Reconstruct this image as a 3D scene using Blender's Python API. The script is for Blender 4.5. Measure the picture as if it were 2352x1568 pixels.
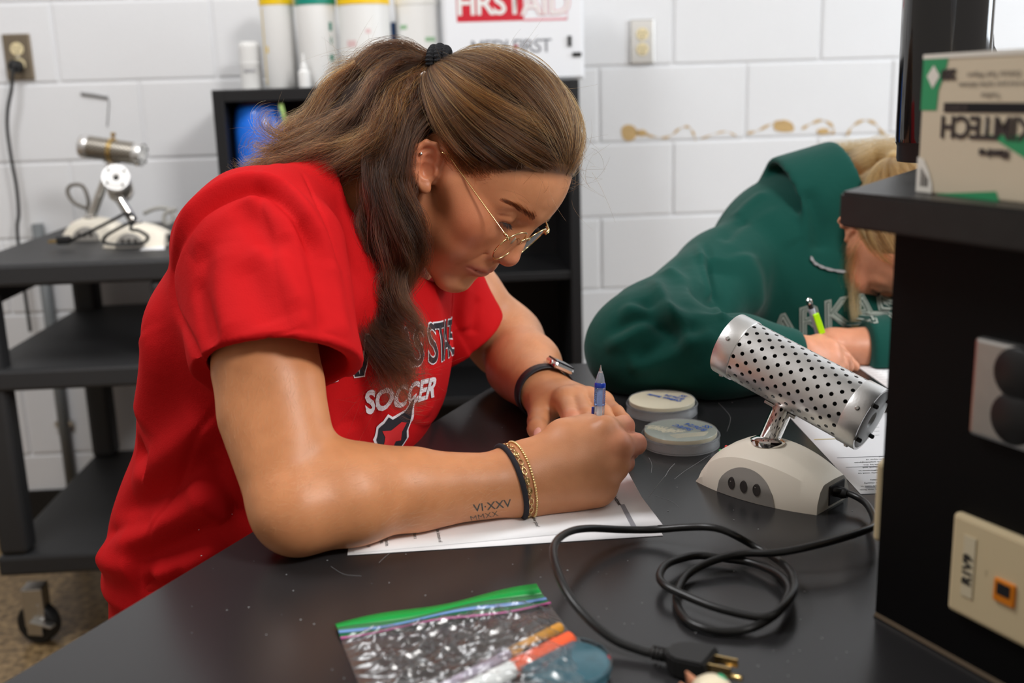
import bpy, bmesh, math, random
import numpy as np
from mathutils import Vector, Matrix
from mathutils.bvhtree import BVHTree

# ------------------------------------------------------------------ scene, camera, light
SC = bpy.context.scene
for o in list(bpy.data.objects):
    bpy.data.objects.remove(o)
COL = SC.collection
rnd = random.Random(7)
rng = np.random.default_rng(11)

EYE = np.array([0.0, 0.0, 1.17])            # lens position, metres above the floor
FPX = 2450.0                                 # focal length in pixels of the 2352 px wide frame
PITCH, ROLL, YAW = 0.2310, -0.0305, 0.0602
def camera_axes():
    cy, sy, cp, sp = math.cos(YAW), math.sin(YAW), math.cos(PITCH), math.sin(PITCH)
    fw = np.array([sy*cp, cy*cp, -sp]); rt = np.array([cy, -sy, 0.0]); up = np.cross(rt, fw)
    c, s = math.cos(ROLL), math.sin(ROLL)
    return c*rt + s*up, -s*rt + c*up, fw
CR, CU, CF = camera_axes()
cam = bpy.data.objects.new('camera', bpy.data.cameras.new('camera'))
COL.objects.link(cam)
m = Matrix.Identity(4)
for i in range(3):
    m[i][0], m[i][1], m[i][2], m[i][3] = CR[i], CU[i], -CF[i], EYE[i]
cam.matrix_world = m
cam.data.sensor_width = 36.0
cam.data.lens = 36.0*FPX/2352.0
cam.data.clip_start = 0.02
cam.data.dof.use_dof = True
cam.data.dof.focus_distance = 1.10
cam.data.dof.aperture_fstop = 4.2
SC.camera = cam

world = bpy.data.worlds.new('room_ambient'); SC.world = world
world.use_nodes = True
bg = world.node_tree.nodes['Background']
bg.inputs[0].default_value = (1.0, 0.91, 0.82, 1)
bg.inputs[1].default_value = 0.33

def area(name, loc, target, sx, sy, power, color):
    l = bpy.data.lights.new(name, 'AREA'); l.shape = 'RECTANGLE'; l.size = sx; l.size_y = sy
    l.energy = power; l.color = color
    o = bpy.data.objects.new(name, l); COL.objects.link(o)
    d = Vector(target) - Vector(loc)
    o.matrix_world = Matrix.Translation(loc) @ d.to_track_quat('-Z', 'Y').to_matrix().to_4x4()
    return o
area('ceiling_lamp', (1.25, -0.35, 2.62), (0.0, 1.7, 0.8), 0.6, 0.6, 70, (1.0, 0.98, 0.96))
area('window_light', (2.75, 1.55, 1.9), (0.7, 2.7, 1.0), 1.0, 1.4, 34, (0.86, 0.93, 1.0))
area('ceiling_lamp', (-0.9, 1.45, 2.65), (-0.7, 1.9, 0), 0.6, 1.2, 41, (0.98, 0.985, 1.0))
SC.view_settings.view_transform = 'Standard'
SC.view_settings.look = 'None'
SC.view_settings.gamma = 1.0
SC.view_settings.use_curve_mapping = False
SC.view_settings.exposure = 0.0
SC.cycles.use_denoising = True
SC.cycles.max_bounces = 8
SC.cycles.transparent_max_bounces = 24

# ------------------------------------------------------------------ photograph -> place
def ray(x, y): return CF + CR*((x-1176.0)/FPX) - CU*((y-784.0)/FPX)
def at(x, y, d): return EYE + ray(x, y)*d                       # point at optical depth d
def onz(x, y, z): r = ray(x, y); return EYE + r*((z-EYE[2])/r[2])   # point on a level plane
def ony(x, y, Y): r = ray(x, y); return EYE + r*((Y-EYE[1])/r[1])   # point on a plane parallel to the back wall
def pix(p):
    q = np.asarray(p) - EYE; z = q @ CF
    return np.stack([1176 + FPX*(q @ CR)/z, 784 - FPX*(q @ CU)/z], -1)
def dep(p): return (np.asarray(p)-EYE) @ CF

# ------------------------------------------------------------------ helpers
def srgb(r, g, b):
    f = lambda c: (c/255/12.92) if c/255 <= 0.04045 else ((c/255+0.055)/1.055)**2.4
    return (f(r), f(g), f(b), 1.0)
MATS = {}
def mat(name, col, rough=0.5, metal=0.0, spec=0.5, noise=0.0, nscale=40.0, bump=0.0, bscale=200.0, trans=0.0, sss=0.0, coat=0.0, alpha=1.0, sheen=0.0, ior=1.45, emit=0.0):
    if name in MATS: return MATS[name]
    M = bpy.data.materials.new(name); M.use_nodes = True
    nt = M.node_tree; b = nt.nodes['Principled BSDF']
    b.inputs['Base Color'].default_value = col
    b.inputs['Roughness'].default_value = rough
    b.inputs['Metallic'].default_value = metal
    b.inputs['Specular IOR Level'].default_value = spec
    b.inputs['Transmission Weight'].default_value = trans
    b.inputs['IOR'].default_value = ior
    b.inputs['Coat Weight'].default_value = coat
    b.inputs['Alpha'].default_value = alpha
    b.inputs['Sheen Weight'].default_value = sheen
    if emit:
        b.inputs['Emission Color'].default_value = col; b.inputs['Emission Strength'].default_value = emit
    if sss:
        b.inputs['Subsurface Weight'].default_value = sss
        b.inputs['Subsurface Radius'].default_value = (1.0, 0.35, 0.2)
        b.inputs['Subsurface Scale'].default_value = 0.006
    tc = nt.nodes.new('ShaderNodeTexCoord')
    if noise:
        n = nt.nodes.new('ShaderNodeTexNoise'); n.inputs['Scale'].default_value = nscale; n.inputs['Detail'].default_value = 5
        mx = nt.nodes.new('ShaderNodeMix'); mx.data_type = 'RGBA'
        mx.inputs[6].default_value = tuple(c*(1-noise) for c in col[:3])+(1,)
        mx.inputs[7].default_value = tuple(min(1, c*(1+noise)) for c in col[:3])+(1,)
        nt.links.new(tc.outputs['Object'], n.inputs['Vector'])
        nt.links.new(n.outputs['Fac'], mx.inputs[0]); nt.links.new(mx.outputs[2], b.inputs['Base Color'])
    if bump:
        n = nt.nodes.new('ShaderNodeTexNoise'); n.inputs['Scale'].default_value = bscale; n.inputs['Detail'].default_value = 3
        bp = nt.nodes.new('ShaderNodeBump'); bp.inputs['Strength'].default_value = bump; bp.inputs['Distance'].default_value = 0.002
        nt.links.new(tc.outputs['Object'], n.inputs['Vector'])
        nt.links.new(n.outputs['Fac'], bp.inputs['Height']); nt.links.new(bp.outputs['Normal'], b.inputs['Normal'])
    MATS[name] = M
    return M

def glaze(nt, base, edge):
    """how much a thin clear film mirrors: base head on, rising to edge at grazing angles, alike from both sides"""
    lw = nt.nodes.new('ShaderNodeLayerWeight'); lw.inputs[0].default_value = .5
    p = nt.nodes.new('ShaderNodeMath'); p.operation = 'POWER'; p.inputs[1].default_value = 4
    m_ = nt.nodes.new('ShaderNodeMath'); m_.operation = 'MULTIPLY_ADD'; m_.inputs[1].default_value = edge; m_.inputs[2].default_value = base
    nt.links.new(lw.outputs['Facing'], p.inputs[0]); nt.links.new(p.outputs[0], m_.inputs[0]); return m_.outputs[0]
def tag(o, label=None, cat=None, group=None, kind=None):
    if label: o['label'] = label
    if cat: o['category'] = cat
    if group: o['group'] = group
    if kind: o['kind'] = kind
    return o
def empty(name, loc=(0, 0, 0), rotz=0.0):
    o = bpy.data.objects.new(name, None); COL.objects.link(o)
    o.location = loc; o.rotation_euler = (0, 0, rotz); o.empty_display_size = 0.02
    return o
def link(name, me, material, parent=None, smooth=False, world=True):
    """one mesh object; world=True keeps world coordinates under a moved parent"""
    o = bpy.data.objects.new(name, me); COL.objects.link(o)
    for mm in (material if isinstance(material, (list, tuple)) else [material]):
        if mm is not None: me.materials.append(mm)
    if smooth:
        me.polygons.foreach_set('use_smooth', np.ones(len(me.polygons), dtype=bool))
    if parent is not None:
        o.parent = parent
        if world: o.matrix_parent_inverse = parent_matrix(parent).inverted()
    return o
def parent_matrix(p):
    m = Matrix.LocRotScale(p.location, p.rotation_euler, p.scale)
    if p.parent is not None: m = parent_matrix(p.parent) @ p.matrix_parent_inverse @ m
    return m
def pydata(name, v, f, material, parent=None, smooth=False, world=True):
    me = bpy.data.meshes.new(name); me.from_pydata([tuple(map(float, p)) for p in v], [], [tuple(map(int, q)) for q in f]); me.update()
    return link(name, me, material, parent, smooth, world)
def npmesh(name, V, Q, material, parent=None, smooth=True, world=True):
    """fast mesh from numpy: V (n,3), Q (m,3|4)"""
    me = bpy.data.meshes.new(name); V = np.ascontiguousarray(V, dtype=np.float32); Q = np.ascontiguousarray(Q, dtype=np.int32)
    k = Q.shape[1]
    me.vertices.add(len(V)); me.vertices.foreach_set('co', V.ravel())
    me.loops.add(Q.size); me.loops.foreach_set('vertex_index', Q.ravel())
    me.polygons.add(len(Q)); me.polygons.foreach_set('loop_start', np.arange(0, Q.size, k, dtype=np.int32))
    me.update(calc_edges=True)
    return link(name, me, material, parent, smooth, world)
def bm_obj(name, bm, material, parent=None, smooth=False, world=True):
    me = bpy.data.meshes.new(name); bm.normal_update(); bm.to_mesh(me); bm.free()
    return link(name, me, material, parent, smooth, world)
def add_box(bm, c, s, M=None, bevel=0.0, seg=2):
    r = bmesh.ops.create_cube(bm, size=1.0)
    vs = r['verts']
    bmesh.ops.scale(bm, vec=s, verts=vs); bmesh.ops.translate(bm, vec=c, verts=vs)
    if bevel:
        es = list({e for v in vs for e in v.link_edges})
        g = bmesh.ops.bevel(bm, geom=es, offset=bevel, segments=seg, affect='EDGES', profile=0.5)
        vs = list({v for f in g['faces'] for v in f.verts} | {v for v in vs if v.is_valid})
    if M is not None: bmesh.ops.transform(bm, matrix=M, verts=vs)
    return vs
def box(name, c, s, material, parent=None, bevel=0.002, M=None, world=True, smooth=False):
    bm = bmesh.new(); add_box(bm, c, s, M, bevel)
    return bm_obj(name, bm, material, parent, smooth, world)
def add_lathe(bm, prof, seg=48, M=None, cap0=True, cap1=True):
    rings = []
    for r, z in prof:
        rings.append([bm.verts.new((r*math.cos(2*math.pi*i/seg), r*math.sin(2*math.pi*i/seg), z)) for i in range(seg)])
    for a, b in zip(rings, rings[1:]):
        for i in range(seg):
            bm.faces.new((a[i], a[(i+1) % seg], b[(i+1) % seg], b[i]))
    if cap0: bm.faces.new(rings[0][::-1])
    if cap1: bm.faces.new(rings[-1])
    vs = [v for r in rings for v in r]
    if M is not None: bmesh.ops.transform(bm, matrix=M, verts=vs)
    return vs
def lathe(name, prof, material, parent=None, seg=48, M=None, smooth=True, cap0=True, cap1=True, world=True):
    bm = bmesh.new(); add_lathe(bm, prof, seg, M, cap0, cap1)
    o = bm_obj(name, bm, material, parent, smooth, world)
    if smooth: edge_split(o)
    return o
def edge_split(o, deg=35):
    o.data.set_sharp_from_angle(angle=math.radians(deg))
def catmull(pts, n=8, closed=False):
    P = np.asarray(pts, float); N = len(P); out = []
    rngk = range(N if closed else N-1)
    for i in rngk:
        if closed: p0, p1, p2, p3 = P[(i-1) % N], P[i], P[(i+1) % N], P[(i+2) % N]
        else: p0, p1, p2, p3 = P[max(i-1, 0)], P[i], P[i+1], P[min(i+2, N-1)]
        t = np.linspace(0, 1, n, endpoint=False)[:, None]
        out.append(0.5*((2*p1)+(-p0+p2)*t+(2*p0-5*p1+4*p2-p3)*t**2+(-p0+3*p1-3*p2+p3)*t**3))
    if not closed: out.append(P[-1:])
    return np.concatenate(out)
def tube_arrays(P, R, seg=10, closed=False):
    P = np.asarray(P, float); n = len(P); R = np.broadcast_to(np.asarray(R, float), (n,))
    T = np.gradient(P, axis=0) if not closed else (np.roll(P, -1, 0)-np.roll(P, 1, 0))
    T /= np.linalg.norm(T, axis=1)[:, None]+1e-12
    a = np.array([0, 0, 1.0]) if abs(T[0][2]) < 0.9 else np.array([1.0, 0, 0])
    N = np.zeros_like(P); v = np.cross(T[0], a); v /= np.linalg.norm(v)
    for i in range(n):
        v = v - T[i]*(v @ T[i]); v /= np.linalg.norm(v)+1e-12; N[i] = v
    B = np.cross(T, N); th = np.linspace(0, 2*np.pi, seg, endpoint=False)
    V = P[:, None, :]+R[:, None, None]*(np.cos(th)[None, :, None]*N[:, None, :]+np.sin(th)[None, :, None]*B[:, None, :])
    V = V.reshape(-1, 3); Q = []
    for i in range(n if closed else n-1):
        j = (i+1) % n
        for k in range(seg):
            l = (k+1) % seg; Q.append((i*seg+k, i*seg+l, j*seg+l, j*seg+k))
    return V, np.array(Q)
def tube(name, P, R, material, parent=None, seg=10, closed=False, world=True, caps=True):
    V, Q = tube_arrays(P, R, seg, closed)
    f = [tuple(q) for q in Q]
    if caps and not closed:
        n = len(P); f.append(tuple(range(seg))[::-1]); f.append(tuple((n-1)*seg+k for k in range(seg)))
    return pydata(name, V, f, material, parent, True, world)
def frame(o, x, y, z):
    """4x4 with the given origin and axes"""
    M = Matrix.Identity(4)
    for i in range(3): M[i][0], M[i][1], M[i][2], M[i][3] = x[i], y[i], z[i], o[i]
    return M
def nrm(v): v = np.asarray(v, float); return v/np.linalg.norm(v)
def axes_z(o, z, hint=(0, 0, 1)):
    z = nrm(z); x = np.cross(hint, z)
    if np.linalg.norm(x) < 1e-6: x = np.cross((1, 0, 0), z)
    x = nrm(x); return frame(o, x, np.cross(z, x), z)
def text_bm(s, size, align='CENTER', bold=0.0, extrude=0.0, shear=0.0, spacing=1.0, res=3):
    c = bpy.data.curves.new('writing', 'FONT'); c.body = s; c.size = size; c.align_x = align; c.align_y = 'CENTER'
    c.offset = bold; c.extrude = extrude; c.shear = shear; c.space_character = spacing; c.resolution_u = res
    o = bpy.data.objects.new('writing', c); COL.objects.link(o)
    dg = bpy.context.evaluated_depsgraph_get(); dg.update()
    me = bpy.data.meshes.new_from_object(o.evaluated_get(dg))
    bm = bmesh.new(); bm.from_mesh(me)
    bpy.data.objects.remove(o); bpy.data.curves.remove(c); bpy.data.meshes.remove(me)
    return bm
def writing(name, items, material, parent, M=None):
    """flat printed lettering: items = [(text, size, (x, y), rot, kw)] laid in the XY plane of M, joined to one part"""
    big = bmesh.new()
    for s, size, pos, rot, kw in items:
        b = text_bm(s, size, **kw)
        b.transform(Matrix.Translation((pos[0], pos[1], 0)) @ Matrix.Rotation(rot, 4, 'Z'))
        me = bpy.data.meshes.new('w'); b.to_mesh(me); b.free(); big.from_mesh(me); bpy.data.meshes.remove(me)
    if M is not None: big.transform(M)
    return bm_obj(name, big, material, parent)
def copy_tree(root):
    kids = {}
    for o in COL.objects:
        if o.parent is not None: kids.setdefault(o.parent, []).append(o)
    def rec(o, par):
        c = o.copy(); COL.objects.link(c)
        if par is not None: c.parent = par
        for k in kids.get(o, []): rec(k, c)
        return c
    return rec(root, None)
def prism(bm, pts, z0, z1, M=None):
    a = [bm.verts.new((p[0], p[1], z0)) for p in pts]; b = [bm.verts.new((p[0], p[1], z1)) for p in pts]
    n = len(pts)
    bm.faces.new(a[::-1]); bm.faces.new(b)
    for i in range(n): bm.faces.new((a[i], a[(i+1) % n], b[(i+1) % n], b[i]))
    if M is not None: bmesh.ops.transform(bm, matrix=M, verts=a+b)
    return a+b
# ------------------------------------------------------------------ materials
WHITE_PAINT = mat('wall_paint', srgb(229, 230, 232), 0.55, noise=0.035, nscale=5, bump=0.35, bscale=160)
EPOXY = mat('black_epoxy', (0.021, 0.0205, 0.0215, 1), 0.25, spec=0.42, noise=0.3, nscale=3, bump=0.02, bscale=400)
BLACK_LAM = mat('black_laminate', (0.0035, 0.0034, 0.0036, 1), 0.5, spec=0.14)
BLACK_SLAB = mat('charcoal_slab', (0.02, 0.019, 0.018, 1), 0.4, spec=0.4, noise=0.3, nscale=60)
CART_BLACK = mat('cart_plastic', (0.028, 0.028, 0.029, 1), 0.5, spec=0.35, bump=0.4, bscale=300)
CASE_BLACK = mat('bookcase_laminate', (0.011, 0.011, 0.012, 1), 0.45, spec=0.4, bump=0.15, bscale=300)
RUBBER = mat('black_rubber', (0.012, 0.012, 0.012, 1), 0.45, spec=0.4)
CORD = mat('cord_vinyl', (0.009, 0.009, 0.009, 1), 0.33, spec=0.5)
STEEL = mat('brushed_steel', (0.55, 0.54, 0.52, 1), 0.33, metal=1.0, noise=0.08, nscale=90)
ALU = mat('satin_aluminium', (0.80, 0.79, 0.78, 1), 0.38, metal=1.0, noise=0.06, nscale=60, bump=0.05, bscale=500)
CHROME = mat('chrome', (0.8, 0.78, 0.75, 1), 0.06, metal=1.0)
BRASS = mat('brass', (0.7, 0.5, 0.22, 1), 0.25, metal=1.0)
CREAM = mat('cream_plastic', srgb(236, 228, 212), 0.42, spec=0.4)
IVORY = mat('ivory_plastic', srgb(226, 210, 168), 0.4)
BEIGE = mat('beige_plate', srgb(214, 196, 158), 0.45)
PANEL_GREY = mat('grey_panel', srgb(140, 136, 130), 0.5)
DARK_GREY = mat('dark_grey_plastic', srgb(48, 44, 42), 0.5)
WHITE_PL = mat('white_plastic', srgb(236, 236, 234), 0.35, spec=0.4)
CERAMIC = mat('white_ceramic', srgb(244, 243, 240), 0.5)
PAPER = mat('white_paper', srgb(246, 246, 248), 0.7, spec=0.2)
INK = mat('black_ink', (0.02, 0.02, 0.022, 1), 0.7, spec=0.2)
GREYINK = mat('grey_ink', srgb(150, 150, 156), 0.7, spec=0.2)
RED = mat('red_print', srgb(205, 20, 45), 0.45)
BASEB = mat('cove_base', (0.008, 0.008, 0.008, 1), 0.4)
def floor_mat():
    M = mat('terrazzo_floor', srgb(118, 96, 66), 0.28, spec=0.45)
    nt = M.node_tree; b = nt.nodes['Principled BSDF']
    tc = nt.nodes.new('ShaderNodeTexCoord'); v = nt.nodes.new('ShaderNodeTexVoronoi'); v.inputs['Scale'].default_value = 90
    r = nt.nodes.new('ShaderNodeValToRGB'); n = nt.nodes.new('ShaderNodeTexNoise'); n.inputs['Scale'].default_value = 60; n.inputs['Detail'].default_value = 6
    r.color_ramp.elements[0].color = srgb(74, 58, 38); r.color_ramp.elements[1].color = srgb(168, 140, 100)
    r.color_ramp.elements[0].position = 0.3; r.color_ramp.elements[1].position = 0.7
    nt.links.new(tc.outputs['Object'], n.inputs['Vector']); nt.links.new(n.outputs['Fac'], r.inputs[0]); nt.links.new(r.outputs[0], b.inputs['Base Color'])
    return M
FLOOR = floor_mat()

# ------------------------------------------------------------------ the room
WY = 2.947; LINE0 = 1.427; CO = 0.2032; JX = -0.785; BL = 0.4064
wall = box('wall_back', (0.2, WY+0.106, 1.35), (5.4, 0.2, 2.7), WHITE_PAINT, bevel=0); tag(wall, kind='structure')
bm = bmesh.new(); add_box(bm, (0, 0, 0), (BL-0.006, 0.03, CO-0.006), None, 0.0045, 2)
block_me = bpy.data.meshes.new('block'); bm.to_mesh(block_me); bm.free(); block_me.materials.append(WHITE_PAINT)
block_me.polygons.foreach_set('use_smooth', [False]*len(block_me.polygons))
for k in range(-3, 7):
    zc = LINE0 - CO*(k+0.5); off = 0.0 if k % 2 else BL/2      # course k lies under line k
    for i in range(-4, 7):
        b = bpy.data.objects.new('block', block_me); COL.objects.link(b); b.parent = wall
        b.matrix_parent_inverse = parent_matrix(wall).inverted()
        b.location = (JX+off+BL*(i+0.5), WY+0.015+rnd.uniform(0, 0.0012), zc); b.rotation_euler = (rnd.uniform(-.002, .002), 0, 0)
fl = box('floor', (0.2, 1.2, -0.05), (6, 4.4, 0.1), FLOOR, bevel=0); tag(fl, kind='structure')
ce = box('ceiling', (0.2, 0.9, 2.75), (6, 5, 0.1), WHITE_PL, bevel=0); tag(ce, kind='structure')
bb = box('baseboard_back', (0.2, WY-0.004, 0.052), (5.4, 0.008, 0.104), BASEB, bevel=0.002); tag(bb, kind='structure')
# dried glue left on the wall
GLUE = mat('dried_glue', srgb(196, 164, 112), 0.6, noise=0.3, nscale=60)
bm = bmesh.new()
def blob(pts, t=0.0012):
    P = catmull([ony(x, y, WY) for x, y in pts], 5, True)
    a = [bm.verts.new((p[0], WY-t, p[2])) for p in P]; bm.faces.new(a)
    b_ = [bm.verts.new((p[0], WY+0.001, p[2])) for p in P]
    for i in range(len(a)): bm.faces.new((a[i-1], a[i], b_[i], b_[i-1]))
def streak(pts, w):
    P = catmull([ony(x, y, WY) for x, y in pts], 6); 
    for i, (p, q) in enumerate(zip(P, P[1:])):
        d = nrm(q-p); n_ = np.array([-d[2], 0, d[0]])*w*(0.55+0.45*math.sin(i*0.9))
        vs = [bm.verts.new((c[0], WY-0.0011, c[2])) for c in (p-n_, q-n_, q+n_, p+n_)]
        bm.faces.new(vs)
blob([(1428, 295), (1440, 286), (1456, 290), (1464, 304), (1458, 318), (1443, 324), (1430, 315)])
blob([(1462, 300), (1478, 298), (1487, 306), (1476, 313), (1464, 310)])
streak([(1480, 308), (1515, 316), (1540, 312), (1560, 296), (1580, 291), (1592, 305), (1597, 322)], 0.0035)
streak([(1610, 318), (1640, 308), (1668, 302), (1690, 312)], 0.0022)
blob([(1778, 284), (1800, 275), (1820, 284), (1822, 300), (1800, 303), (1780, 298)])
streak([(1716, 306), (1740, 300), (1770, 285), (1790, 278)], 0.004)
streak([(1842, 296), (1862, 284), (1890, 276), (1912, 290), (1912, 306), (1890, 302)], 0.0045)
blob([(1876, 300), (1890, 294), (1904, 298), (1900, 307), (1882, 308)])
streak([(1945, 312), (1958, 290), (1985, 276), (2010, 284), (2028, 306), (2050, 320)], 0.0045)
go = bm_obj('dried_glue', bm, GLUE, wall); tag(go, 'tan streaks of dried glue on the white blocks', kind='stuff')
# grey conduit on the wall, bottom left
def pipe_on_wall():
    p0, p1 = ony(128, 640, WY-0.02), ony(165, 1125, WY-0.02)
    c = empty('wall_conduit', (p1[0], WY-0.02, 0.104)); tag(c, 'grey metal pipe running down the wall behind the cart', 'pipe')
    tube('pipe', [(p1[0], WY-0.016, 0.10), (p1[0], WY-0.016, 0.86)], 0.015, mat('grey_pipe', srgb(120, 124, 126), 0.4), c, 16)
    for z in (0.3, 0.75): box('pipe_clip', (p1[0], WY-0.012, z), (0.05, 0.012, 0.016), STEEL, c, 0.002)
pipe_on_wall()
# outlets
def outlet(name, cpx, h, label, w=0.07, steelcol=STEEL):
    c = ony(cpx[0], cpx[1], WY); e = empty(name, (c[0], WY, c[2])); tag(e, label, 'outlet', 'steel outlets on the block wall')
    box('faceplate', (c[0], WY-0.004, c[2]), (w, 0.009, h), steelcol, e, 0.003)
    for s in (1, -1):
        z = c[2]+s*0.0195
        M = frame((c[0], WY-0.0085, z), (1, 0, 0), (0, 0, 1), (0, -1, 0))
        r_ = lathe('receptacle', [(0.0168, -0.003), (0.0168, 0.0015), (0.0155, 0.0025)], IVORY, e, 24, M)
        bm = bmesh.new()
        for dx in (-0.0063, 0.0063): add_box(bm, (c[0]+dx, WY-0.0112, z+0.003), (0.0022, 0.0006, 0.008))
        add_box(bm, (c[0], WY-0.0112, z-0.008), (0.0045, 0.0006, 0.0045))
        bm_obj('slots', bm, INK, r_)
    lathe('screw', [(0.0035, -0.002), (0.0035, 0.0008), (0.002, 0.0014)], STEEL, e, 12, frame((c[0], WY-0.0095, c[2]), (1, 0, 0), (0, 0, 1), (0, -1, 0)))
    return e, c
outlet('electrical_outlet', (1474, 96), 0.116, 'steel electrical outlet with ivory sockets right of the first aid box, nothing plugged in', 0.066)
ol, oc = outlet('electrical_outlet', (44, 131), 0.116, 'steel electrical outlet at upper left wall with a black plug in it', 0.07, mat('bronzed_steel', srgb(150, 138, 120), 0.35, metal=0.8))
# plug with hanging cord, left
pc = ony(34, 152, WY-0.03)
e = empty('wall_plug', tuple(pc)); tag(e, 'black plug with a cord hanging down from the upper left outlet', 'power cord')
lathe('plug', [(0.017, -0.022), (0.017, 0.004), (0.012, 0.014), (0.006, 0.018)], RUBBER, e, 24, frame((pc[0], WY-0.03, pc[2]), (1, 0, 0), (0, 0, 1), (0, -1, 0)))
P = [(pc[0], WY-0.045, pc[2]-0.002)]+[tuple(ony(x, y, WY-0.05)) for x, y in ((27, 200), (18, 250), (17, 300), (27, 370), (38, 430), (43, 490), (41, 550))]
P.append(tuple(np.array(P[-1])+(0, 0, -0.25)))
tube('cord', catmull(P, 6), 0.0045, CORD, e, 10)
# little wire bracket on the wall
P = [ony(186, 215, WY-0.004), ony(215, 218, WY-0.006), ony(247, 224, WY-0.004), ony(250, 232, WY-0.004), ony(246, 290, WY-0.003)]
e = empty('wall_hook', tuple(P[0])); tag(e, 'thin grey wire hook fixed on the left wall above the cart', 'hook')
tube('bar', [P[0], P[1], P[2]], 0.004, mat('grey_wire', srgb(150, 150, 150), 0.5), e, 8)
tube('wire', [P[2], P[3], P[4]], 0.0012, MATS['grey_wire'], e, 6)

# ------------------------------------------------------------------ lab table (hexagon) and its reagent shelf
TZ = 0.77
def hexagon(c, R, a0): return [(c[0]+R*math.cos(a0+i*math.pi/3), c[1]+R*math.sin(a0+i*math.pi/3)) for i in range(6)]
# corner where the left edge meets the far edge
ed = nrm([0.4703, 0.8825]); fd = nrm([0.9994, 0.034])
corner = np.array([0.110, 1.534]); SIDE = 1.0
ctr = corner + fd*SIDE/2 + np.array([fd[1], -fd[0]])*SIDE*math.sqrt(3)/2
A0 = math.atan2(*(corner-ctr)[::-1])
tb = empty('lab_table', (ctr[0], ctr[1], 0)); tag(tb, 'six-sided black lab bench with a scratched glossy top', 'table')
bm = bmesh.new(); vs = prism(bm, hexagon(ctr, SIDE, A0), TZ-0.03, TZ)
bmesh.ops.bevel(bm, geom=list(bm.edges), offset=0.0025, segments=2, affect='EDGES')
top_o = bm_obj('tabletop', bm, EPOXY, tb)
bm = bmesh.new(); prism(bm, hexagon(ctr, SIDE*0.62, A0), 0.1, TZ-0.03); bm_obj('base_cabinet', bm, BLACK_LAM, tb)
bm = bmesh.new(); prism(bm, hexagon(ctr, SIDE*0.58, A0), 0.0, 0.1); bm_obj('plinth', bm, BLACK_LAM, tb)
# scratches and specks on the top
SCR = mat('scratch', srgb(150, 150, 150), 0.6)
bm = bmesh.new()
def scratch(pts, w):
    P = catmull([onz(x, y, TZ+0.00025) for x, y in pts], 5)
    for p, q in zip(P, P[1:]):
        d = nrm(q-p); n_ = np.array([-d[1], d[0], 0])*w*.42
        bm.faces.new([bm.verts.new(tuple(c)) for c in (p-n_, q-n_, q+n_, p+n_)])
for pts, w in (([(1528, 1094), (1537, 1078), (1550, 1064)], .0006), ([(1549, 1100), (1572, 1082), (1600, 1064), (1630, 1045)], .0005), ([(1490, 1140), (1515, 1108), (1530, 1090)], .0003),
               ([(1670, 990), (1678, 960), (1665, 940), (1650, 925)], .0003), ([(1500, 1136), (1540, 1150), (1560, 1165)], .0003), ([(870, 1292), (885, 1278), (895, 1270)], .0004),
               ([(1490, 1050), (1497, 1065), (1496, 1085)], .0003), ([(1720, 1040), (1690, 1052), (1660, 1064)], .0003), ([(1820, 900), (1850, 912), (1880, 915)], .0004), ([(760, 1300), (790, 1318), (830, 1322)], .0003)):
    scratch(pts, w)
srnd = random.Random(3)
for _ in range(150):
    x, y = srnd.uniform(420, 2000), srnd.uniform(900, 1560); p = onz(x, y, TZ+0.0003); r_ = srnd.uniform(.0003, .0009)
    bm.faces.new([bm.verts.new((p[0]+r_*math.cos(a), p[1]+r_*math.sin(a), p[2])) for a in (0, 1.2, 2.4, 3.6, 4.9)])
so = bm_obj('scratches', bm, SCR, tb); tag(so, 'pale scratches and specks of dust', kind='stuff')

PC = np.array([0.641, 0.685]); PV = onz(2010, 1415, TZ)[:2]; PR = float(np.linalg.norm(PV-PC)); PA = math.atan2(*(PV-PC)[::-1])
ped = empty('reagent_shelf', (PC[0], PC[1], TZ)); tag(ped, 'black six-sided shelf column standing on the lab bench', 'shelf')
SL0, SL1 = 1.0697, 1.0944
bm = bmesh.new(); prism(bm, hexagon(PC, PR, PA), TZ, SL0); bm_obj('column', bm, BLACK_LAM, ped)
bm = bmesh.new(); prism(bm, hexagon(PC, PR*1.12, PA), SL0, SL1); bmesh.ops.bevel(bm, geom=list(bm.edges), offset=0.002, segments=2, affect='EDGES'); bm_obj('shelf_slab', bm, BLACK_SLAB, ped)
hx = hexagon(PC, PR, PA)
bm = bmesh.new()
for a, b in ((hx[0], hx[1]), (hx[0], hx[5])):
    a3, b3 = np.array([*a, TZ+0.001]), np.array([*b, TZ+0.001]); mid = np.array([*PC, TZ]); o_ = nrm((a3+b3)/2-mid)*0.0015
    bm.faces.new([bm.verts.new(tuple(c)) for c in (a3+o_, b3+o_, b3+(0, 0, .003), a3+(0, 0, .003))])
bm_obj('sealant_bead', bm, mat('sealant', srgb(86, 72, 54), .5), ped)
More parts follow.
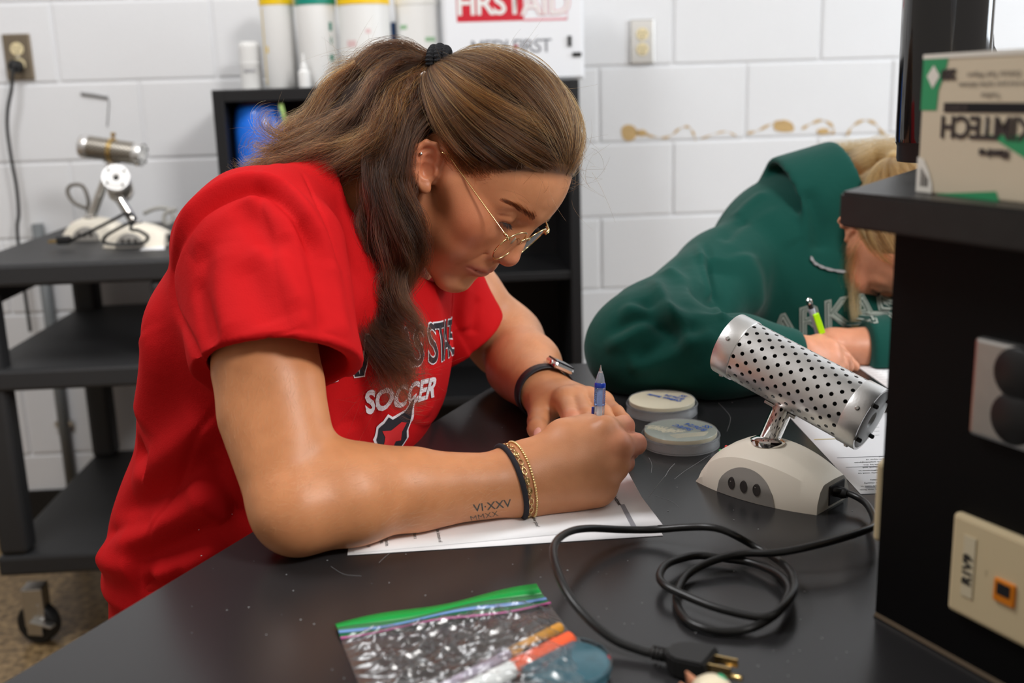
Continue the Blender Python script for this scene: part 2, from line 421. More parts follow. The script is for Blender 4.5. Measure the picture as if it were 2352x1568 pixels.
# visible face of the column: the one running toward the lens from PV
nxt = min((np.array(hx[1]), np.array(hx[5])), key=lambda q: q[1])
oth = max((np.array(hx[1]), np.array(hx[5])), key=lambda q: q[1])
fx = np.array([*nrm(nxt-PV), 0.0]); fn = np.array([fx[1], -fx[0], 0.0])
if fn @ np.array([PC[0]-PV[0], PC[1]-PV[1], 0]) > 0: fn = -fn
def onface(x, y):
    r = ray(x, y); p0 = np.array([*PV, TZ]); t = ((p0-EYE) @ fn)/(r @ fn); return EYE+r*t
def plate(name, quad, mat_, label, cat, th=0.006):
    """a plate on the column's near face whose left edge is seen at quad = (top-left, bottom-left) pixels"""
    tl, bl = onface(*quad[0]), onface(*quad[1])
    h = tl[2]-bl[2]; e = empty(name, tuple((tl+bl)/2)); tag(e, label, cat)
    return e, (tl+bl)/2, h
e, c, h = plate('electrical_outlet', ((2252, 768), (2242, 994)), STEEL, 'steel outlet with a black socket on the shelf column', 'outlet')
w = 0.07; M = frame(c+fx*w/2, fx, (0, 0, 1), fn)
box('faceplate', (0, 0, 0.003), (w, h, 0.008), STEEL, e, 0.003, M)
bm = bmesh.new(); add_lathe(bm, [(0.017, 0), (0.017, 0.009), (0.0155, 0.0105)], 24, M @ Matrix.Translation((0.0, h*0.24, 0)) ); bm_obj('receptacle', bm, RUBBER, e, True)
bm = bmesh.new(); add_lathe(bm, [(0.017, 0), (0.017, 0.009), (0.0155, 0.0105)], 24, M @ Matrix.Translation((0.0, -h*0.2, 0)) ); bm_obj('receptacle', bm, RUBBER, e, True)
e, c, h = plate('data_jack', ((2206, 1170), (2190, 1392)), BEIGE, 'beige data jack plate with an orange port on the shelf column', 'wall plate')
w = 0.075; M = frame(c+fx*w/2, fx, (0, 0, 1), fn)
box('faceplate', (0, 0, 0.003), (w, h, 0.008), BEIGE, e, 0.003, M)
box('label_strip', (-w/2+0.016, 0.002, 0.0076), (0.0095, 0.044, 0.0006), mat('label_paper', srgb(214, 202, 172), .5), e, 0.0002, M)
writing('lettering', [('R1V9', 0.010, (-w/2+0.016, 0.0), math.pi/2, dict(bold=0.0004))], INK, e, M @ Matrix.Translation((0, 0, 0.0084)))
writing('lettering', [('1', 0.006, (-w/2+0.030, 0.003), 0, {})], mat('faint_ink', srgb(176, 160, 128), .6), e, M @ Matrix.Translation((0, 0, 0.0072)))
pt = box('port', (0.008, -0.004, 0.0076), (0.016, 0.016, 0.003), mat('orange_plastic', srgb(222, 128, 22), .4), e, 0.001, M)
bm = bmesh.new(); add_box(bm, (0.008, -0.002, 0.0093), (0.010, 0.008, 0.0006), M); bm_obj('opening', bm, INK, pt)
# plate seen edge-on on the next face
ox = np.array([*nrm(oth-PV), 0.0]); on = np.array([-ox[1], ox[0], 0.0])
if on @ np.array([PC[0]-PV[0], PC[1]-PV[1], 0]) > 0: on = -on
zt, zb = at(2022, 1022, 0.84)[2], at(2015, 1212, 0.84)[2]
c = np.array([*PV, (zt+zb)/2])+ox*0.045
e = empty('data_jack', tuple(c)); tag(e, 'beige wall plate seen edge-on at the column corner by the sterilizer cord', 'wall plate')
M = frame(c, ox, (0, 0, 1), on); box('faceplate', (0, 0, 0.003), (0.07, zt-zb, 0.009), BEIGE, e, 0.003, M)
box('port', (0, 0, 0.007), (0.016, 0.016, 0.003), MATS['orange_plastic'], e, 0.001, M)

# ------------------------------------------------------------------ things on the reagent shelf
# tissue box, printed upside down
a, b = onz(2105, 441, SL1), onz(2352, 469, SL1); bx = nrm(b-a); by = np.array([-bx[1], bx[0], 0])
if by @ CF < 0: by = -by
BW, BH, BD = 0.216, 0.0905, 0.085
e = empty('tissue_box', tuple(a)); tag(e, 'green and cream tissue box standing upside down on the shelf slab', 'tissue box')
M = frame(a, bx, by, (0, 0, 1)) @ Matrix.Rotation(0, 4, 'Z')
BOXC = mat('box_cream', srgb(226, 214, 190), .5); BOXG = mat('box_green', srgb(52, 158, 104), .5); BOXL = mat('box_pale_green', srgb(166, 186, 136), .5); BOXW = mat('box_white', srgb(240, 236, 226), .5)
def boxgrad():
    Mt = bpy.data.materials.new('box_print'); Mt.use_nodes = True; nt = Mt.node_tree; b_ = nt.nodes['Principled BSDF']; b_.inputs['Roughness'].default_value = .45
    tc = nt.nodes.new('ShaderNodeTexCoord'); mp = nt.nodes.new('ShaderNodeMapping'); mp.inputs['Rotation'].default_value = (0, math.radians(35), 0)
    w_ = nt.nodes.new('ShaderNodeTexGradient'); r_ = nt.nodes.new('ShaderNodeValToRGB')
    mp.inputs['Scale'].default_value = (8, 8, 8); mp.inputs['Location'].default_value = (0.15, 0, 0.1)
    for i, (p, cc) in enumerate(((0.0, srgb(196, 190, 150)), (0.45, srgb(178, 196, 150)), (0.8, srgb(206, 200, 172)), (1.0, srgb(222, 208, 182)))):
        el = r_.color_ramp.elements[i] if i < 2 else r_.color_ramp.elements.new(p)
        el.position = p; el.color = cc
    nt.links.new(tc.outputs['Object'], mp.inputs[0]); nt.links.new(mp.outputs[0], w_.inputs[0]); nt.links.new(w_.outputs['Color'], r_.inputs[0]); nt.links.new(r_.outputs[0], b_.inputs['Base Color'])
    return Mt
box('carton', (BW/2, BD/2, BH/2), (BW, BD, BH), boxgrad(), e, 0.0015, M)
FM = M @ frame((0, -0.0004, 0), (1, 0, 0), (0, 0, 1), (0, -1, 0))     # front face, x right, y up
bm = bmesh.new()
def facepoly(pts, m_=FM, z=0.0): bm.faces.new([bm.verts.new(m_ @ Vector((x, y, z))) for x, y in pts])
facepoly([(0.0, BH), (0.024, BH), (0.021, BH-0.012), (0.016, BH-0.023), (0.015, BH-0.036), (0.0, BH-0.036)])
bm_obj('green_print', bm, BOXG, e); bm = bmesh.new()
facepoly([(0.062, 0.040), (0.10, 0.024), (0.13, 0.036), (0.11, 0.041)])
bm_obj('green_print', bm, BOXG, e); bm = bmesh.new()
facepoly([(0.02, 0.0), (0.075, 0.0), (0.072, 0.006), (0.02, 0.0005)])
bm_obj('green_print', bm, BOXG, e)
bm = bmesh.new(); facepoly([(0.0045, BH-0.014), (0.0105, BH-0.007), (0.0165, BH-0.014), (0.0105, BH-0.022)], z=.0003)
bm_obj('white_print', bm, BOXW, e); bm = bmesh.new()
facepoly([(0, 0.0005), (0.0155, 0.0005), (0.0155, .006), (.012, .014), (.006, .0225), (0, .024)], z=.0003)
bm_obj('white_print', bm, BOXW, e); bm = bmesh.new()
facepoly([(0, BH-.003), (BW, BH-.003), (BW, BH), (0, BH)], z=.0003)
bm_obj('white_print', bm, BOXW, e)
bm = bmesh.new(); facepoly([(0.022, BH-0.037), (BW, BH-0.037), (BW, BH-0.031), (0.022, BH-0.031)], z=.0003); bm_obj('black_band', bm, INK, e)
TM = FM @ Matrix.Translation((0, 0, .0005))
bold = dict(bold=.0006)
writing('lettering', [('KIMTECH', 0.0195, (0.0585, BH-0.0455), math.pi, dict(bold=.0005, spacing=0.92)),
    ('Kimwipes', 0.0062, (0.068, BH-.0615), math.pi, bold), ('SCIENCE', .0052, (.033, BH-.034), math.pi, bold),
    ('Delicate Task Wipers', .0050, (.063, BH-.014), math.pi, {}), ('Essuie-tout pour taches delicates', .0048, (.066, BH-.020), math.pi, {}), ('Toallitas', .0048, (.062, BH-.0265), math.pi, {}),
    ('280', .0085, (.0245, BH-.013), math.pi, bold)], mat('box_ink', srgb(60, 52, 50), .6), e, TM)
bm = bmesh.new()
for i, w_ in enumerate((.0006, .001, .0004, .0012, .0006, .001, .0005)): facepoly([(.004+i*.0012, .0045), (.004+i*.0012+w_*.7, .0045), (.004+i*.0012+w_*.7, .017-i*.0012), (.004+i*.0012, .017-i*.0012)], z=.0006)
bm_obj('barcode', bm, MATS['box_ink'], e)
# crumpled tissue standing out of the box
def crumple(name, c, M, sx, sy, sz, seed, m_, parent):
    from mathutils import noise as mn
    bm = bmesh.new(); bmesh.ops.create_icosphere(bm, subdivisions=6, radius=1.0)
    for v in bm.verts:
        p = v.co.copy(); h = (p.z+1)/2; a = math.atan2(p.y, p.x)
        w = mn.noise(Vector((p.x*1.3, p.y*1.3, p.z*1.1+seed))); r1 = 1-abs(mn.noise(Vector((p.x*2.2+w, p.y*2.2, p.z*1.3+seed*2)))); r2 = 1-abs(mn.noise(Vector((p.x*5+w*2, p.y*5, p.z*3.2+seed*3))))
        s = (.42+.75*h-.1*h*h)*(1+.20*math.cos(3*a+seed+2*h)+.10*math.cos(5*a+h*4))+.34*(r1**2-.55)*h+.13*(r2**2-.5)
        top = .28*mn.noise(Vector((p.x*2.4, p.y*2.4, seed*1.0)))*h
        v.co = Vector((p.x*sx*s, p.y*sy*s, (p.z+top)*sz))
    bm.transform(M @ Matrix.Translation(c)); return bm_obj(name, bm, m_, parent, True)
TIS = mat('tissue', srgb(250, 250, 252), .8, spec=.1, sss=.0)
te = empty('tissue', tuple(np.array(M @ Vector((0.16, 0.04, BH))))); tag(te, 'crumpled white tissue pulled out of the top of the tissue box', 'tissue')
crumple('sheet', (0.100, 0.042, BH+0.060), M, .064, .036, .064, 5, TIS, te)
# glossy black flask
fc = at(2160, 300, 0.99); fc = np.array([fc[0], fc[1], SL1])
e = empty('vacuum_flask', tuple(fc)); tag(e, 'tall glossy black flask standing behind the tissue box', 'flask')
GLOSS = mat('gloss_black', (0.006, 0.006, 0.007, 1), 0.1, spec=0.6, coat=0.5)
FR = 0.0395
lathe('foot', [(FR*.93, 0.0), (FR*.95, 0.003), (FR*.95, .014), (FR*.99, .018)], RUBBER, e, 64, Matrix.Translation(fc))
lathe('body', [(FR*.99, .018), (FR, .022), (FR, .21), (FR*.96, .235), (FR*.75, .25)], GLOSS, e, 64, Matrix.Translation(fc))
P = [(2242, -60), (2254, 0), (2266, 28), (2280, 52), (2283, 80), (2284, 105), (2298, 132), (2314, 160), (2240, 175), (2236, 60)]
pp = [at(x, y, 1.0) for x, y in P]
bm = bmesh.new(); f0 = [bm.verts.new(tuple(p)) for p in pp]; f1 = [bm.verts.new(tuple(p+CF*0.016)) for p in pp]
bm.faces.new(f0); bm.faces.new(f1[::-1])
for i in range(len(f0)): bm.faces.new((f0[i-1], f1[i-1], f1[i], f0[i]))
bmesh.ops.recalc_face_normals(bm, faces=bm.faces); bm_obj('handle', bm, RUBBER, e)
pp = [at(x, y, 0.985) for x, y in ((2232, -40), (2250, -40), (2250, 176), (2232, 176))]
bm = bmesh.new(); f0 = [bm.verts.new(tuple(p)) for p in pp]; f1 = [bm.verts.new(tuple(p+CF*0.03)) for p in pp]
bm.faces.new(f0); bm.faces.new(f1[::-1])
for i in range(4): bm.faces.new((f0[i-1], f1[i-1], f1[i], f0[i]))
bmesh.ops.recalc_face_normals(bm, faces=bm.faces); bm_obj('grey_strip', bm, mat('grey_blue', srgb(150, 164, 186), .3), e)

# ------------------------------------------------------------------ bookcase and what stands on and in it
BY0, BY1 = 2.6, 2.93; BX0, BX1, BZ = -0.529, 0.336, 1.1915
e = empty('bookcase', ((BX0+BX1)/2, (BY0+BY1)/2, 0)); tag(e, 'black laminate bookcase with open shelves against the block wall', 'bookcase')
cx, cyy, D = (BX0+BX1)/2, (BY0+BY1)/2, BY1-BY0
for x in (BX0+0.0135, BX1-0.0135): box('side_panel', (x, cyy, BZ/2), (0.027, D, BZ), CASE_BLACK, e)
box('top_panel', (cx, cyy, BZ-0.0145), (BX1-BX0-.054, D, 0.029), CASE_BLACK, e)
box('back_panel', (cx, BY1-.004, BZ/2), (BX1-BX0-.054, .006, BZ-.06), CASE_BLACK, e, 0)
for py in (635, 913):
    z = ony(1200, py, BY0+.01)[2]; box('shelf', (cx, cyy, z), (BX1-BX0-.055, D-.012, 0.02), CASE_BLACK, e)
box('bottom_panel', (cx, cyy, .05), (BX1-BX0-.055, D-.012, .1), CASE_BLACK, e)
def canister(px0, px1, Y, lidcol, label, name='canister', stripe=None):
    a_, b_ = ony(px0, 150, Y), ony(px1, 150, Y); r = (b_[0]-a_[0])/2; x = (a_[0]+b_[0])/2
    e = empty(name, (x, Y, BZ)); tag(e, label, 'canister', 'white canisters on the bookcase')
    M = Matrix.Translation((x, Y, BZ)); zt = ony(px0, 10, Y)[2]-BZ
    lathe('body', [(r*.93, 0), (r*.97, .003), (r*.97, zt-.004), (r*.9, zt)], WHITE_PL, e, 40, M)
    lathe('lid', [(r, zt-.004), (r, zt+.016), (r*.9, zt+.022), (r*.5, zt+.024), (r*.45, zt+.04)], mat('lid_'+label, lidcol, .4), e, 40, M)
    if stripe:
        for (u0, u1, z0, z1) in stripe[1]:
            bm = bmesh.new(); n = 5
            for i in range(n):
                t0, t1 = u0+(u1-u0)*i/n, u0+(u1-u0)*(i+1)/n
                f = lambda t, z: (x+r*.974*math.sin(t), Y-r*.974*math.cos(t), BZ+z)
                bm.faces.new([bm.verts.new(f(*q)) for q in ((t0, z0), (t1, z0), (t1, z1), (t0, z1))])
            bm_obj('print', bm, mat('print_'+label, stripe[0], .5), e)
canister(606, 686, 2.76, srgb(240, 200, 10), 'white canister with yellow lid, first from the left on the bookcase', stripe=(srgb(236, 200, 60), [(-1.0, -.9, .01, .19), (-.75, -.6, .085, .1)]))
canister(687, 780, 2.71, srgb(10, 140, 120), 'white canister with a teal green lid on the bookcase', stripe=(srgb(40, 130, 110), [(.75, .95, .13, .15), (.8, .9, .1, .115), (.7, .95, .06, .075), (.85, 1.0, .03, .04)]))
canister(782, 902, 2.70, srgb(250, 205, 20), 'wide white canister with yellow lid, beside the teal-lidded one', stripe=(srgb(225, 195, 195), [(-.7, -.3, .09, .105), (.1, .3, .12, .13)]))
canister(912, 1018, 2.74, srgb(235, 235, 230), 'white canister with white lid left of the first aid box', stripe=(srgb(150, 190, 150), [(-.9, -.5, .13, .14), (.3, .8, .1, .11)]))
a_ = ony(908, 100, 2.80); bx_ = box('blue_folder', (a_[0], 2.80, BZ+.075), (.014, .12, .15), mat('navy', srgb(28, 70, 120), .5), None, .002); tag(bx_, 'narrow blue folder standing between two white canisters', 'folder')
# stack of foam cups and a small dropper bottle
c = ony(580, 192, 2.80); e = empty('paper_cup', (c[0], 2.80, BZ)); tag(e, 'white paper cup upside down, first thing on the bookcase top', 'cup')
lathe('cup_wall', [(.028, 0), (.0275, .06)]+[q for i in range(5) for q in ((.0285, .062+.01*i), (.0272, .068+.01*i))]+[(.024, .114), (.02, .116)], WHITE_PL, e, 32, Matrix.Translation((c[0], 2.80, BZ)))
writing('lettering', [('SOLO', .011, (0, 0), 0, dict(bold=.0004))], GREYINK, e, frame((c[0], 2.80-.0288, BZ+.045), (1, 0, 0), (0, 0, 1), (0, -1, 0)))
c = ony(700, 190, 2.64); e = empty('dropper_bottle', (c[0], 2.64, BZ)); tag(e, 'small white bottle with pointed tip before the teal-lidded canister', 'bottle')
lathe('body', [(.014, 0), (.0145, .003), (.0145, .035), (.008, .042)], WHITE_PL, e, 24, Matrix.Translation((c[0], 2.64, BZ)))
lathe('tip', [(.0085, .042), (.0085, .05), (.004, .055), (.002, .078)], WHITE_PL, e, 24, Matrix.Translation((c[0], 2.64, BZ)))
# first aid cabinet
f0, f1 = ony(1022, 186, 2.66), ony(1343, 186, 2.66)
e = empty('first_aid_box', ((f0[0]+f1[0])/2, 2.74, BZ)); tag(e, 'white metal first aid box with a red sign on the bookcase', 'first aid box')
FW = f1[0]-f0[0]; FH = .26
box('case', ((f0[0]+f1[0])/2, 2.66+.075, BZ+FH/2), (FW, .15, FH), mat('white_enamel', srgb(238, 240, 244), .35), e, .006)
box('door', ((f0[0]+f1[0])/2, 2.658, BZ+FH/2), (FW-.012, .006, FH-.012), MATS['white_enamel'], e, .002)
SM = frame((0, 2.6545, 0), (1, 0, 0), (0, 0, 1), (0, -1, 0))
def wallrect(name, px0, py0, px1, py1, m_, dz=0.0):
    p0, p1 = ony(px0, py0, 2.6545), ony(px1, py1, 2.6545)
    bm = bmesh.new(); bm.faces.new([bm.verts.new((x, 2.6545-dz, z)) for x, z in ((p0[0], p1[2]), (p1[0], p1[2]), (p1[0], p0[2]), (p0[0], p0[2]))]); return bm_obj(name, bm, m_, e)
wallrect('red_panel', 1046, -40, 1203, 47, RED)
for q in ((1203, 43, 1303, 46), (1300, -40, 1303, 46)): wallrect('sign_border', *q, mat('pale_red', srgb(226, 150, 160), .5), .0002)
p = ony(1125, 10, 2.654); p2 = ony(1256, 10, 2.654)
hgt = (ony(1125, -16, 2.654)-ony(1125, 37, 2.654))[2]
writing('lettering', [('FIRST', hgt*1.42, (p[0], p[2]), 0, dict(bold=.0014, spacing=.9))], WHITE_PL, e, frame((0, 2.6538, 0), (1, 0, 0), (0, 0, 1), (0, -1, 0)))
writing('lettering', [('AID', hgt*1.42, (p2[0]-.002, p2[2]), 0, dict(bold=.0022, spacing=.95))], MATS['pale_red'], e, frame((0, 2.6538, 0), (1, 0, 0), (0, 0, 1), (0, -1, 0)))
writing('lettering', [('AID', hgt*1.42, (p2[0]-.002, p2[2]), 0, dict(bold=.0004, spacing=.95))], WHITE_PL, e, frame((0, 2.6532, 0), (1, 0, 0), (0, 0, 1), (0, -1, 0)))
p = ony(1174, 108, 2.654); h2 = (ony(1174, 92, 2.654)-ony(1174, 125, 2.654))[2]
writing('lettering', [('MEDI FIRST', h2*1.34, (p[0], p[2]), 0, dict(spacing=.88))], mat('sign_grey', srgb(112, 114, 122), .5), e, frame((0, 2.6538, 0), (1, 0, 0), (0, 0, 1), (0, -1, 0)))
wallrect('plus_mark', 1180, 105, 1190, 109, RED, .0008); wallrect('plus_mark', 1183, 102, 1187, 113, RED, .0008)
for q in ((1304, 82, 1313, 106), (1315, 120, 1336, 129)):
    p0, p1 = ony(q[0], q[1], 2.65), ony(q[2], q[3], 2.65)
    mg = box('magnet', ((p0[0]+p1[0])/2, 2.6525, (p0[2]+p1[2])/2), (p1[0]-p0[0], .004, p0[2]-p1[2]), RUBBER, None, .0008)
    tag(mg, 'small black magnet strip, '+('upright' if q[0] == 1304 else 'lying level')+', on the first aid box door', 'magnet')
# blue pail with a pale green handle on the bookcase shelf
c = ony(600, 300, 2.685); zs = ony(1200, 625, BY0)[2]
e = empty('blue_pail', (c[0], 2.685, zs)); tag(e, 'shiny blue pail inside the bookcase behind the hair', 'pail')
bz0, bz1 = ony(600, 352, 2.685)[2], ony(600, 240, 2.685)[2]
BLUE = mat('blue_gloss', srgb(36, 118, 236), .3, coat=.4)
zb_ = zs+.011
lathe('body', [(.052, zb_), (.06, zb_+.01), (.066, bz0), (.065, (bz0+bz1)/2), (.058, bz1-.01), (.05, bz1)], BLUE, e, 40, Matrix.Translation((c[0], 2.685, 0)))
p = ony(650, 262, 2.615); tube('handle', [(p[0]-.004, 2.615, p[2]+.024), (p[0], 2.615, p[2]), (p[0]+.006, 2.615, p[2]-.03)], .006, mat('pale_green', srgb(160, 190, 110), .4), e, 10)
lathe('lid', [(.05, bz1), (.04, bz1+.008), (.02, bz1+.012)], mat('pinkish', srgb(130, 80, 76), .4), e, 32, Matrix.Translation((c[0], 2.685, 0)))
# ------------------------------------------------------------------ sterilizer (electric loop burner), built in its own frame: x along the base, y to the back
def perforated(L, R, M, parent, m_, nx=15, nr=26, hole=.00205):
    """aluminium sleeve with real round holes: hex cells around the tube, each an octagonal hole in a quad cell"""
    px, pa = L/nx, 2*math.pi/nr; V = []; Fc = []; cache = {}
    def vid(u, a, r=R):
        k = (round(u, 6), round(a % (2*math.pi), 5), r)
        if k not in cache: cache[k] = len(V); V.append((u, r*math.cos(a), r*math.sin(a)))
        return cache[k]
    n = 8
    for j in range(nr):
        for i in range(nx):
            u0, a0 = i*px, j*pa; uc, ac = u0+px/2, a0+pa/2
            if (i+j) % 2:   # plain cell
                Fc.append((vid(u0, a0), vid(u0+px/2, a0), vid(u0+px, a0), vid(u0+px, a0+pa/2), vid(u0+px, a0+pa), vid(u0+px/2, a0+pa), vid(u0, a0+pa), vid(u0, a0+pa/2)))
                continue
            outer = [vid(u0+px, a0+pa/2), vid(u0+px, a0+pa), vid(u0+px/2, a0+pa), vid(u0, a0+pa), vid(u0, a0+pa/2), vid(u0, a0), vid(u0+px/2, a0), vid(u0+px, a0)]
            inner = []; deepr = []
            for k in range(n):
                t = 2*math.pi*k/n
                inner.append(vid(uc+hole*math.cos(t), ac+hole/R*math.sin(t))); deepr.append(vid(uc+hole*math.cos(t), ac+hole/R*math.sin(t), R-.0012))
            for k in range(n):
                l = (k+1) % n
                Fc.append((outer[k], outer[l], inner[l], inner[k])); Fc.append((inner[k], inner[l], deepr[l], deepr[k]))
    V = [M @ Vector(v) for v in V]
    o = pydata('perforated_sleeve', V, Fc, m_, parent, True); edge_split(o, 30); return o

HEATER = mat('dark_heater', srgb(34, 31, 29), .7)
def make_sterilizer(origin, xdir, label, tubefn, sleeve=None, cord=True, post_top=None, brassring=False):
    X = nrm([xdir[0], xdir[1], 0]); Y = np.array([-X[1], X[0], 0]); O = np.array(origin)
    e = empty('loop_sterilizer', tuple(O)); tag(e, label, 'loop sterilizer')
    B = frame(O, X, Y, (0, 0, 1))
    H = .0505; xs = np.linspace(-.0695, .069, 36)
    def hh(x):
        if x <= -.006: t = (x+.006)/(-.0635); return H*max(0, 1-t**2.1)**.62 if t < 1 else .0
        t = (x+.006)/.075; return .027+(H-.027)*(1-t**2.2)
    def yf(x): return .030+.013*(1-(x/.07)**2)
    def yb(x): return .030+.009*(1-(x/.07)**2)
    V = []; sec = 11
    def station(x):
        h = max(hh(x), .002); f, b_ = yf(x), yb(x); t = .016
        return [(x, -f, 0), (x, -f*.995, h*.35), (x, -f+(f-t)*.35, h*.78), (x, -t-.0035, h*.975), (x, -t+.0005, h), (x, 0, h*1.02), (x, t-.0005, h), (x, t+.0035, h*.975), (x, b_-(b_-t)*.35, h*.78), (x, b_, h*.35), (x, b_, 0)]
    for x in xs: V += station(x)
    Fq = []
    for i in range(len(xs)-1):
        for k in range(sec-1): Fq.append((i*sec+k, i*sec+k+1, (i+1)*sec+k+1, (i+1)*sec+k))
    n = len(xs); Fq.append(tuple((n-1)*sec+k for k in range(sec))); Fq.append(tuple(k for k in range(sec))[::-1])
    base = pydata('base', [B @ Vector(v) for v in V], [q[::-1] for q in Fq], CREAM, e, True); edge_split(base, 28)
    # half-moon switch panel following the front face
    def ff(x, z, lift):
        h = max(hh(x), .002); f = yf(x); s = min(1, z/h); pts = [(-f, 0), (-f*.995, h*.35), (-f+(f-.016)*.35, h*.78), (-.0195, h*.975)]
        for (y0, z0), (y1, z1) in zip(pts, pts[1:]):
            if z <= z1: return (x, y0+(y1-y0)*(z-z0)/(z1-z0)-lift, z)
        return (x, -.0195-lift, z)
    xc, rx, rz = -.0035, .0335, .0315
    V = []; Fq = []; nu, nv = 24, 7
    for i in range(nu+1):
        u = -1+2*i/nu; zt = rz*math.sqrt(max(0, 1-u*u))
        for j in range(nv+1): V.append(ff(xc+rx*u, .0004+zt*j/nv, .0007))
    for i in range(nu):
        for j in range(nv): a = i*(nv+1)+j; Fq.append((a, a+nv+1, a+nv+2, a+1))
    pn = pydata('switch_panel', [B @ Vector(v) for v in V], [q for q in Fq], PANEL_GREY, e, True)
    for k in (-1, 0, 1):
        V = []; 
        for a in range(20): V.append(ff(xc+.0145*k+.0041*math.cos(a*math.pi/10), .0145+.0062*math.sin(a*math.pi/10), .0013))
        pydata('oval_button', [B @ Vector(v) for v in V], [tuple(range(20))], DARK_GREY, pn)
    # small lamps and marks on the left shoulder of the base
    for (x, c_, nme) in ((-.052, srgb(60, 190, 90), 'green_lamp'), (-.045, srgb(220, 40, 30), 'red_lamp')):
        lathe(nme, [(.0017, -.001), (.0016, .0008), (.0008, .0014)], mat(nme, c_, .3), e, 12, B @ Matrix.Translation((x, -.012, hh(x)*1.005)))
    sw = box('rocker_switch', (0, 0, 0), (.010, .014, .005), RUBBER, e, .001, B @ Matrix.Translation((-.062, -.008, hh(-.062)-.001)) @ Matrix.Rotation(-.95, 4, 'Y'))
    # right end: dark cord recess
    rc = box('cord_recess', (0, 0, 0), (.004, .030, .020), DARK_GREY, e, .001, B @ Matrix.Translation((.0680, .006, .0125)))
    lathe('cord_socket', [(.0055, 0), (.0055, .008), (.004, .012)], RUBBER, e, 16, axes_z(B @ Vector((.069, .006, .0135)), X))
    # post, bracket, tube
    foot = np.array(B @ Vector((-.006+.004, -.004, H*.985)))
    tc, D, Lf, Lb, R = tubefn(foot)
    D = nrm(D); up = np.array([0, 0, 1.0]); N = nrm(up-D*(up @ D))
    tip = tc-N*(R+.004)
    Mp = axes_z(foot, tip-foot); ln = np.linalg.norm(tip-foot)
    ps = lathe('post', [(.0105, -.002), (.0105, ln)], CHROME, e, 32, Mp)
    lathe('post_collar', [(.0165, -.003), (.0172, .0005), (.0172, .003), (.0145, .0045), (.0115, .006)], CHROME, e, 40, axes_z(foot, up*.8+nrm(tip-foot)*.2))
    S = nrm(np.cross(N, D)); MT = frame(tc, D, S, N)           # tube frame: x along the tube
    bk = box('bracket', (0, 0, -R-.0022), (.036, .018, .0032), STEEL, e, .0006, MT)
    TX = MT @ Matrix.Translation((-Lb, 0, 0))
    L = Lf+Lb; cap = .019
    if sleeve: sleeve(L-2*cap, R, TX @ Matrix.Translation((cap, 0, 0)), e)
    RX = TX @ Matrix.Rotation(math.pi/2, 4, 'Y')                # lathe z -> tube x
    for s in (0, 1):
        z0, z1 = (0, cap+.001) if s == 0 else (L-cap-.001, L)
        lathe('end_band', [(R+.0008, z0), (R+.0011, z0+.0008), (R+.0011, z1-.0008), (R+.0008, z1), (R-.0016, z1), (R-.0016, z0), (R+.0008, z0)], ALU, e, 64, RX, cap0=False, cap1=False)
    lathe('ceramic_core', [(R-.012, .002), (R-.010, .001), (R-.010, .012), (R-.0105, L*.5), (R-.010, L-.012)], HEATER, e, 40, RX)
    lathe('back_plate', [(R-.0012, .0035), (R-.0012, .001), (.004, .001)], STEEL, e, 48, RX, cap0=False)
    fa = lathe('front_face', [(R-.0016, L-.006), (R-.0016, L-.0006), (R-.003, L+.0002), (.0085, L+.0002), (.0065, L-.002), (.006, L-.03)], CERAMIC, e, 48, RX, cap0=False, cap1=False)
    for a in (0.6, 2.2, 3.8, 5.3):
        lathe('face_pin', [(.0022, 0), (.0022, .0042), (.0014, .005)], RUBBER, fa, 12, RX @ Matrix.Translation(((R-.0055)*math.cos(a), (R-.0055)*math.sin(a), L)))
    for zz in (cap*.5, L-cap*.5):
        for a in (2.05, 4.2, 5.9):
            M2 = RX @ Matrix.Rotation(a, 4, 'Z') @ Matrix.Translation((R+.001, 0, zz)) @ Matrix.Rotation(math.pi/2, 4, 'Y')
            lathe('screw', [(.0024, -.0005), (.0024, .0008), (.0015, .0017)], BRASS if brassring else STEEL, e, 12, M2)
    return e, B

def sleeve_main(L, R, M, e): perforated(L, R, M, e, ALU, 17, 30, .00225)
def sleeve_mesh(L, R, M, e): perforated(L, R, M, e, MATS['mesh_steel'], 22, 40, .0019)
mat('mesh_steel', (0.5, 0.46, 0.4, 1), .35, metal=1)
xh = np.array([.66, -.75, 0]); yh = np.array([.75, .66, 0])
def main_tube(foot):
    az, ph = math.radians(5), math.radians(20)
    X = math.cos(az)*xh+math.sin(az)*yh
    return at(1826, 869, 1.08), X*math.cos(ph)+np.array([0, 0, -math.sin(ph)]), .086, .080, .0325
st, SB = make_sterilizer((.317, .997, TZ), xh, 'cream loop sterilizer with perforated metal tube on the black bench', main_tube, sleeve_main)
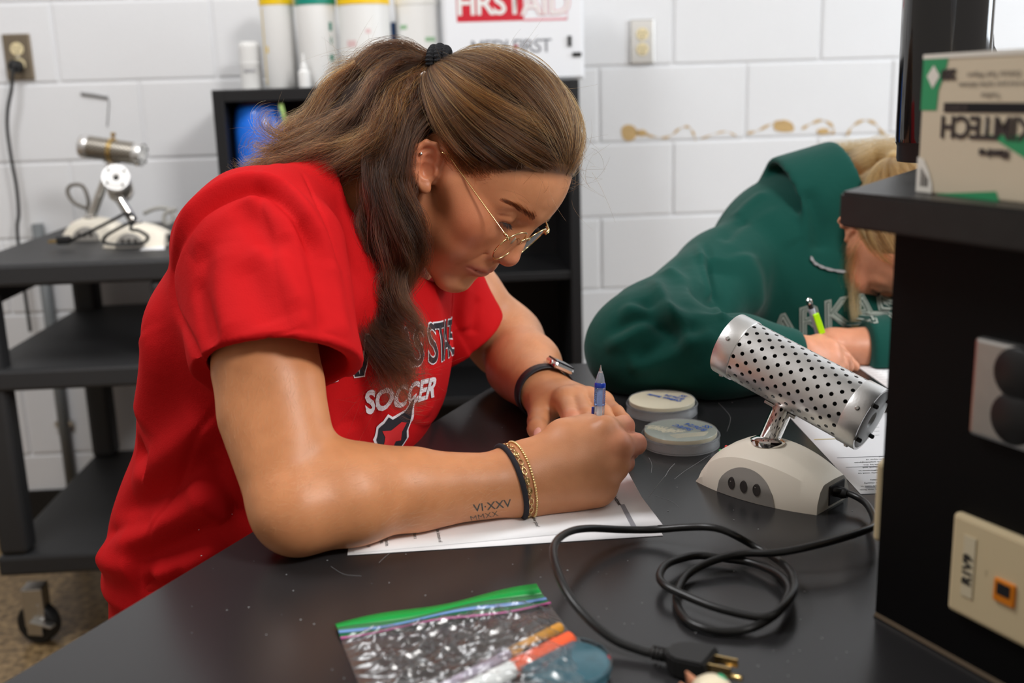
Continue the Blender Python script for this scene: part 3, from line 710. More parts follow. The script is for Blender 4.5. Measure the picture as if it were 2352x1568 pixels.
# its power cord
CP = [(1893, 1127, .0135), (1915, 1126, .016), (1950, 1133, .014), (1985, 1152, .012), (2004, 1180, .014), (2007, 1205, .02), (1979, 1221, .024), (1885, 1249, .022), (1787, 1268.5, .017), (1704, 1271, .013), (1634, 1289, .010), (1582, 1317, .006), (1558, 1352, .0045), (1555, 1387, .004), (1575, 1422, .004), (1617, 1443, .004), (1669, 1450, .004), (1728, 1441, .006), (1784, 1408, .009), (1807, 1373, .010),
      (1811, 1345, .010), (1784, 1317, .009), (1728, 1293, .007), (1676, 1284, .006), (1606, 1275.5, .007), (1554, 1286, .010), (1526, 1300, .012), (1515, 1324, .012), (1529, 1345, .012), (1571, 1366, .011), (1641, 1394, .010), (1728, 1415, .010), (1770, 1413, .012), (1800, 1391, .015), (1822, 1359, .016), (1822, 1328, .014), (1805, 1300, .011), (1770, 1275, .007), (1728, 1251, .009), (1690, 1230, .018), (1658, 1216, .022), (1623, 1210, .022), (1571, 1211, .017), (1501, 1216, .011), (1432, 1216, .013),
      (1355, 1213, .022), (1310, 1220, .028), (1279, 1241, .032), (1271, 1272, .033), (1282, 1317, .031), (1310, 1373, .025), (1362, 1432, .016), (1414, 1471, .009), (1467, 1492, .0065), (1500, 1501, .006)]
P = catmull([onz(x, y, TZ+z) for x, y, z in CP], 7)
P[:, 2] = np.maximum(P[:, 2], TZ+.0036)
cd = tube('power_cord', P, .0033, CORD, st, 12)
a, b = onz(1500, 1501, TZ+.006), onz(1632, 1528, TZ+.009); d = nrm(b-a); s = nrm(np.cross((0, 0, 1), d)); u_ = np.cross(d, s)
PM = frame(a, d, s, u_)
for i in range(4): lathe('strain_relief', [(.0048, -.0012), (.0055, 0), (.0048, .0012)], RUBBER, cd, 16, PM @ Matrix.Translation((.001+.0032*i, 0, .001)) @ Matrix.Rotation(math.pi/2, 4, 'Y'))
bm = bmesh.new(); pl = [(.012, -.006), (.018, -.012), (.024, -.0145), (.044, -.0145), (.044, .0145), (.024, .0145), (.018, .012), (.012, .006)]
prism(bm, pl, -.007, .008, PM); bmesh.ops.bevel(bm, geom=list(bm.edges), offset=.0016, segments=2, affect='EDGES'); bm_obj('plug', bm, RUBBER, cd)
for y in (-.0065, .0065): box('prong', (.052, y, .002), (.018, .0014, .0062), BRASS, cd, .0003, PM)
tube('ground_pin', [PM @ Vector((.043, -.0, -.005)), PM @ Vector((.066, 0, -.005))], .0023, BRASS, cd, 10)

# ------------------------------------------------------------------ petri dishes
PLAST = mat('clear_plastic', (0.95, 0.96, 0.97, 1), .04, trans=1.0, ior=1.3)
AGAR1 = mat('agar_cream', srgb(244, 234, 202), .35); AGAR2 = mat('agar_clear', srgb(176, 186, 172), .25, noise=.06, nscale=60); FROST = mat('lid_plastic', (.9, .92, .95, 1), .12, alpha=.22, spec=.8); AGARS = mat('agar_side', srgb(236, 226, 190), .4)
COLONY = mat('colonies', srgb(240, 234, 200), .45); BLUEINK = mat('blue_marker', srgb(20, 90, 190), .5)
def petri(cpx, agar, label, lines, streaks):
    c = onz(cpx[0], cpx[1], TZ); e = empty('petri_dish', tuple(c)); tag(e, label, 'petri dish')
    T = Matrix.Translation(c); R = .0445
    # inverted: lid below, base with agar above
    lathe('lid', [(R-.0012, .0008), (R, .0), (R, .0125), (R-.0011, .0125), (R-.0011, .0016), (.001, .0016)], FROST, e, 72, T, cap0=False, cap1=False)
    lathe('base', [(R-.0026, .003), (R-.0026, .0165), (R-.0032, .0172), (.001, .0172)], FROST, e, 72, T, cap0=False, cap1=False)
    ag = lathe('agar', [(.001, .0116), (R-.0038, .0116), (R-.0038, .0162), (.001, .0162)], agar, e, 64, T, cap0=False, cap1=False)
    lathe('agar_rim', [(R-.0037, .0112), (R-.0036, .0116), (R-.0036, .0158), (R-.0040, .0161)], AGARS, e, 64, T, cap0=False, cap1=False)
    lathe('lid_rim', [(R+.0003, .0108), (R+.0006, .0116), (R+.0003, .0126), (R-.0008, .0128)], PLAST, e, 72, T, cap0=False, cap1=False)
    M = T @ Matrix.Translation((0, 0, .0174))
    writing('lettering', lines, BLUEINK, e, M)
    if streaks:
        bm = bmesh.new(); g = random.Random(5)
        def patch(pts, z):
            bm.faces.new([bm.verts.new(T @ Vector((x, y, z))) for x, y in pts])
        for i in range(26):
            t = i/25; x0, y0 = -.031+.026*t+g.uniform(-.003, .003), .016-.022*t; l = .006+.005*math.sin(t*3.1)
            for k in range(9): 
                xx = x0+g.uniform(-.006, .006); yy = y0+g.uniform(-.006, .006); r_ = g.uniform(.0005, .0018)
                patch([(xx+r_*math.cos(a)*1.5, yy+r_*math.sin(a)*.7) for a in (0, 1, 2, 3, 4, 5.2)], .01632+i*4e-6+k*1e-6)
        for i in range(9):
            y0 = -.016-.0016*i; w_ = math.sqrt(max(0, .039**2-y0**2))*.92
            patch([(-w_*.5, y0), (w_*.9, y0+.004), (w_*.9, y0+.0052), (-w_*.5, y0+.0009)], .01634+i*3e-6)
        o = bm_obj('colonies', bm, COLONY, e); tag(o, 'pale streaks of bacteria', kind='stuff')
    return e
ra = math.radians(150)
petri((1520, 945), AGAR1, 'petri dish filled with opaque cream agar, farther from the sterilizer', [('SS', .0105, (.029, .006), math.radians(128), dict(bold=.0002)), ('8/26/24', .0098, (.017, .004), math.radians(128), dict(bold=.0002)), ('Cutibact. 5mold', .0078, (.004, .003), math.radians(132), dict(bold=.0004))], False)
petri((1563, 1018), AGAR2, 'petri dish with cloudy clear agar and pale streaks, nearer the sterilizer', [('SS', .0115, (.032, .004), math.radians(118), dict(bold=.0002)), ('8/26/24', .0108, (.019, .005), math.radians(118), dict(bold=.0002)), ('Sal/EC', .0108, (.004, .006), math.radians(124), dict(bold=.0002))], True)

# ------------------------------------------------------------------ papers
def sheet(name, corners, z, label, group=None, curl=0.0):
    c = np.mean([p for p in corners], axis=0); e = empty(name, (c[0], c[1], z)); tag(e, label, 'paper', group)
    V = []; n = 10
    A, B_, C, D_ = [np.array(p[:2]) for p in corners]
    for i in range(n+1):
        for j in range(n+1):
            u, v = i/n, j/n; p = (A*(1-u)+B_*u)*(1-v)+(D_*(1-u)+C*u)*v
            lift = curl*((u-.0)**4*(1-v)**2)
            V.append((p[0], p[1], z+lift))
    W = [(x, y, q-.00012) for x, y, q in V]; N = len(V)
    Fq = []
    for i in range(n):
        for j in range(n): a = i*(n+1)+j; Fq.append((a, a+n+1, a+n+2, a+1)); Fq.append((N+a, N+a+1, N+a+n+2, N+a+n+1))
    for i in range(n):
        for s in (0, n): a = i*(n+1)+s; Fq.append((a, N+a, N+a+n+1, a+n+1)); a = s*(n+1)+i; Fq.append((a, a+1, N+a+1, N+a))
    pydata('leaf', V+W, Fq, PAPER, e, True)
    return e
sa, sb = onz(813, 1273, TZ), onz(1522, 1207, TZ); pd = nrm((sb-sa)*[1, 1, 0]); pn_ = np.array([-pd[1], pd[0], 0])
WID = np.linalg.norm(sb-sa); HGT = WID*8.5/11
lo0, lo1 = onz(798, 1276, TZ), onz(1484, 1233, TZ)
ld = nrm((lo1-lo0)*[1, 1, 0]); ln_ = np.array([-ld[1], ld[0], 0])
sheet('worksheet', [lo0, lo0+ld*WID, lo0+ld*WID+ln_*HGT, lo0+ln_*HGT], TZ+.0006, 'lower white worksheet showing a sliver beneath the upper sheet under the arm', 'stapled worksheets')
up_s = sheet('worksheet', [sa, sb, sb+pn_*HGT, sa+pn_*HGT], TZ+.0012, 'upper white worksheet being written on under the forearm of the red shirted writer', 'stapled worksheets')
PMx = frame(sa+np.array([0, 0, TZ+.0014])*[0, 0, 0]+np.array([0, 0, .0015]), pd, pn_, (0, 0, 1))
# text runs from the far edge to the near edge: local -y, its up is local +x
def prn(s, px_, py_, size, align='RIGHT', **kw):
    p = onz(px_, py_, TZ); loc = PMx.inverted() @ Vector((p[0], p[1], TZ+.0015)); return (s, size, (loc[0], loc[1]), -math.pi/2, dict(align=align, **kw))
writing('lettering', [prn('1.13 Aseptic Transfer Worksheet', 1425, 1163, .0062, bold=.00012), prn('Where would you use these to streak to another plate?', 1236, 1213, .0052), prn('Draw in the box', 1183, 1187, .0052), prn('Any condensation that settled on the bottom of', 1012, 1248, .0052), prn('the lid can drip down and it without a', 955, 1240, .0052), prn('several different species', 890, 1257, .0052), prn('of the same species.', 878, 1252, .0052), prn('19', 846, 1260, .005)], INK, up_s, PMx)
bm = bmesh.new()
p0, p1, p2, p3 = [onz(x, y, TZ)+np.array([0, 0, .00135]) for x, y in ((1424, 1162), (1434, 1160), (1462, 1212), (1450, 1213))]
bm.faces.new([bm.verts.new(tuple(p)) for p in (p0, p3, p2, p1)]); bm_obj('grey_bar', bm, GREYINK, up_s)
c = onz(1290, 1150, TZ+.0014)
tube('printed_circle', [c+np.array([.026*math.cos(a), .026*math.sin(a), 0]) for a in np.linspace(0, 2*math.pi, 60, endpoint=False)], .00012, INK, up_s, 4, True)
# sheet behind the sterilizer
q0, q1 = onz(1977, 1135, TZ), onz(1806, 950, TZ); qd = nrm((q1-q0)*[1, 1, 0]); qn = np.array([qd[1], -qd[0], 0])
qs = sheet('printed_sheet', [q0, q0+qn*.2, q0+qn*.2+qd*.26, q0+qd*.26], TZ+.0004, 'white printed sheet lying behind the loop sterilizer, upside down to the viewer')
QM = frame(q0+np.array([0, 0, .0006]), qn, qd, (0, 0, 1)); 
QI = QM.inverted()
def prq(s, px_, py_, size, **kw):
    p = onz(px_, py_, TZ); loc = QI @ Vector((p[0], p[1], TZ+.0006)); return (s, size, (loc[0], loc[1]), math.pi+math.atan2(qn[1], qn[0])*0, dict(align='LEFT', **kw))
L_ = []
for i, (s, y) in enumerate((('What was first', 1098), ('stained cells in', 1090), ('more clearly', 1083), ('assembly', 1076), ('not only used to', 1060), ('the difference in', 1054), ('structural and', 1047), ('purple by the', 1041), ('thick peptidoglycan', 1035), ('thin layer of', 1029), ('acid', 1023))):
    p = onz(2028, y+26, TZ); loc = QI @ Vector((p[0], p[1], TZ+.0006)); L_.append((s, .0042, (loc[0]+.002, loc[1]), math.pi, dict(align='LEFT', bold=.00006)))
for i in range(7):
    p = onz(2020, 1000-9*i, TZ); loc = QI @ Vector((p[0], p[1], TZ+.0006)); L_.append(('colour of the cells', .0036, (loc[0], loc[1]), math.pi, dict(align='LEFT')))
writing('lettering', L_, INK, qs, QM)
bm = bmesh.new()
def qbar(x0, x1, y0, h_): bm.faces.new([bm.verts.new(QM @ Vector(v)) for v in ((x0, y0, .0001), (x1, y0, .0001), (x1, y0+h_, .0001), (x0, y0+h_, .0001))])
for y0 in (.014, .017, .075, .105): qbar(.01, .12, y0, .0012)
o = bm_obj('grey_rule', bm, GREYINK, qs); tag(o, kind='stuff')
bm = bmesh.new(); qbar(.004, .05, .168, .0016); bm_obj('yellow_rule', bm, mat('yellow_mark', srgb(225, 196, 90), .6), qs)
# sheet under the green writer's hand
g0 = onz(2040, 892, TZ); g1 = onz(1955, 832, TZ); gd = nrm((g1-g0)*[1, 1, 0]); gn = np.array([gd[1], -gd[0], 0])
gs = sheet('worksheet', [g0, g0+gn*.25, g0+gn*.25+gd*.2, g0+gd*.2], TZ+.0005, 'white worksheet under the hand of the green sweatshirt writer')
GM = frame(g0+np.array([0, 0, .0007]), gn, gd, (0, 0, 1))
writing('lettering', [('name the stain and the cells it colours', .0052, (.004, .03+.012*i), math.pi, dict(align='RIGHT')) for i in range(8)], INK, gs, GM)

# ------------------------------------------------------------------ cart
CY0, CY1 = 2.195, 2.90
cxl = ony(160, 515, CY1)[0]; cxr = -.545
e = empty('utility_cart', ((cxl+cxr)/2, (CY0+CY1)/2, 0)); tag(e, 'black plastic utility cart with three shelves on casters at left', 'cart')
zt = ony(150, 603, CY0)[2]; zm = ony(150, 845, CY0)[2]; zb = ony(190, 1270, CY0)[2]
def cart_shelf(z, h_):
    s = box('shelf', ((cxl+cxr)/2, (CY0+CY1)/2, z-h_/2), (cxr-cxl, CY1-CY0, h_), CART_BLACK, e, .008)
    return s
cart_shelf(zt, .046); cart_shelf(zm, .046); cart_shelf(zb, .046)
for x in (cxl+.035, cxr-.035):
    for y in (CY0+.035, CY1-.035):
        box('leg', (x, y, (zb+zt-.046)/2), (.062, .062, zt-.046-zb), CART_BLACK, e, .012)
box('side_rail', (cxl+.012, (CY0+CY1)/2, zt-.075), (.022, CY1-CY0-.08, .06), CART_BLACK, e, .004)
for x, y in ((cxl+.05, CY0+.05), (cxr-.05, CY0+.05), (cxl+.05, CY1-.05), (cxr-.05, CY1-.05)):
    k = empty('caster', (x, y, 0)); k.parent = e; k.matrix_parent_inverse = parent_matrix(e).inverted()
    wz = .047; A = axes_z((x, y, wz), (.25, 1, 0))
    lathe('wheel', [(.02, -.016), (.043, -.016), (.047, -.011), (.047, .011), (.043, .016), (.02, .016)], RUBBER, k, 40, A)
    for s in (-1, 1): box('fork', (0, .014, .019*s), (.036, .075, .003), STEEL, k, .001, A @ Matrix.Rotation(0, 4, 'Z'))
    box('mount_plate', (x, y, zb-.046-.003), (.07, .07, .006), STEEL, k, .001)
    box('swivel', (x, y, wz+.043), (.045, .045, zb-.046-wz-.042), STEEL, k, .003)
    box('brake_lever', (0, 0, 0), (.055, .018, .006), STEEL, k, .002, frame((x+.02, y-.035, wz+.012), nrm((1, -.35, -.12)), nrm((.35, 1, 0)), (0, 0, 1)))
# things on the cart
ZC = zt+.0005
def tube2(foot): return ony(258, 345, 2.62)-np.array([0, 0, .0]), np.array([1, -.15, -.17]), .075, .075, .026
p = ony(300, 548, 2.62)
f2 = onz(268, 520, ZC); f2 = ony(268, 520, 2.62); 
s2, _ = make_sterilizer((ony(215, 520, 2.58)[0], 2.58, ZC), (1, -.12), 'cream sterilizer with a wire mesh tube on the cart, tube lying crosswise', tube2, sleeve_mesh, brassring=True)
tcx = ony(258, 345, 2.62)
s2B = frame((ony(258, 345, 2.62)), (1, 0, 0), (0, 1, 0), (0, 0, 1))
D2 = nrm((1, -.15, -.17)); U2 = nrm(np.array([0, 0, 1])-D2*D2[2])
lathe('brass_band', [(.027, -.006), (.0285, -.005), (.0285, .005), (.027, .006)], BRASS, s2, 40, axes_z(tcx, D2))
lathe('brass_knob', [(.003, 0), (.003, .006), (.006, .007), (.006, .013), (.004, .015)], BRASS, s2, 16, axes_z(tcx+U2*.027, U2))
def tube3(foot): return ony(272, 425, 2.43), np.array([.22, -1, .42]), .055, .04, .028
s3, _ = make_sterilizer((ony(318, 560, 2.42)[0], 2.42, ZC), (1, -.1), 'cream sterilizer on the cart whose white round face points at the viewer', tube3, sleeve_mesh)
def cart_cord(name, pts, label, r=.0035, m_=CORD):
    P = catmull([ony(x, y, Y) for x, y, Y in pts], 8); P[:, 2] = np.maximum(P[:, 2], ZC+r)
    e_ = empty(name, tuple(P[0])); tag(e_, label, 'power cord'); tube('cord', P, r, m_, e_, 10); return e_, P
c1, P = cart_cord('power_cord', [(160, 553, 2.40), (200, 535, 2.36), (260, 505, 2.33), (290, 490, 2.33), (310, 500, 2.34), (300, 525, 2.33), (320, 530, 2.32), (340, 545, 2.32), (320, 560, 2.33), (250, 560, 2.33), (240, 545, 2.33), (280, 520, 2.33), (310, 508, 2.33)], 'black cord coiled over the cream bases on the cart top')
q = P[0]; box('plug', (q[0]-.012, q[1], q[2]+.002), (.03, .02, .018), RUBBER, c1, .004)
for dy in (-.005, .005): box('prong', (q[0]-.035, q[1]+dy, q[2]), (.02, .0015, .006), BRASS, c1, .0003)
cart_cord('power_cord', [(203, 480, 2.7), (170, 465, 2.7), (155, 440, 2.7), (165, 425, 2.7), (190, 428, 2.7), (203, 460, 2.7), (203, 490, 2.7), (230, 520, 2.7)], 'grey cord standing in a loop behind the cart sterilizers', .0045, mat('grey_cord', srgb(110, 104, 96), .5))
cart_cord('power_cord', [(330, 490, 2.55), (360, 478, 2.55), (385, 480, 2.55), (400, 500, 2.52), (380, 515, 2.5), (380, 490, 2.5), (405, 480, 2.5)], 'pale grey cord bundled at the right end of the cart top', .005, mat('pale_grey_cord', srgb(160, 158, 152), .5))
pa = [ony(x, y, Y) for x, y, Y in ((320, 570, 2.33), (378, 570, 2.33), (378, 556, 2.42), (335, 556, 2.42))]
sheet('paper_slip', [np.array([p[0], p[1], 0]) for p in pa], ZC+.0004, 'small white paper slip lying on the cart top edge')
bx_ = box('foam_box', (ony(2, 655, 2.42)[0]-.1, 2.42, zm+.06), (.22, .16, .115), WHITE_PL, None, .004); 
bpy.data.objects.remove(bx_)

# ------------------------------------------------------------------ zip bag with its contents, foreground
def bagpt(u, v, z): # u along the zip, v down towards the lens
    a, b = onz(771, 1441, TZ), onz(1232, 1350, TZ); c_ = onz(1400, 1580, TZ); d_ = onz(830, 1590, TZ)
    a, b, c_, d_ = [np.array([p[0], p[1], 0]) for p in (a, b, c_, d_)]
    c_ = b+(c_-b)*1.7; d_ = a+(d_-a)*1.7
    p = (a*(1-u)+b*u)*(1-v)+(d_*(1-u)+c_*u)*v
    return np.array([p[0], p[1], TZ+z])
BAGF = mat('bag_film', (0.97, 0.98, 1.0, 1), .08, spec=.5)
def film():
    M = BAGF; nt = M.node_tree; b = nt.nodes['Principled BSDF']; out = nt.nodes['Material Output']
    tr = nt.nodes.new('ShaderNodeBsdfTransparent'); tr.inputs[0].default_value = (.93, .95, .96, 1)
    gl = nt.nodes.new('ShaderNodeBsdfGlossy'); gl.inputs['Roughness'].default_value = .3
    fr = glaze(nt, .13, .7); mx = nt.nodes.new('ShaderNodeMixShader')
    nt.links.new(fr, mx.inputs[0]); nt.links.new(tr.outputs[0], mx.inputs[1]); nt.links.new(gl.outputs[0], mx.inputs[2]); nt.links.new(mx.outputs[0], out.inputs['Surface'])
film()
be = empty('zip_bag', tuple(bagpt(.5, .5, 0))); tag(be, 'clear plastic zip bag with a green zip edge lying in the foreground', 'plastic bag')
from mathutils import noise as mnoise
def bz(u, v):
    e_ = min(1, 8*u*(1-u))*min(1, v*7)
    hump = .010*math.exp(-((u-.80)**2/.05+(v-.55)**2/.12))+.006*math.exp(-((u-.55)**2/.06+(v-.8)**2/.1))
    a_ = mnoise.noise(Vector((u*3, v*5, 2.0))); r1 = 1-abs(mnoise.noise(Vector((u*5+a_*1.5, v*13, 1.0)))); r2 = 1-abs(mnoise.noise(Vector((u*13-a_*2, v*30, 7.0)))); r3 = mnoise.noise(Vector((u*40, v*60, 3.0)))
    return .0015+e_*(hump+.007*r1**3+.0028*r2**3+.0003*r3)
for nm, sgn in (('upper_film', 1), ('lower_film', 0)):
    V = []; nU, nV = 110, 100
    for i in range(nU+1):
        for j in range(nV+1):
            u, v = i/nU, .12+.88*j/nV
            V.append(bagpt(u, v, bz(u, v-.0) if sgn else .0006))
    Fq = [(i*(nV+1)+j, (i+1)*(nV+1)+j, (i+1)*(nV+1)+j+1, i*(nV+1)+j+1) for i in range(nU) for j in range(nV)]
    pydata(nm, V, [q[::-1] for q in Fq], BAGF, be, True)
GREENZ = mat('green_zip', srgb(12, 150, 62), .35); 
def zipstrip(nm, v0, v1, z, m_, parent=be):
    V = []; n = 24
    for i in range(n+1):
        u = i/n
        for v, dz in ((v0, 0), (v0, .0012), (v1, .0012), (v1, 0)): V.append(bagpt(u, v, z+dz+.0015*math.sin(u*9+v*30)))
    Fq = [(i*4+k, (i+1)*4+k, (i+1)*4+(k+1) % 4, i*4+(k+1) % 4) for i in range(n) for k in range(4)]
    return pydata(nm, V, Fq, m_, parent, True)
zipstrip('green_edge', -.0, .055, .0022, GREENZ)
zipstrip('clear_flap', .055, .085, .0022, mat('pale_green_film', srgb(70, 140, 90), .3, alpha=.7))
zipstrip('blue_track', .085, .10, .003, mat('blue_track', srgb(112, 150, 206), .3))
zipstrip('green_flap', .10, .128, .0022, mat('mid_green_film', srgb(40, 120, 70), .3, alpha=.8))
zipstrip('pink_track', .128, .137, .003, mat('pink_track', srgb(190, 90, 150), .3))
# contents
def marker(p0, p1, r, parts, label, z=.008):
    a, b = onz(*p0, TZ+z), onz(*p1, TZ+z); e_ = empty('marker', tuple(a)); tag(e_, label, 'marker'); A = axes_z(a, b-a); L = np.linalg.norm(b-a)
    for nm, t0, t1, k, m_ in parts:
        lathe(nm, [(r*k*.85, L*t0), (r*k, L*t0+.001), (r*k, L*t1-.001), (r*k*.85, L*t1)], m_, e_, 24, A)
ORANGE = mat('orange_red', srgb(232, 92, 50), .4); AMBER = mat('amber', srgb(206, 146, 60), .4)
marker((1312, 1468), (1000, 1625), .0062, [('cap', 0, .46, 1.05, ORANGE), ('barrel', .46, 1, 1, WHITE_PL)], 'marker with an orange cap and white barrel inside the zip bag')
marker((1288, 1440), (930, 1625), .0042, [('cap', 0, .36, 1, AMBER), ('barrel', .36, 1, .9, mat('lilac_barrel', srgb(170, 160, 176), .3))], 'slim marker with an amber cap inside the zip bag', .006)
c = onz(1300, 1545, TZ+.002); e_ = empty('petri_dish', tuple(c)); tag(e_, 'dark blue-green dish inside the zip bag at the bottom', 'petri dish')
T = Matrix.Translation(c); TEAL = mat('teal_dish', srgb(54, 92, 104), .25, noise=.4, nscale=80)
lathe('dish', [(.03, 0), (.031, .001), (.031, .008), (.029, .009), (.001, .009)], TEAL, e_, 48, T, cap1=False)
lathe('rim', [(.031, .006), (.0325, .006), (.0325, .0105), (.031, .0105)], PLAST, e_, 48, T, cap0=False, cap1=False)
# cream trinket at the bottom edge
c = onz(1634, 1640, TZ); e_ = empty('figurine', tuple(c)); tag(e_, 'rounded cream figurine with two tan points and a green dot by the plug', 'figurine')
T = Matrix.Translation(c); FC = mat('cream_glaze', srgb(226, 214, 186), .35); TANP = mat('tan_glaze', srgb(186, 128, 98), .45)
lathe('body', [(.006, 0), (.011, .002), (.0145, .008), (.0145, .016), (.012, .022), (.007, .0258), (.002, .027)], FC, e_, 32, T)
for x, y in ((-.008, .011), (-.015, -.002)): lathe('point', [(.005, 0), (.0035, .006), (.0008, .013)], TANP, e_, 12, T @ Matrix.Translation((x, y, .014)) @ Matrix.Rotation(-.5, 4, 'Y'))
lathe('green_dot', [(.0035, 0), (.003, .0008)], mat('green_dot', srgb(30, 160, 110), .4), e_, 12, T @ Matrix.Translation((.0075, .003, .0245)) @ Matrix.Rotation(.55, 4, 'Y'))
# ------------------------------------------------------------------ sculpting toolkit: blended distance fields turned into one skin
def smin(a, b, k):
    if k <= 0: return np.minimum(a, b)
    h = np.maximum(k-np.abs(a-b), 0)/k
    return np.minimum(a, b)-h*h*k*.25
def smax(a, b, k): return -smin(-a, -b, k)
def cone(P, a, b, r0, r1):
    a = np.asarray(a, np.float32); ba = np.asarray(b, np.float32)-a; pa = P-a
    t = np.clip(pa @ ba/(ba @ ba+1e-12), 0, 1)
    return np.linalg.norm(pa-t[:, None]*ba, axis=1)-(r0+(r1-r0)*t)
def ball(P, c, r): return np.linalg.norm(P-np.asarray(c, np.float32), axis=1)-r
def ell(P, c, r, R=None):
    q = P-np.asarray(c, np.float32)
    if R is not None: q = q @ np.asarray(R, np.float32)          # columns of R are the ellipsoid's axes
    r = np.asarray(r, np.float32); k0 = np.linalg.norm(q/r, axis=1); k1 = np.linalg.norm(q/(r*r), axis=1)+1e-9
    return k0*(k0-1)/k1
def chain(P, pts, rad, k):
    d = None
    for i in range(len(pts)-1):
        e = cone(P, pts[i], pts[i+1], rad[i], rad[i+1]); d = e if d is None else smin(d, e, k)
    return d
def polymesh(fn, lo, hi, h, coarse=4, margin=1.6):
    """surface of fn < 0 inside the box, found coarse first, then meshed at step h (surface nets)"""
    lo = np.asarray(lo, float); n = np.maximum(np.ceil((np.asarray(hi, float)-lo)/(h*coarse)).astype(int), 1); H = h*coarse
    g = [lo[i]+(np.arange(n[i])+.5)*H for i in range(3)]
    C = np.stack(np.meshgrid(*g, indexing='ij'), -1).reshape(-1, 3).astype(np.float32)
    dc = fn(C).reshape(n)
    act = np.abs(dc) < H*margin
    N = n*coarse+1
    V = np.empty(N, np.float32); sg = np.where(dc < 0, -H, H).astype(np.float32)
    for ax in range(3): sg = np.repeat(sg, coarse, ax)
    V[:-1, :-1, :-1] = sg; V[-1] = H; V[:, -1] = H; V[:, :, -1] = H
    am = np.zeros(N, bool); a = act
    for ax in range(3): a = np.repeat(a, coarse, ax)
    am[:-1, :-1, :-1] |= a; am[1:, :-1, :-1] |= a; am[:-1, 1:, :-1] |= a; am[:-1, :-1, 1:] |= a
    am[1:, 1:, :-1] |= a; am[1:, :-1, 1:] |= a; am[:-1, 1:, 1:] |= a; am[1:, 1:, 1:] |= a
    idx = np.argwhere(am); Pf = (lo+idx*h).astype(np.float32)
    out = np.empty(len(Pf), np.float32)
    for s in range(0, len(Pf), 400000): out[s:s+400000] = fn(Pf[s:s+400000])
    V[am] = out
    # surface nets
    neg = V < 0
    cnt = np.zeros(N-1, np.int8)
    for i in (0, 1):
        for j in (0, 1):
            for k in (0, 1): cnt += neg[i:N[0]-1+i, j:N[1]-1+j, k:N[2]-1+k]
    cells = np.argwhere((cnt > 0) & (cnt < 8)); vid = np.full(N-1, -1, np.int32); vid[tuple(cells.T)] = np.arange(len(cells))
    acc = np.zeros((len(cells), 3)); num = np.zeros(len(cells))
    cor = [(i, j, k) for i in (0, 1) for j in (0, 1) for k in (0, 1)]
    vals = {c: V[tuple((cells+c).T)] for c in cor}
    for a in cor:
        for ax in range(3):
            if a[ax]: continue
            b = list(a); b[ax] = 1; b = tuple(b); va, vb = vals[a], vals[b]
            m_ = (va < 0) != (vb < 0); t = np.where(m_, va/np.where(m_, va-vb, 1), 0)
            p = np.array(a, float)[None]+t[:, None]*np.eye(3)[ax]
            acc += np.where(m_[:, None], p, 0); num += m_
    W = lo+(cells+acc/num[:, None])*h
    quads = []
    for ax in range(3):
        u, v = (ax+1) % 3, (ax+2) % 3
        sl0 = [slice(1, N[i]-1) for i in range(3)]; sl0[ax] = slice(0, N[ax]-1); sl1 = list(sl0); sl1[ax] = slice(1, N[ax])
        A, B = neg[tuple(sl0)], neg[tuple(sl1)]
        for flip in (0, 1):
            e = np.argwhere(A & ~B if not flip else ~A & B)
            off = np.ones(3, int); off[ax] = 0; e = e+off
            du, dv = np.eye(3, dtype=int)[u], np.eye(3, dtype=int)[v]
            q = np.stack([vid[tuple((e-du-dv).T)], vid[tuple((e-dv).T)], vid[tuple(e.T)], vid[tuple((e-du).T)]], 1)
            quads.append(q[:, ::-1] if flip else q)
    Q = np.concatenate(quads); Q = Q[(Q >= 0).all(1)]
    return W, Q
def relax(V, Q, it=2, lam=.5, keep=None):
    E = np.concatenate([Q[:, [0, 1]], Q[:, [1, 2]], Q[:, [2, 3]], Q[:, [3, 0]]])
    E = np.concatenate([E, E[:, ::-1]]); deg = np.bincount(E[:, 0], minlength=len(V))[:, None]+1e-9
    for _ in range(it):
        S = np.stack([np.bincount(E[:, 0], V[E[:, 1], c], len(V)) for c in range(3)], 1)/deg
        V = V+lam*(S-V)
    return V
def normals(V, Q):
    n = np.cross(V[Q[:, 2]]-V[Q[:, 0]], V[Q[:, 3]]-V[Q[:, 1]]); out = np.zeros_like(V)
    for k in range(4):
        for c in range(3): out[:, c] += np.bincount(Q[:, k], n[:, c], len(V))
    return out/(np.linalg.norm(out, axis=1)[:, None]+1e-12)
def merge(parts):
    Vs, Qs, o = [], [], 0
    for V, Q in parts: Vs.append(V); Qs.append(Q+o); o += len(V)
    return np.concatenate(Vs), np.concatenate(Qs)
def polydist(V, P):
    """distance of each vertex to a polyline and the parameter 0..1 along it"""
    best = np.full(len(V), 9.0); par = np.zeros(len(V)); n = len(P)-1
    for i in range(n):
        a, ba = P[i], P[i+1]-P[i]; t = np.clip((V-a) @ ba/(ba @ ba+1e-12), 0, 1)
        d = np.linalg.norm(V-a-t[:, None]*ba, axis=1); m_ = d < best; best[m_] = d[m_]; par[m_] = (i+t[m_])/n
    return best, par
def cast(bvh, x, y, d0=.3):
    r = nrm(ray(x, y)); h = bvh.ray_cast(Vector(EYE+r*d0), Vector(r))
    return None if h[0] is None else np.array(h[0])
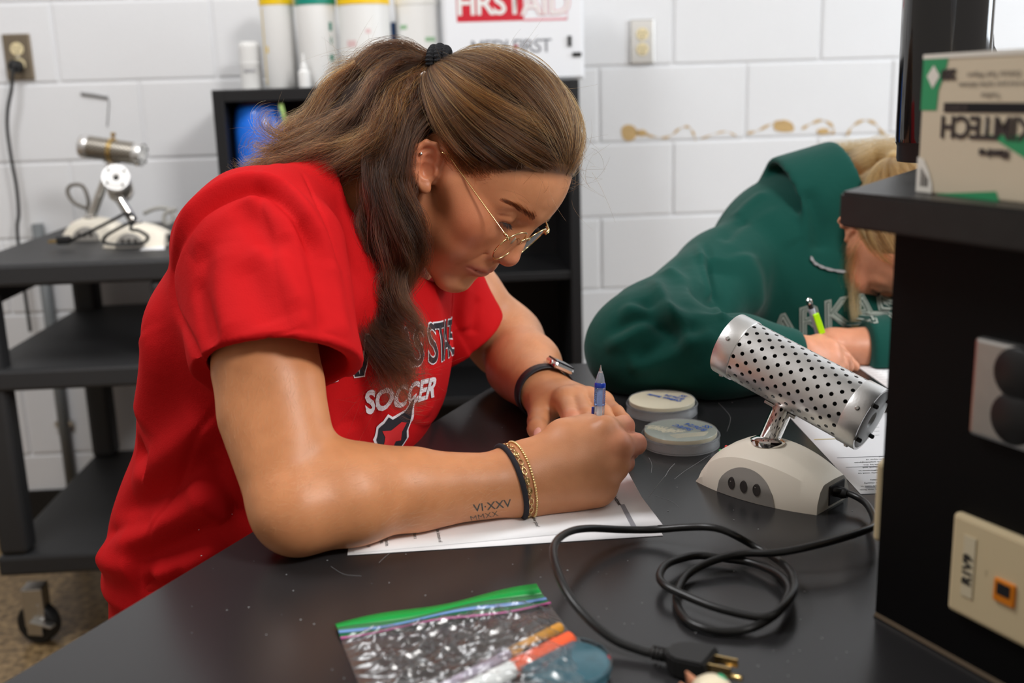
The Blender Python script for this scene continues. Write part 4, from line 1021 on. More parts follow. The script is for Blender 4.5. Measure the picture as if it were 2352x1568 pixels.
def folds(V, Q, strokes):
    """cloth folds: each stroke is a line laid on the surface as seen in the photograph; cloth rises or sinks around it"""
    N = normals(V, Q); bvh = BVHTree.FromPolygons(V.tolist(), Q.tolist()); D = np.zeros(len(V))
    for pts, w, a in strokes:
        P = [cast(bvh, x, y) for x, y in catmull(pts, 3)]; P = [p for p in P if p is not None]
        if len(P) < 2: continue
        P = np.array(P); lo, hi = P.min(0)-3*w, P.max(0)+3*w
        m_ = np.flatnonzero(((V > lo) & (V < hi)).all(1))
        if not len(m_): continue
        d, t = polydist(V[m_], P); e = np.clip(np.minimum(t, 1-t)*5+.12, 0, 1)
        D[m_] += a*e*np.exp(-(d/w)**2)
    return V+N*D[:, None]
# ------------------------------------------------------------------ the writer in the red shirt
HB = np.array([[0.5093, 0.5269, 0.6805], [-0.4594, 0.835, -0.3028], [-0.7277, -0.1584, 0.6673]])   # head axes: forward, left, up
HO = np.array([0.0264, 1.2023, 1.0722])
def h2w(p): return HO+np.asarray(p) @ HB.T
def w2h(p): return (np.asarray(p)-HO) @ HB
def hp(x, y, yl):
    e = (EYE-HO) @ HB; dl = ray(x, y) @ HB; return e+dl*((yl-e[1])/dl[1])
def head_sdf(L):
    """L in head coordinates; features are mirrored through |y|"""
    f32 = np.float32; A = L.copy(); A[:, 1] = np.abs(A[:, 1])
    d = ell(L, (-.008, 0, .044), (.093, .0715, .091))
    d = smin(d, ell(L, (.030, 0, .050), (.060, .057, .060)), .03)
    d = smin(d, ell(L, (.042, 0, -.022), (.044, .048, .055)), .04)
    d = smin(d, ell(L, (.030, 0, -.052), (.046, .043, .038)), .03)
    d = smin(d, cone(A, (-.004, .054, -.040), (.070, .013, -.081), .016, .0135), .022)       # jaw
    d = smin(d, ball(L, (.0745, 0, -.0785), .0150), .016)                                     # chin
    d = smin(d, ball(A, (.056, .043, -.004), .0205), .022)                                    # cheekbone
    d = smin(d, ball(A, (.055, .036, -.034), .0245), .022)                                    # cheek
    d = smin(d, cone(A, (.020, .058, .012), (.060, .046, .0), .012, .013), .02)               # zygomatic arch
    d = smin(d, ell(L, (.066, 0, -.044), (.0275, .027, .024)), .018)                          # muzzle
    d = smin(d, cone(A, (.0835, .008, .040), (.069, .040, .039), .0085, .0085), .014)         # brow
    # eye sockets
    d = smax(d, -ell(A, (.0960, .0315, .0265), (.0165, .0175, .0095)), .020)
    # eyelids over the ball, with the opening slit
    lid = ball(A, (.0712, .0315, .0270), .0131)
    lid = smax(lid, -ell(A, (.0850, .0318, .0220), (.0085, .0114, .0019)), .0014)
    d = smin(d, lid, .0075)
    d = smax(d, -chain(A, [np.array(p) for p in ((.0835, .0215, .0290), (.0868, .030, .0320), (.0830, .0395, .0318), (.0760, .0460, .0270))], [.0002, .0005, .0005, .0002], .001), .0035)   # lid crease
    # nose
    n = chain(L, [np.array(p) for p in ((.0825, 0, .033), (.0870, 0, .020), (.0945, 0, .004), (.0985, 0, -.0085))], [.0075, .0068, .0078, .0098], .008)
    n = smin(n, ball(L, (.0990, 0, -.0112), .0102), .008)
    n = smin(n, ball(A, (.0885, .0118, -.0160), .0076), .007)
    n = smin(n, cone(A, (.080, .013, -.008), (.088, .011, -.013), .008, .007), .008)
    n = smin(n, cone(L, (.1000, 0, -.0170), (.090, 0, -.0245), .0044, .0044), .005)
    d = smin(d, n, .011)
    d = smax(d, -ell(A, (.0955, .0064, -.0232), (.0052, .0030, .0038)), .003)
    d = smax(d, -cone(A, (.0872, .0178, -.0130), (.0825, .0188, -.0200), .0003, .0003), .007)  # alar crease
    # mouth
    up = chain(A, [np.array(p) for p in ((.0905, 0, -.0405), (.0902, .0050, -.0398), (.0868, .0150, -.0415), (.0792, .0285, -.0446))], [.0048, .0050, .0040, .0014], .003)
    lo = chain(A, [np.array(p) for p in ((.0880, 0, -.0510), (.0862, .0085, -.0505), (.0832, .0170, -.0488), (.0790, .0285, -.0452))], [.0060, .0056, .0042, .0012], .003)
    d = smin(d, up, .0055); d = smin(d, lo, .0055)
    d = smax(d, -chain(A, [np.array(p) for p in ((.0960, 0, -.0456), (.0935, .0085, -.0452), (.0895, .0175, -.0450), (.0832, .0285, -.0452))], [.0009, .0009, .0008, .0005], .001), .0035)
    d = smax(d, -ell(L, (.0975, 0, -.0640), (.0085, .016, .0060)), .012)                       # fold above the chin
    d = smax(d, -cone(L, (.0995, 0, -.0285), (.0985, 0, -.0365), .0020, .0022), .006)          # philtrum
    d = smax(d, -chain(A, [np.array(p) for p in ((.0830, .0215, -.020), (.0790, .0300, -.032), (.0765, .0345, -.044))], [.0003, .0003, .0003], .004), .009)
    # ears
    q = (A-np.array([-.0090, .0725, .0045], f32))/f32(.88)
    ca, sa_ = math.cos(.62), math.sin(.62); up_ = np.array([-sa_, 0, ca]); bk = np.array([-ca, 0, -sa_]); co, so_ = math.cos(.42), math.sin(.42)
    e1 = bk*co+np.array([0, so_, 0]); e3 = np.array([0, co, 0])-bk*so_      # backward-outward, up, outward normal
    E = np.stack([q @ e1.astype(f32), q @ up_.astype(f32), q @ e3.astype(f32)], 1)
    ear = ell(E, (.004, .002, .0035), (.0165, .0265, .0042))
    hel = chain(E, [np.array(p) for p in ((-.010, .008, .004), (-.0105, .018, .006), (-.003, .0275, .0075), (.008, .0285, .0085), (.0165, .021, .009), (.0195, .008, .009), (.017, -.007, .008), (.009, -.0185, .006), (.002, -.0245, .005))], [.0030, .0034, .0036, .0037, .0037, .0035, .0032, .0036, .0042], .003)
    ear = smin(ear, hel, .004)
    ear = smin(ear, ell(E, (-.002, -.0245, .0045), (.0070, .0072, .0040)), .004)
    ear = smin(ear, chain(E, [np.array(p) for p in ((.001, .019, .006), (.009, .013, .0075), (.0115, .003, .0075), (.009, -.009, .0065), (.002, -.0145, .006))], [.002, .0025, .0028, .0026, .0024], .003), .0035)
    ear = smin(ear, ell(E, (-.0105, -.004, .0045), (.0032, .0058, .0040)), .003)
    ear = smax(ear, -ell(E, (.0005, -.003, .0085), (.0085, .0105, .0088)), .002)
    ear = smax(ear, -ell(E, (-.0005, .0095, .0088), (.0068, .0060, .0058)), .002)
    ear = smin(ear, ell(E, (-.004, 0, -.004), (.012, .021, .007)), .004)
    d = smin(d, ear*.88, .004)
    return d
# joints, placed from where the photograph shows them
def dep_pt(x, y, d): return at(x, y, d)
NECK0 = h2w((-.018, 0, -.035)); NECK1 = at(745, 520, 1.235)
RSH, REL, RWR = at(596, 560, 1.075), at(692, 1168, .952), at(1185, 1103, 1.034)
LSH, LEL, LWR = at(945, 560, 1.40), at(1163, 783, 1.475), at(1243, 893, 1.305)
def arms_sdf(P):
    # near arm
    mid = at(612, 850, 1.0)
    d = chain(P, [RSH, mid, REL], [.056, .0455, .0375], .02)
    d = smin(d, cone(P, at(596, 960, .985), at(645, 1120, .958), .036, .030), .02)      # triceps side
    d = smin(d, cone(P, at(652, 900, .985), at(690, 1010, .968), .032, .024), .02)
    d = smin(d, ball(P, at(664, 1180, .945), .026), .025)                                 # elbow point
    fm = at(810, 1142, .972); f2 = at(960, 1128, 1.0)
    d = smin(d, chain(P, [REL, fm, f2, RWR], [.038, .0400, .0330, .0258], .02), .014)
    d = smin(d, cone(P, at(770, 1085, .968), at(940, 1100, 1.0), .028, .025), .02)
    w = RWR+np.array([0, 0, .003])
    d = smin(d, cone(P, at(1040, 1120, 1.012), at(1185, 1125, 1.030), .026, .0225), .02)
    d = smin(d, cone(P, at(1180, 1085, 1.036), at(1250, 1068, 1.040), .0225, .022), .02)
    return d
def hand_r(P):
    W0 = at(1180, 1105, 1.034)
    mc = [at(1390, 990, 1.040), at(1418, 1026, 1.033), at(1410, 1072, 1.033), at(1376, 1116, 1.038)]     # knuckles index..little
    wr = [at(1225, 1062, 1.040), at(1225, 1080, 1.036), at(1220, 1100, 1.034), at(1215, 1122, 1.036)]
    d = None
    for m_, w_, r in zip(mc, wr, (.0135, .0140, .0135, .0130)):
        e = cone(P, w_, m_, .0215, r); d = e if d is None else smin(d, e, .016)
    d = smin(d, cone(P, at(1190, 1105, 1.036), at(1300, 1085, 1.045), .024, .026), .02)
    d = smin(d, cone(P, at(1240, 1125, 1.040), at(1370, 1122, 1.045), .019, .016), .02)   # little-finger side
    d = smin(d, cone(P, at(1300, 1010, 1.055), at(1350, 990, 1.065), .022, .018), .02)    # thumb muscle behind
    fing = [[mc[0], at(1433, 978, 1.068), at(1418, 1000, 1.094), at(1392, 1000, 1.102)],
            [mc[1], at(1460, 1019, 1.062), at(1446, 1034, 1.088), at(1412, 1028, 1.098)],
            [mc[2], at(1434, 1062, 1.058), at(1424, 1074, 1.083), at(1392, 1066, 1.093)],
            [mc[3], at(1400, 1104, 1.056), at(1392, 1112, 1.078), at(1366, 1102, 1.087)]]
    fr = [[.0135, .0104, .0092, .0082], [.0140, .0106, .0094, .0084], [.0132, .0098, .0088, .0078], [.0128, .0092, .0080, .0072]]
    F = None
    for p, r in zip(fing, fr):
        e = chain(P, p, r, .004); F = e if F is None else smin(F, e, .0016)
    d = smin(d, F, .0045)
    th = chain(P, [at(1290, 1020, 1.068), at(1330, 985, 1.082), at(1368, 972, 1.094), at(1398, 985, 1.106)], [.0150, .0118, .0104, .0088], .006)
    d = smin(d, th, .006)
    for m_ in mc: d = smin(d, ball(P, m_-CF*.0035+CU*.002, .0108), .008)
    return d
def hand_l(P):
    d = chain(P, [LEL, at(1212, 842, 1.385), LWR], [.047, .041, .0290], .02)
    d = smin(d, chain(P, [LSH, at(1060, 680, 1.44), LEL], [.055, .050, .046], .02), .025)
    d = smin(d, cone(P, at(1180, 850, 1.40), at(1230, 895, 1.32), .034, .026), .02)
    mc = [at(1298, 920, 1.228), at(1322, 916, 1.237), at(1352, 918, 1.245), at(1384, 925, 1.256)]
    wr = [at(1238, 905, 1.290), at(1250, 902, 1.293), at(1262, 902, 1.296), at(1272, 904, 1.298)]
    h = None
    for m_, w_, r in zip(mc, wr, (.0135, .0138, .0130, .0120)):
        e = cone(P, w_, m_, .0190, r); h = e if h is None else smin(h, e, .014)
    d = smin(d, h, .018)
    d = smin(d, cone(P, at(1244, 922, 1.275), at(1256, 936, 1.245), .018, .015), .014)
    fing = [[mc[0], at(1312, 962, 1.180), at(1322, 985, 1.176), at(1326, 1000, 1.190)],
            [mc[1], at(1345, 955, 1.185), at(1358, 982, 1.178), at(1362, 998, 1.190)],
            [mc[2], at(1385, 948, 1.195), at(1400, 972, 1.185), at(1404, 990, 1.196)],
            [mc[3], at(1416, 948, 1.210), at(1432, 965, 1.195), at(1438, 980, 1.200)]]
    fr = [[.0135, .0102, .0092, .0082], [.0138, .0104, .0092, .0082], [.0130, .0098, .0088, .0078], [.0120, .0088, .0080, .0070]]
    F = None
    for p, r in zip(fing, fr):
        e = chain(P, p, r, .004); F = e if F is None else smin(F, e, .002)
    d = smin(d, F, .007)
    th = chain(P, [at(1243, 935, 1.262), at(1238, 968, 1.222), at(1234, 985, 1.200), at(1240, 1001, 1.190)], [.0170, .0126, .0106, .0090], .006)
    d = smin(d, th, .008)
    for m_ in mc: d = smin(d, ball(P, m_+CU*.002, .0105), .008)
    return d
# torso: stations by height (centre, half depth along FD, half width along LD)
TYAW = math.radians(-32); FD = np.array([math.cos(TYAW), math.sin(TYAW), 0]); LD = np.array([-FD[1], FD[0], 0])
TS = [(585, 1460, 1.330, .142, .190), (600, 1330, 1.325, .148, .198), (606, 1240, 1.315, .152, .202), (632, 1100, 1.295, .148, .200), (688, 960, 1.275, .149, .201), (706, 850, 1.255, .148, .203), (708, 740, 1.235, .144, .203), (722, 630, 1.220, .136, .201), (730, 575, 1.215, .118, .190), (726, 525, 1.212, .098, .165), (722, 482, 1.212, .072, .115), (718, 450, 1.212, .03, .05)]
tc_ = np.array([at(x, y, d) for x, y, d, a, b in TS]); ta_ = np.array([s[3] for s in TS]); tbw = np.array([s[4] for s in TS])
o_ = np.argsort(tc_[:, 2]); zf = np.linspace(tc_[:, 2].min(), tc_[:, 2].max(), 80)
def smooth_interp(y):
    v = np.interp(zf, tc_[o_, 2], y[o_])
    for _ in range(6): v[1:-1] = (v[:-2]+2*v[1:-1]+v[2:])/4
    return v
TXc, TYc, TA, TB = [smooth_interp(v) for v in (tc_[:, 0], tc_[:, 1], ta_, tbw)]
def torso_sdf(P, grow=0.0):
    z = np.clip(P[:, 2], zf[0], zf[-1]); cx_, cy_, a, b = [np.interp(z, zf, v) for v in (TXc, TYc, TA, TB)]
    a = a+grow; b = b+grow
    X, Y = P[:, 0]-cx_, P[:, 1]-cy_; u = X*FD[0]+Y*FD[1]; v = X*LD[0]+Y*LD[1]
    k = (np.abs(u/a)**2.25+np.abs(v/b)**2.25)**(1/2.25)
    k1 = np.sqrt((u/a**2)**2+(v/b**2)**2)+1e-6; k0 = np.sqrt((u/a)**2+(v/b)**2)
    d = np.maximum((k-1), -1)*np.maximum(k0/k1*.9, .02)
    d = np.minimum(d, 0.12)
    return smax(d, np.maximum(P[:, 2]-zf[-1], zf[0]-P[:, 2]), .01).astype(np.float32)
def neck_sdf(P):
    return chain(P, [NECK0, (NECK0+NECK1)/2, NECK1], [.053, .052, .062], .02)
def body_head(P):
    L = ((P-HO.astype(np.float32)) @ HB.astype(np.float32)).astype(np.float32)
    return smin(head_sdf(L), neck_sdf(P), .02)
def body_arm_r(P): return smin(arms_sdf(P), hand_r(P), .014)
def bbox(pts, m): pts = np.array(pts); return pts.min(0)-m, pts.max(0)+m
writer = empty('person', (float(tc_[0][0]), float(tc_[0][1]), 0.0)); tag(writer, 'person in a red short sleeved shirt and gold glasses, bent over a worksheet', 'person')
parts = []
cor = [h2w((x, y, z)) for x in (-.105, .125) for y in (-.095, .095) for z in (-.12, .14)]
V, Q = polymesh(body_head, *bbox(cor, 0.0), .0016); parts.append((relax(V, Q, 1, .4), Q))
lo, hi = np.minimum(REL, RSH)-.07, np.maximum(at(1480, 960, 1.07), np.maximum(RSH, RWR))+.07; lo[2] = .75
V, Q = polymesh(body_arm_r, lo, hi, .0019); V = relax(V, Q, 2, .5); V[:, 2] = np.maximum(V[:, 2], TZ+.0016); parts.append((V, Q))
lo, hi = np.minimum(LSH, np.minimum(LWR, at(1240, 1001, 1.17)))-.06, np.maximum(LSH, np.maximum(LEL, at(1440, 940, 1.22)))+.06; lo[2] = .75
V, Q = polymesh(hand_l, lo, hi, .0019); V = relax(V, Q, 2, .5); V[:, 2] = np.maximum(V[:, 2], TZ+.0006); parts.append((V, Q))
HIPC = np.array([tc_[0][0], tc_[0][1], .50])
LEGS = []
for s in (-1, 1):
    h = HIPC+LD*.095*s; k = h+FD*.40+LD*.03*s+np.array([0, 0, .0]); a_ = k-FD*.06; a_ = np.array([a_[0], a_[1], .09]); LEGS.append([h, k, a_, a_+FD*.15+np.array([0, 0, -.045])])
def inner(P):
    d = smin(torso_sdf(P, -.022), cone(P, NECK1, NECK1-np.array([0, 0, .05]), .055, .07), .03)
    for h, k, a_, t in LEGS: d = smin(d, chain(P, [h, k, a_, t], [.088, .062, .042, .035], .02), .03)
    return d
V, Q = polymesh(inner, *bbox(list(tc_)+[p for l in LEGS for p in l], .24), .012); parts.append((V, Q))
V, Q = merge(parts)
def skin_material(name, base, red, dark):
    M = bpy.data.materials.new(name); M.use_nodes = True; nt = M.node_tree; b = nt.nodes['Principled BSDF']
    b.inputs['Roughness'].default_value = .44; b.inputs['Specular IOR Level'].default_value = .42
    b.inputs['Subsurface Weight'].default_value = .25; b.inputs['Subsurface Radius'].default_value = (1, .35, .2); b.inputs['Subsurface Scale'].default_value = .006
    at_ = nt.nodes.new('ShaderNodeVertexColor'); at_.layer_name = 'tone'
    tc = nt.nodes.new('ShaderNodeTexCoord'); n = nt.nodes.new('ShaderNodeTexNoise'); n.inputs['Scale'].default_value = 55; n.inputs['Detail'].default_value = 5
    hs = nt.nodes.new('ShaderNodeMix'); hs.data_type = 'RGBA'; hs.blend_type = 'MULTIPLY'
    r_ = nt.nodes.new('ShaderNodeValToRGB'); r_.color_ramp.elements[0].color = (.86, .82, .78, 1); r_.color_ramp.elements[1].color = (1, 1, 1, 1); r_.color_ramp.elements[0].position = .35; r_.color_ramp.elements[1].position = .6
    nt.links.new(tc.outputs['Object'], n.inputs[0]); nt.links.new(n.outputs[0], r_.inputs[0])
    hs.inputs[0].default_value = .55
    nt.links.new(at_.outputs[0], hs.inputs[6]); nt.links.new(r_.outputs[0], hs.inputs[7]); nt.links.new(hs.outputs[2], b.inputs['Base Color'])
    n2 = nt.nodes.new('ShaderNodeTexNoise'); n2.inputs['Scale'].default_value = 900; bp = nt.nodes.new('ShaderNodeBump'); bp.inputs['Strength'].default_value = .18; bp.inputs['Distance'].default_value = .0006
    nt.links.new(tc.outputs['Object'], n2.inputs[0]); nt.links.new(n2.outputs[0], bp.inputs['Height']); nt.links.new(bp.outputs[0], b.inputs['Normal'])
    return M
SKIN = skin_material('skin', None, None, None)
body = npmesh('body', V, Q, SKIN, writer)
def paint(obj, V, base, spots, extra=None):
    C = np.tile(np.array(base[:3]), (len(V), 1))
    for c, r, col, s in spots:
        w = s*np.exp(-(np.linalg.norm(V-np.asarray(c), axis=1)/r)**2); C = C*(1-w[:, None])+np.array(col[:3])*w[:, None]
    if extra is not None: w, col = extra; C = C*(1-w[:, None])+np.array(col[:3])*w[:, None]
    la = obj.data.color_attributes.new('tone', 'FLOAT_COLOR', 'POINT'); la.data.foreach_set('color', np.c_[C, np.ones(len(V))].astype(np.float32).ravel())
BASE = srgb(200, 138, 98); PINK = srgb(206, 120, 96); LIP = srgb(170, 86, 80); TAN = srgb(204, 136, 88)
sp = [(at(640, 1000, .95), .16, TAN, .7), (at(900, 1120, .98), .14, TAN, .5), (h2w((.06, -.05, -.012)), .035, srgb(186, 98, 70), .7), (h2w((.03, -.055, -.03)), .05, srgb(184, 112, 76), .6), (h2w((.108, 0, -.012)), .014, PINK, .5),
      (h2w((-.012, -.078, .012)), .022, srgb(222, 130, 100), .6)]
for t in np.linspace(-1, 1, 13):
    sp += [(h2w((.094-.013*t*t, -.0275*t, -.0412-.0030*t*t)), .0048, LIP, .75), (h2w((.0915-.011*t*t, -.0265*t, -.0512+.0062*t*t)), .0052, LIP, .75)]
for p in [at(1462, 975, 1.06), at(1485, 1015, 1.05), at(1455, 1065, 1.045), at(1240, 1005, 1.17), at(1310, 965, 1.17), at(1430, 1020, 1.03)]: sp.append((p, .016, srgb(226, 142, 118), .6))
L_ = w2h(V); zl = np.interp(L_[:, 0], [-.1, -.06, -.035, -.012, .004, .028, .050, .066, .080, .1], [-.03, -.01, .030, .040, .040, .044, .060, .078, .094, .094])
near = np.linalg.norm(L_-[0, 0, .04], axis=1) < .125
scalp = np.clip((L_[:, 2]-zl+.008)/.016, 0, 1)*near*(np.abs(L_[:, 1]) < .0765)
scalp *= 1-np.clip(1-np.linalg.norm((L_-[-.012, 0, .012])*[1, 0, 1], axis=1)/.03, 0, 1)*(np.abs(L_[:, 1]) > .068)
paint(body, V, BASE, sp, (scalp**1.5*.9, (.030, .013, .006)))
# ------------------------------------------------------------------ her clothes
def cloth(name, col, rough=.8, scale=700, sheen=.25, bump=.25):
    M = mat(name, col, rough, spec=.1, sheen=sheen, noise=.05, nscale=30); nt = M.node_tree; b = nt.nodes['Principled BSDF']
    tc = nt.nodes.new('ShaderNodeTexCoord'); n = nt.nodes.new('ShaderNodeTexNoise'); n.inputs['Scale'].default_value = scale; n.inputs['Detail'].default_value = 2
    n2 = nt.nodes.new('ShaderNodeTexNoise'); n2.inputs['Scale'].default_value = 42; n2.inputs['Detail'].default_value = 3
    b1 = nt.nodes.new('ShaderNodeBump'); b1.inputs['Strength'].default_value = bump; b1.inputs['Distance'].default_value = .0006
    b2 = nt.nodes.new('ShaderNodeBump'); b2.inputs['Strength'].default_value = .25; b2.inputs['Distance'].default_value = .004
    nt.links.new(tc.outputs['Object'], n.inputs[0]); nt.links.new(tc.outputs['Object'], n2.inputs[0])
    nt.links.new(n.outputs[0], b1.inputs['Height']); nt.links.new(n2.outputs[0], b2.inputs['Height']); nt.links.new(b2.outputs[0], b1.inputs['Normal']); nt.links.new(b1.outputs[0], b.inputs['Normal'])
    return M
SHIRT = cloth('red_jersey', (.50, .0075, .0095, 1), sheen=.0, bump=.5); SHORTS = cloth('red_shorts', (.45, .009, .009, 1), sheen=.0)
CN = nrm(CR*.917+CU*.406-CF*.12); CC = at(775, 470, 1.16)                 # neck opening
RS0, RS1 = at(588, 555, 1.085), at(640, 835, 1.0)                        # near sleeve axis
hn = nrm(np.cross(at(600, 935, 1.085)-at(600, 800, .940), at(805, 825, 1.0)-at(470, 872, 1.02)));
if hn @ (RS1-RS0) < 0: hn = -hn
hc = at(636, 852, 1.01)
LS0, LS1 = at(955, 600, 1.39), at(1062, 762, 1.44); hnl = nrm(LS1-LS0+np.array([.02, 0, -.01])); hcl = at(1072, 775, 1.44)
def shirt_sdf(P):
    d = torso_sdf(P)
    d = smin(d, chain(P, [at(640, 520, 1.13), at(745, 490, 1.21), at(900, 530, 1.33)], [.060, .056, .058], .03), .05)
    s = cone(P, RS0, RS1+(RS1-RS0)*.25, .074, .0725); s = smin(s, cone(P, at(520, 600, 1.09), at(545, 820, 1.03), .045, .042), .04)
    s = smin(s, cone(P, at(690, 560, 1.05), at(736, 800, 1.0), .036, .026), .03)
    s = smax(s, (P-hc.astype(np.float32)) @ hn.astype(np.float32), .004)
    d = smin(d, s, .022)
    l = smax(cone(P, LS0, LS1+(LS1-LS0)*.2, .068, .064), (P-hcl.astype(np.float32)) @ hnl.astype(np.float32), .004)
    d = smin(d, l, .02)
    # collar band
    t = (P-CC.astype(np.float32)) @ CN.astype(np.float32)
    axn = chain(P, [NECK0, (NECK0+NECK1)/2, NECK1], [.0, .0, .0], .0); nk = axn-.066
    d = smin(d, smax(nk, t-.0, .003), .035)
    d = d-.0022*np.clip((t+.034)/.004, 0, 1)*(t < .03)
    d = smax(d, np.minimum(t, .082-axn+.35*np.abs(t)), .004)
    # hollows: sleeves and neck
    d = smax(d, -smax(cone(P, RS0+(RS1-RS0)*.62, RS1+(RS1-RS0)*.5, .058, .0668), -(P-(RS0+(RS1-RS0)*.62).astype(np.float32)) @ nrm(RS1-RS0).astype(np.float32), .01), .003)
    d = smax(d, -cone(P, LS0+(LS1-LS0)*.75, LS1+(LS1-LS0)*.5, .052, .057), .003)
    d = smax(d, -smax(chain(P, [NECK0, (NECK0+NECK1)/2, NECK1], [.0575, .0585, .064], .02), -(t+.03), .004), .003)
    # hem
    hz = np.float32(at(300, 1318, 1.25)[2]); d = smax(d, hz+.02*np.sin(P[:, 0]*30)*0-P[:, 2], .006)
    return d
lo, hi = bbox([*tc_[1:], at(470, 900, 1.0), at(1150, 700, 1.46), at(480, 420, 1.2), at(560, 640, .98), at(620, 800, .90), at(620, 620, .93), at(820, 850, .95)], .02)
lo = np.minimum(lo, tc_.min(0)-[.24, .24, -.10]); hi = np.maximum(hi, tc_.max(0)+[.24, .24, .06]); lo[2] = at(300, 1318, 1.25)[2]-.03
V, Q = polymesh(shirt_sdf, lo, hi, .0028); V = relax(V, Q, 2, .4)
STROKES = [
    ([(400, 570), (422, 520), (465, 462), (520, 425), (580, 412), (635, 422), (678, 458), (714, 510), (745, 570), (770, 635)], .009, .009),
    ([(428, 550), (470, 492), (525, 452), (580, 437), (628, 447), (664, 480), (696, 532), (724, 588)], .0055, -.008), ([(440, 590), (490, 520), (550, 480), (600, 475)], .014, .005),
    ([(590, 560), (640, 630), (690, 720)], .012, .004), ([(560, 600), (598, 690), (628, 745)], .014, -.004), ([(520, 560), (510, 680), (520, 780)], .016, .004),
    ([(470, 560), (470, 680), (478, 800)], .012, -.003),
    ([(688, 500), (712, 600), (728, 690), (738, 768)], .007, -.006), ([(660, 470), (690, 560), (712, 660), (722, 760)], .012, .004),
    ([(755, 600), (780, 690), (795, 780)], .010, .004),
    ([(430, 540), (400, 600), (396, 680), (412, 740), (440, 800), (462, 850)], .006, -.005),
    ([(515, 900), (470, 980), (430, 1060), (385, 1150), (345, 1250)], .0035, -.0025),
    ([(330, 700), (350, 800), (340, 900), (330, 980)], .03, 0.0090),
    ([(300, 1000), (285, 1050), (275, 1090)], .02, 0.0090), ([(268, 1120), (330, 1090), (420, 1030), (490, 960)], .022, 0.0120), ([(270, 1190), (350, 1150), (440, 1085), (510, 1020)], .018, -0.0105),
    ([(262, 1240), (340, 1220), (440, 1170), (530, 1110)], .02, 0.0120), ([(300, 1290), (400, 1250), (500, 1200), (560, 1160)], .014, -0.0090), ([(245, 1275), (275, 1295), (320, 1300)], .016, 0.0135),
    ([(350, 1330), (430, 1300), (520, 1245)], .012, 0.0105), ([(330, 1340), (390, 1345), (450, 1310)], .010, -0.0120),
    ([(440, 1100), (480, 1160), (520, 1200)], .012, 0.0075), ([(480, 1060), (520, 1130), (560, 1190)], .010, -0.0075),
    ([(312, 1010), (330, 1050), (350, 1075)], .014, -.012), ([(255, 1225), (300, 1215), (360, 1195)], .010, -.007), ([(445, 640), (470, 720), (500, 790)], .010, -.004), ([(640, 560), (668, 640), (690, 720), (700, 760)], .007, .003), ([(545, 470), (590, 520), (640, 600)], .010, -.0035), ([(560, 450), (620, 490), (660, 560)], .009, .0035),
    ([(835, 930), (850, 990), (875, 1035)], .010, .004), ([(905, 640), (960, 760), (985, 900)], .02, .004), ([(800, 850), (790, 920), (800, 1000)], .018, -.006),
    ([(985, 650), (1000, 760), (990, 900), (975, 960)], .018, .005),
    ([(1040, 660), (1040, 740), (1036, 820)], .008, -.010), ([(1075, 650), (1062, 710), (1066, 760)], .010, .005), ([(1100, 680), (1090, 730), (1085, 770)], .008, -.004),
    ([(474, 832), (520, 806), (575, 786), (640, 768), (706, 752)], .0018, -.0016), ([(742, 762), (770, 770), (798, 782)], .0018, -.0016),
    ([(690, 400), (712, 440), (738, 500), (760, 560), (775, 610)], .0022, -.002),
]
V = folds(V, Q, STROKES)
# looser crumple over the whole cloth
g = np.random.default_rng(8); N = normals(V, Q); D = np.zeros(len(V))
for _ in range(7):
    k = g.normal(size=3)*np.array([22, 22, 14]); D += np.sin(V @ k+g.uniform(0, 6)+1.5*np.sin(V @ (k[[1, 2, 0]]*.7)))
V = V+N*(D*.0007)[:, None]
shirt = npmesh('shirt', V, Q, SHIRT, writer); tag(shirt, 'red short sleeved shirt with team lettering')
SV, SQ = V, Q
shirt_bvh = BVHTree.FromPolygons(V.tolist(), Q.tolist())
# shorts
def shorts_sdf(P):
    d = torso_sdf(P, -.006)
    for h, k, a_, t in LEGS: d = smin(d, cone(P, h, h+(k-h)*.6, .102, .088), .04)
    d = smax(d, P[:, 2]-np.float32(at(300, 1318, 1.25)[2]+.05), .004)
    for h, k, a_, t in LEGS: d = smax(d, (P-(h+(k-h)*.6).astype(np.float32)) @ nrm(k-h).astype(np.float32), .004)
    return d
lo, hi = bbox([HIPC+LD*.1, HIPC-LD*.1, LEGS[0][1], LEGS[1][1], HIPC-FD*.1], .16); hi[2] = at(300, 1318, 1.25)[2]+.07
V, Q = polymesh(shorts_sdf, lo, hi, .006); V = relax(V, Q, 2)
V = folds(V, Q, [([(250, 1360), (300, 1370), (360, 1340)], .012, .006), ([(240, 1400), (300, 1410), (340, 1380)], .01, -.005)])
npmesh('shorts', V, Q, SHORTS, writer)
# printed lettering on the chest, laid on the cloth
LSH_ = LD; UPC = np.array([0, 0, 1.0])
def on_shirt(bm_, lift):
    """drape flat artwork (x along her right-to-left, y up) on the shirt front"""
    bad = []
    for v in bm_.verts:
        x, y = v.co.x, v.co.y; o_ = CHEST+LSH_*x+UPC*y*.92-FD*(-.35)-FD*y*.10
        h = shirt_bvh.ray_cast(Vector(o_), Vector(-FD))
        for _ in range(4):
            if h[0] is None or ((np.array(h[0])-CHEST) @ FD < .04 and np.linalg.norm(np.cross(np.array(h[0])-RS0, nrm(RS1-RS0))) > .088): break
            h = shirt_bvh.ray_cast(h[0]+Vector(-FD)*.004, Vector(-FD))
        if h[0] is None or (np.array(h[0])-CHEST) @ FD < -.16 or h[1] @ Vector(FD) < -.1: bad.append(v); continue
        v.co = h[0]+h[1]*lift
    bmesh.ops.delete(bm_, geom=bad, context='VERTS')
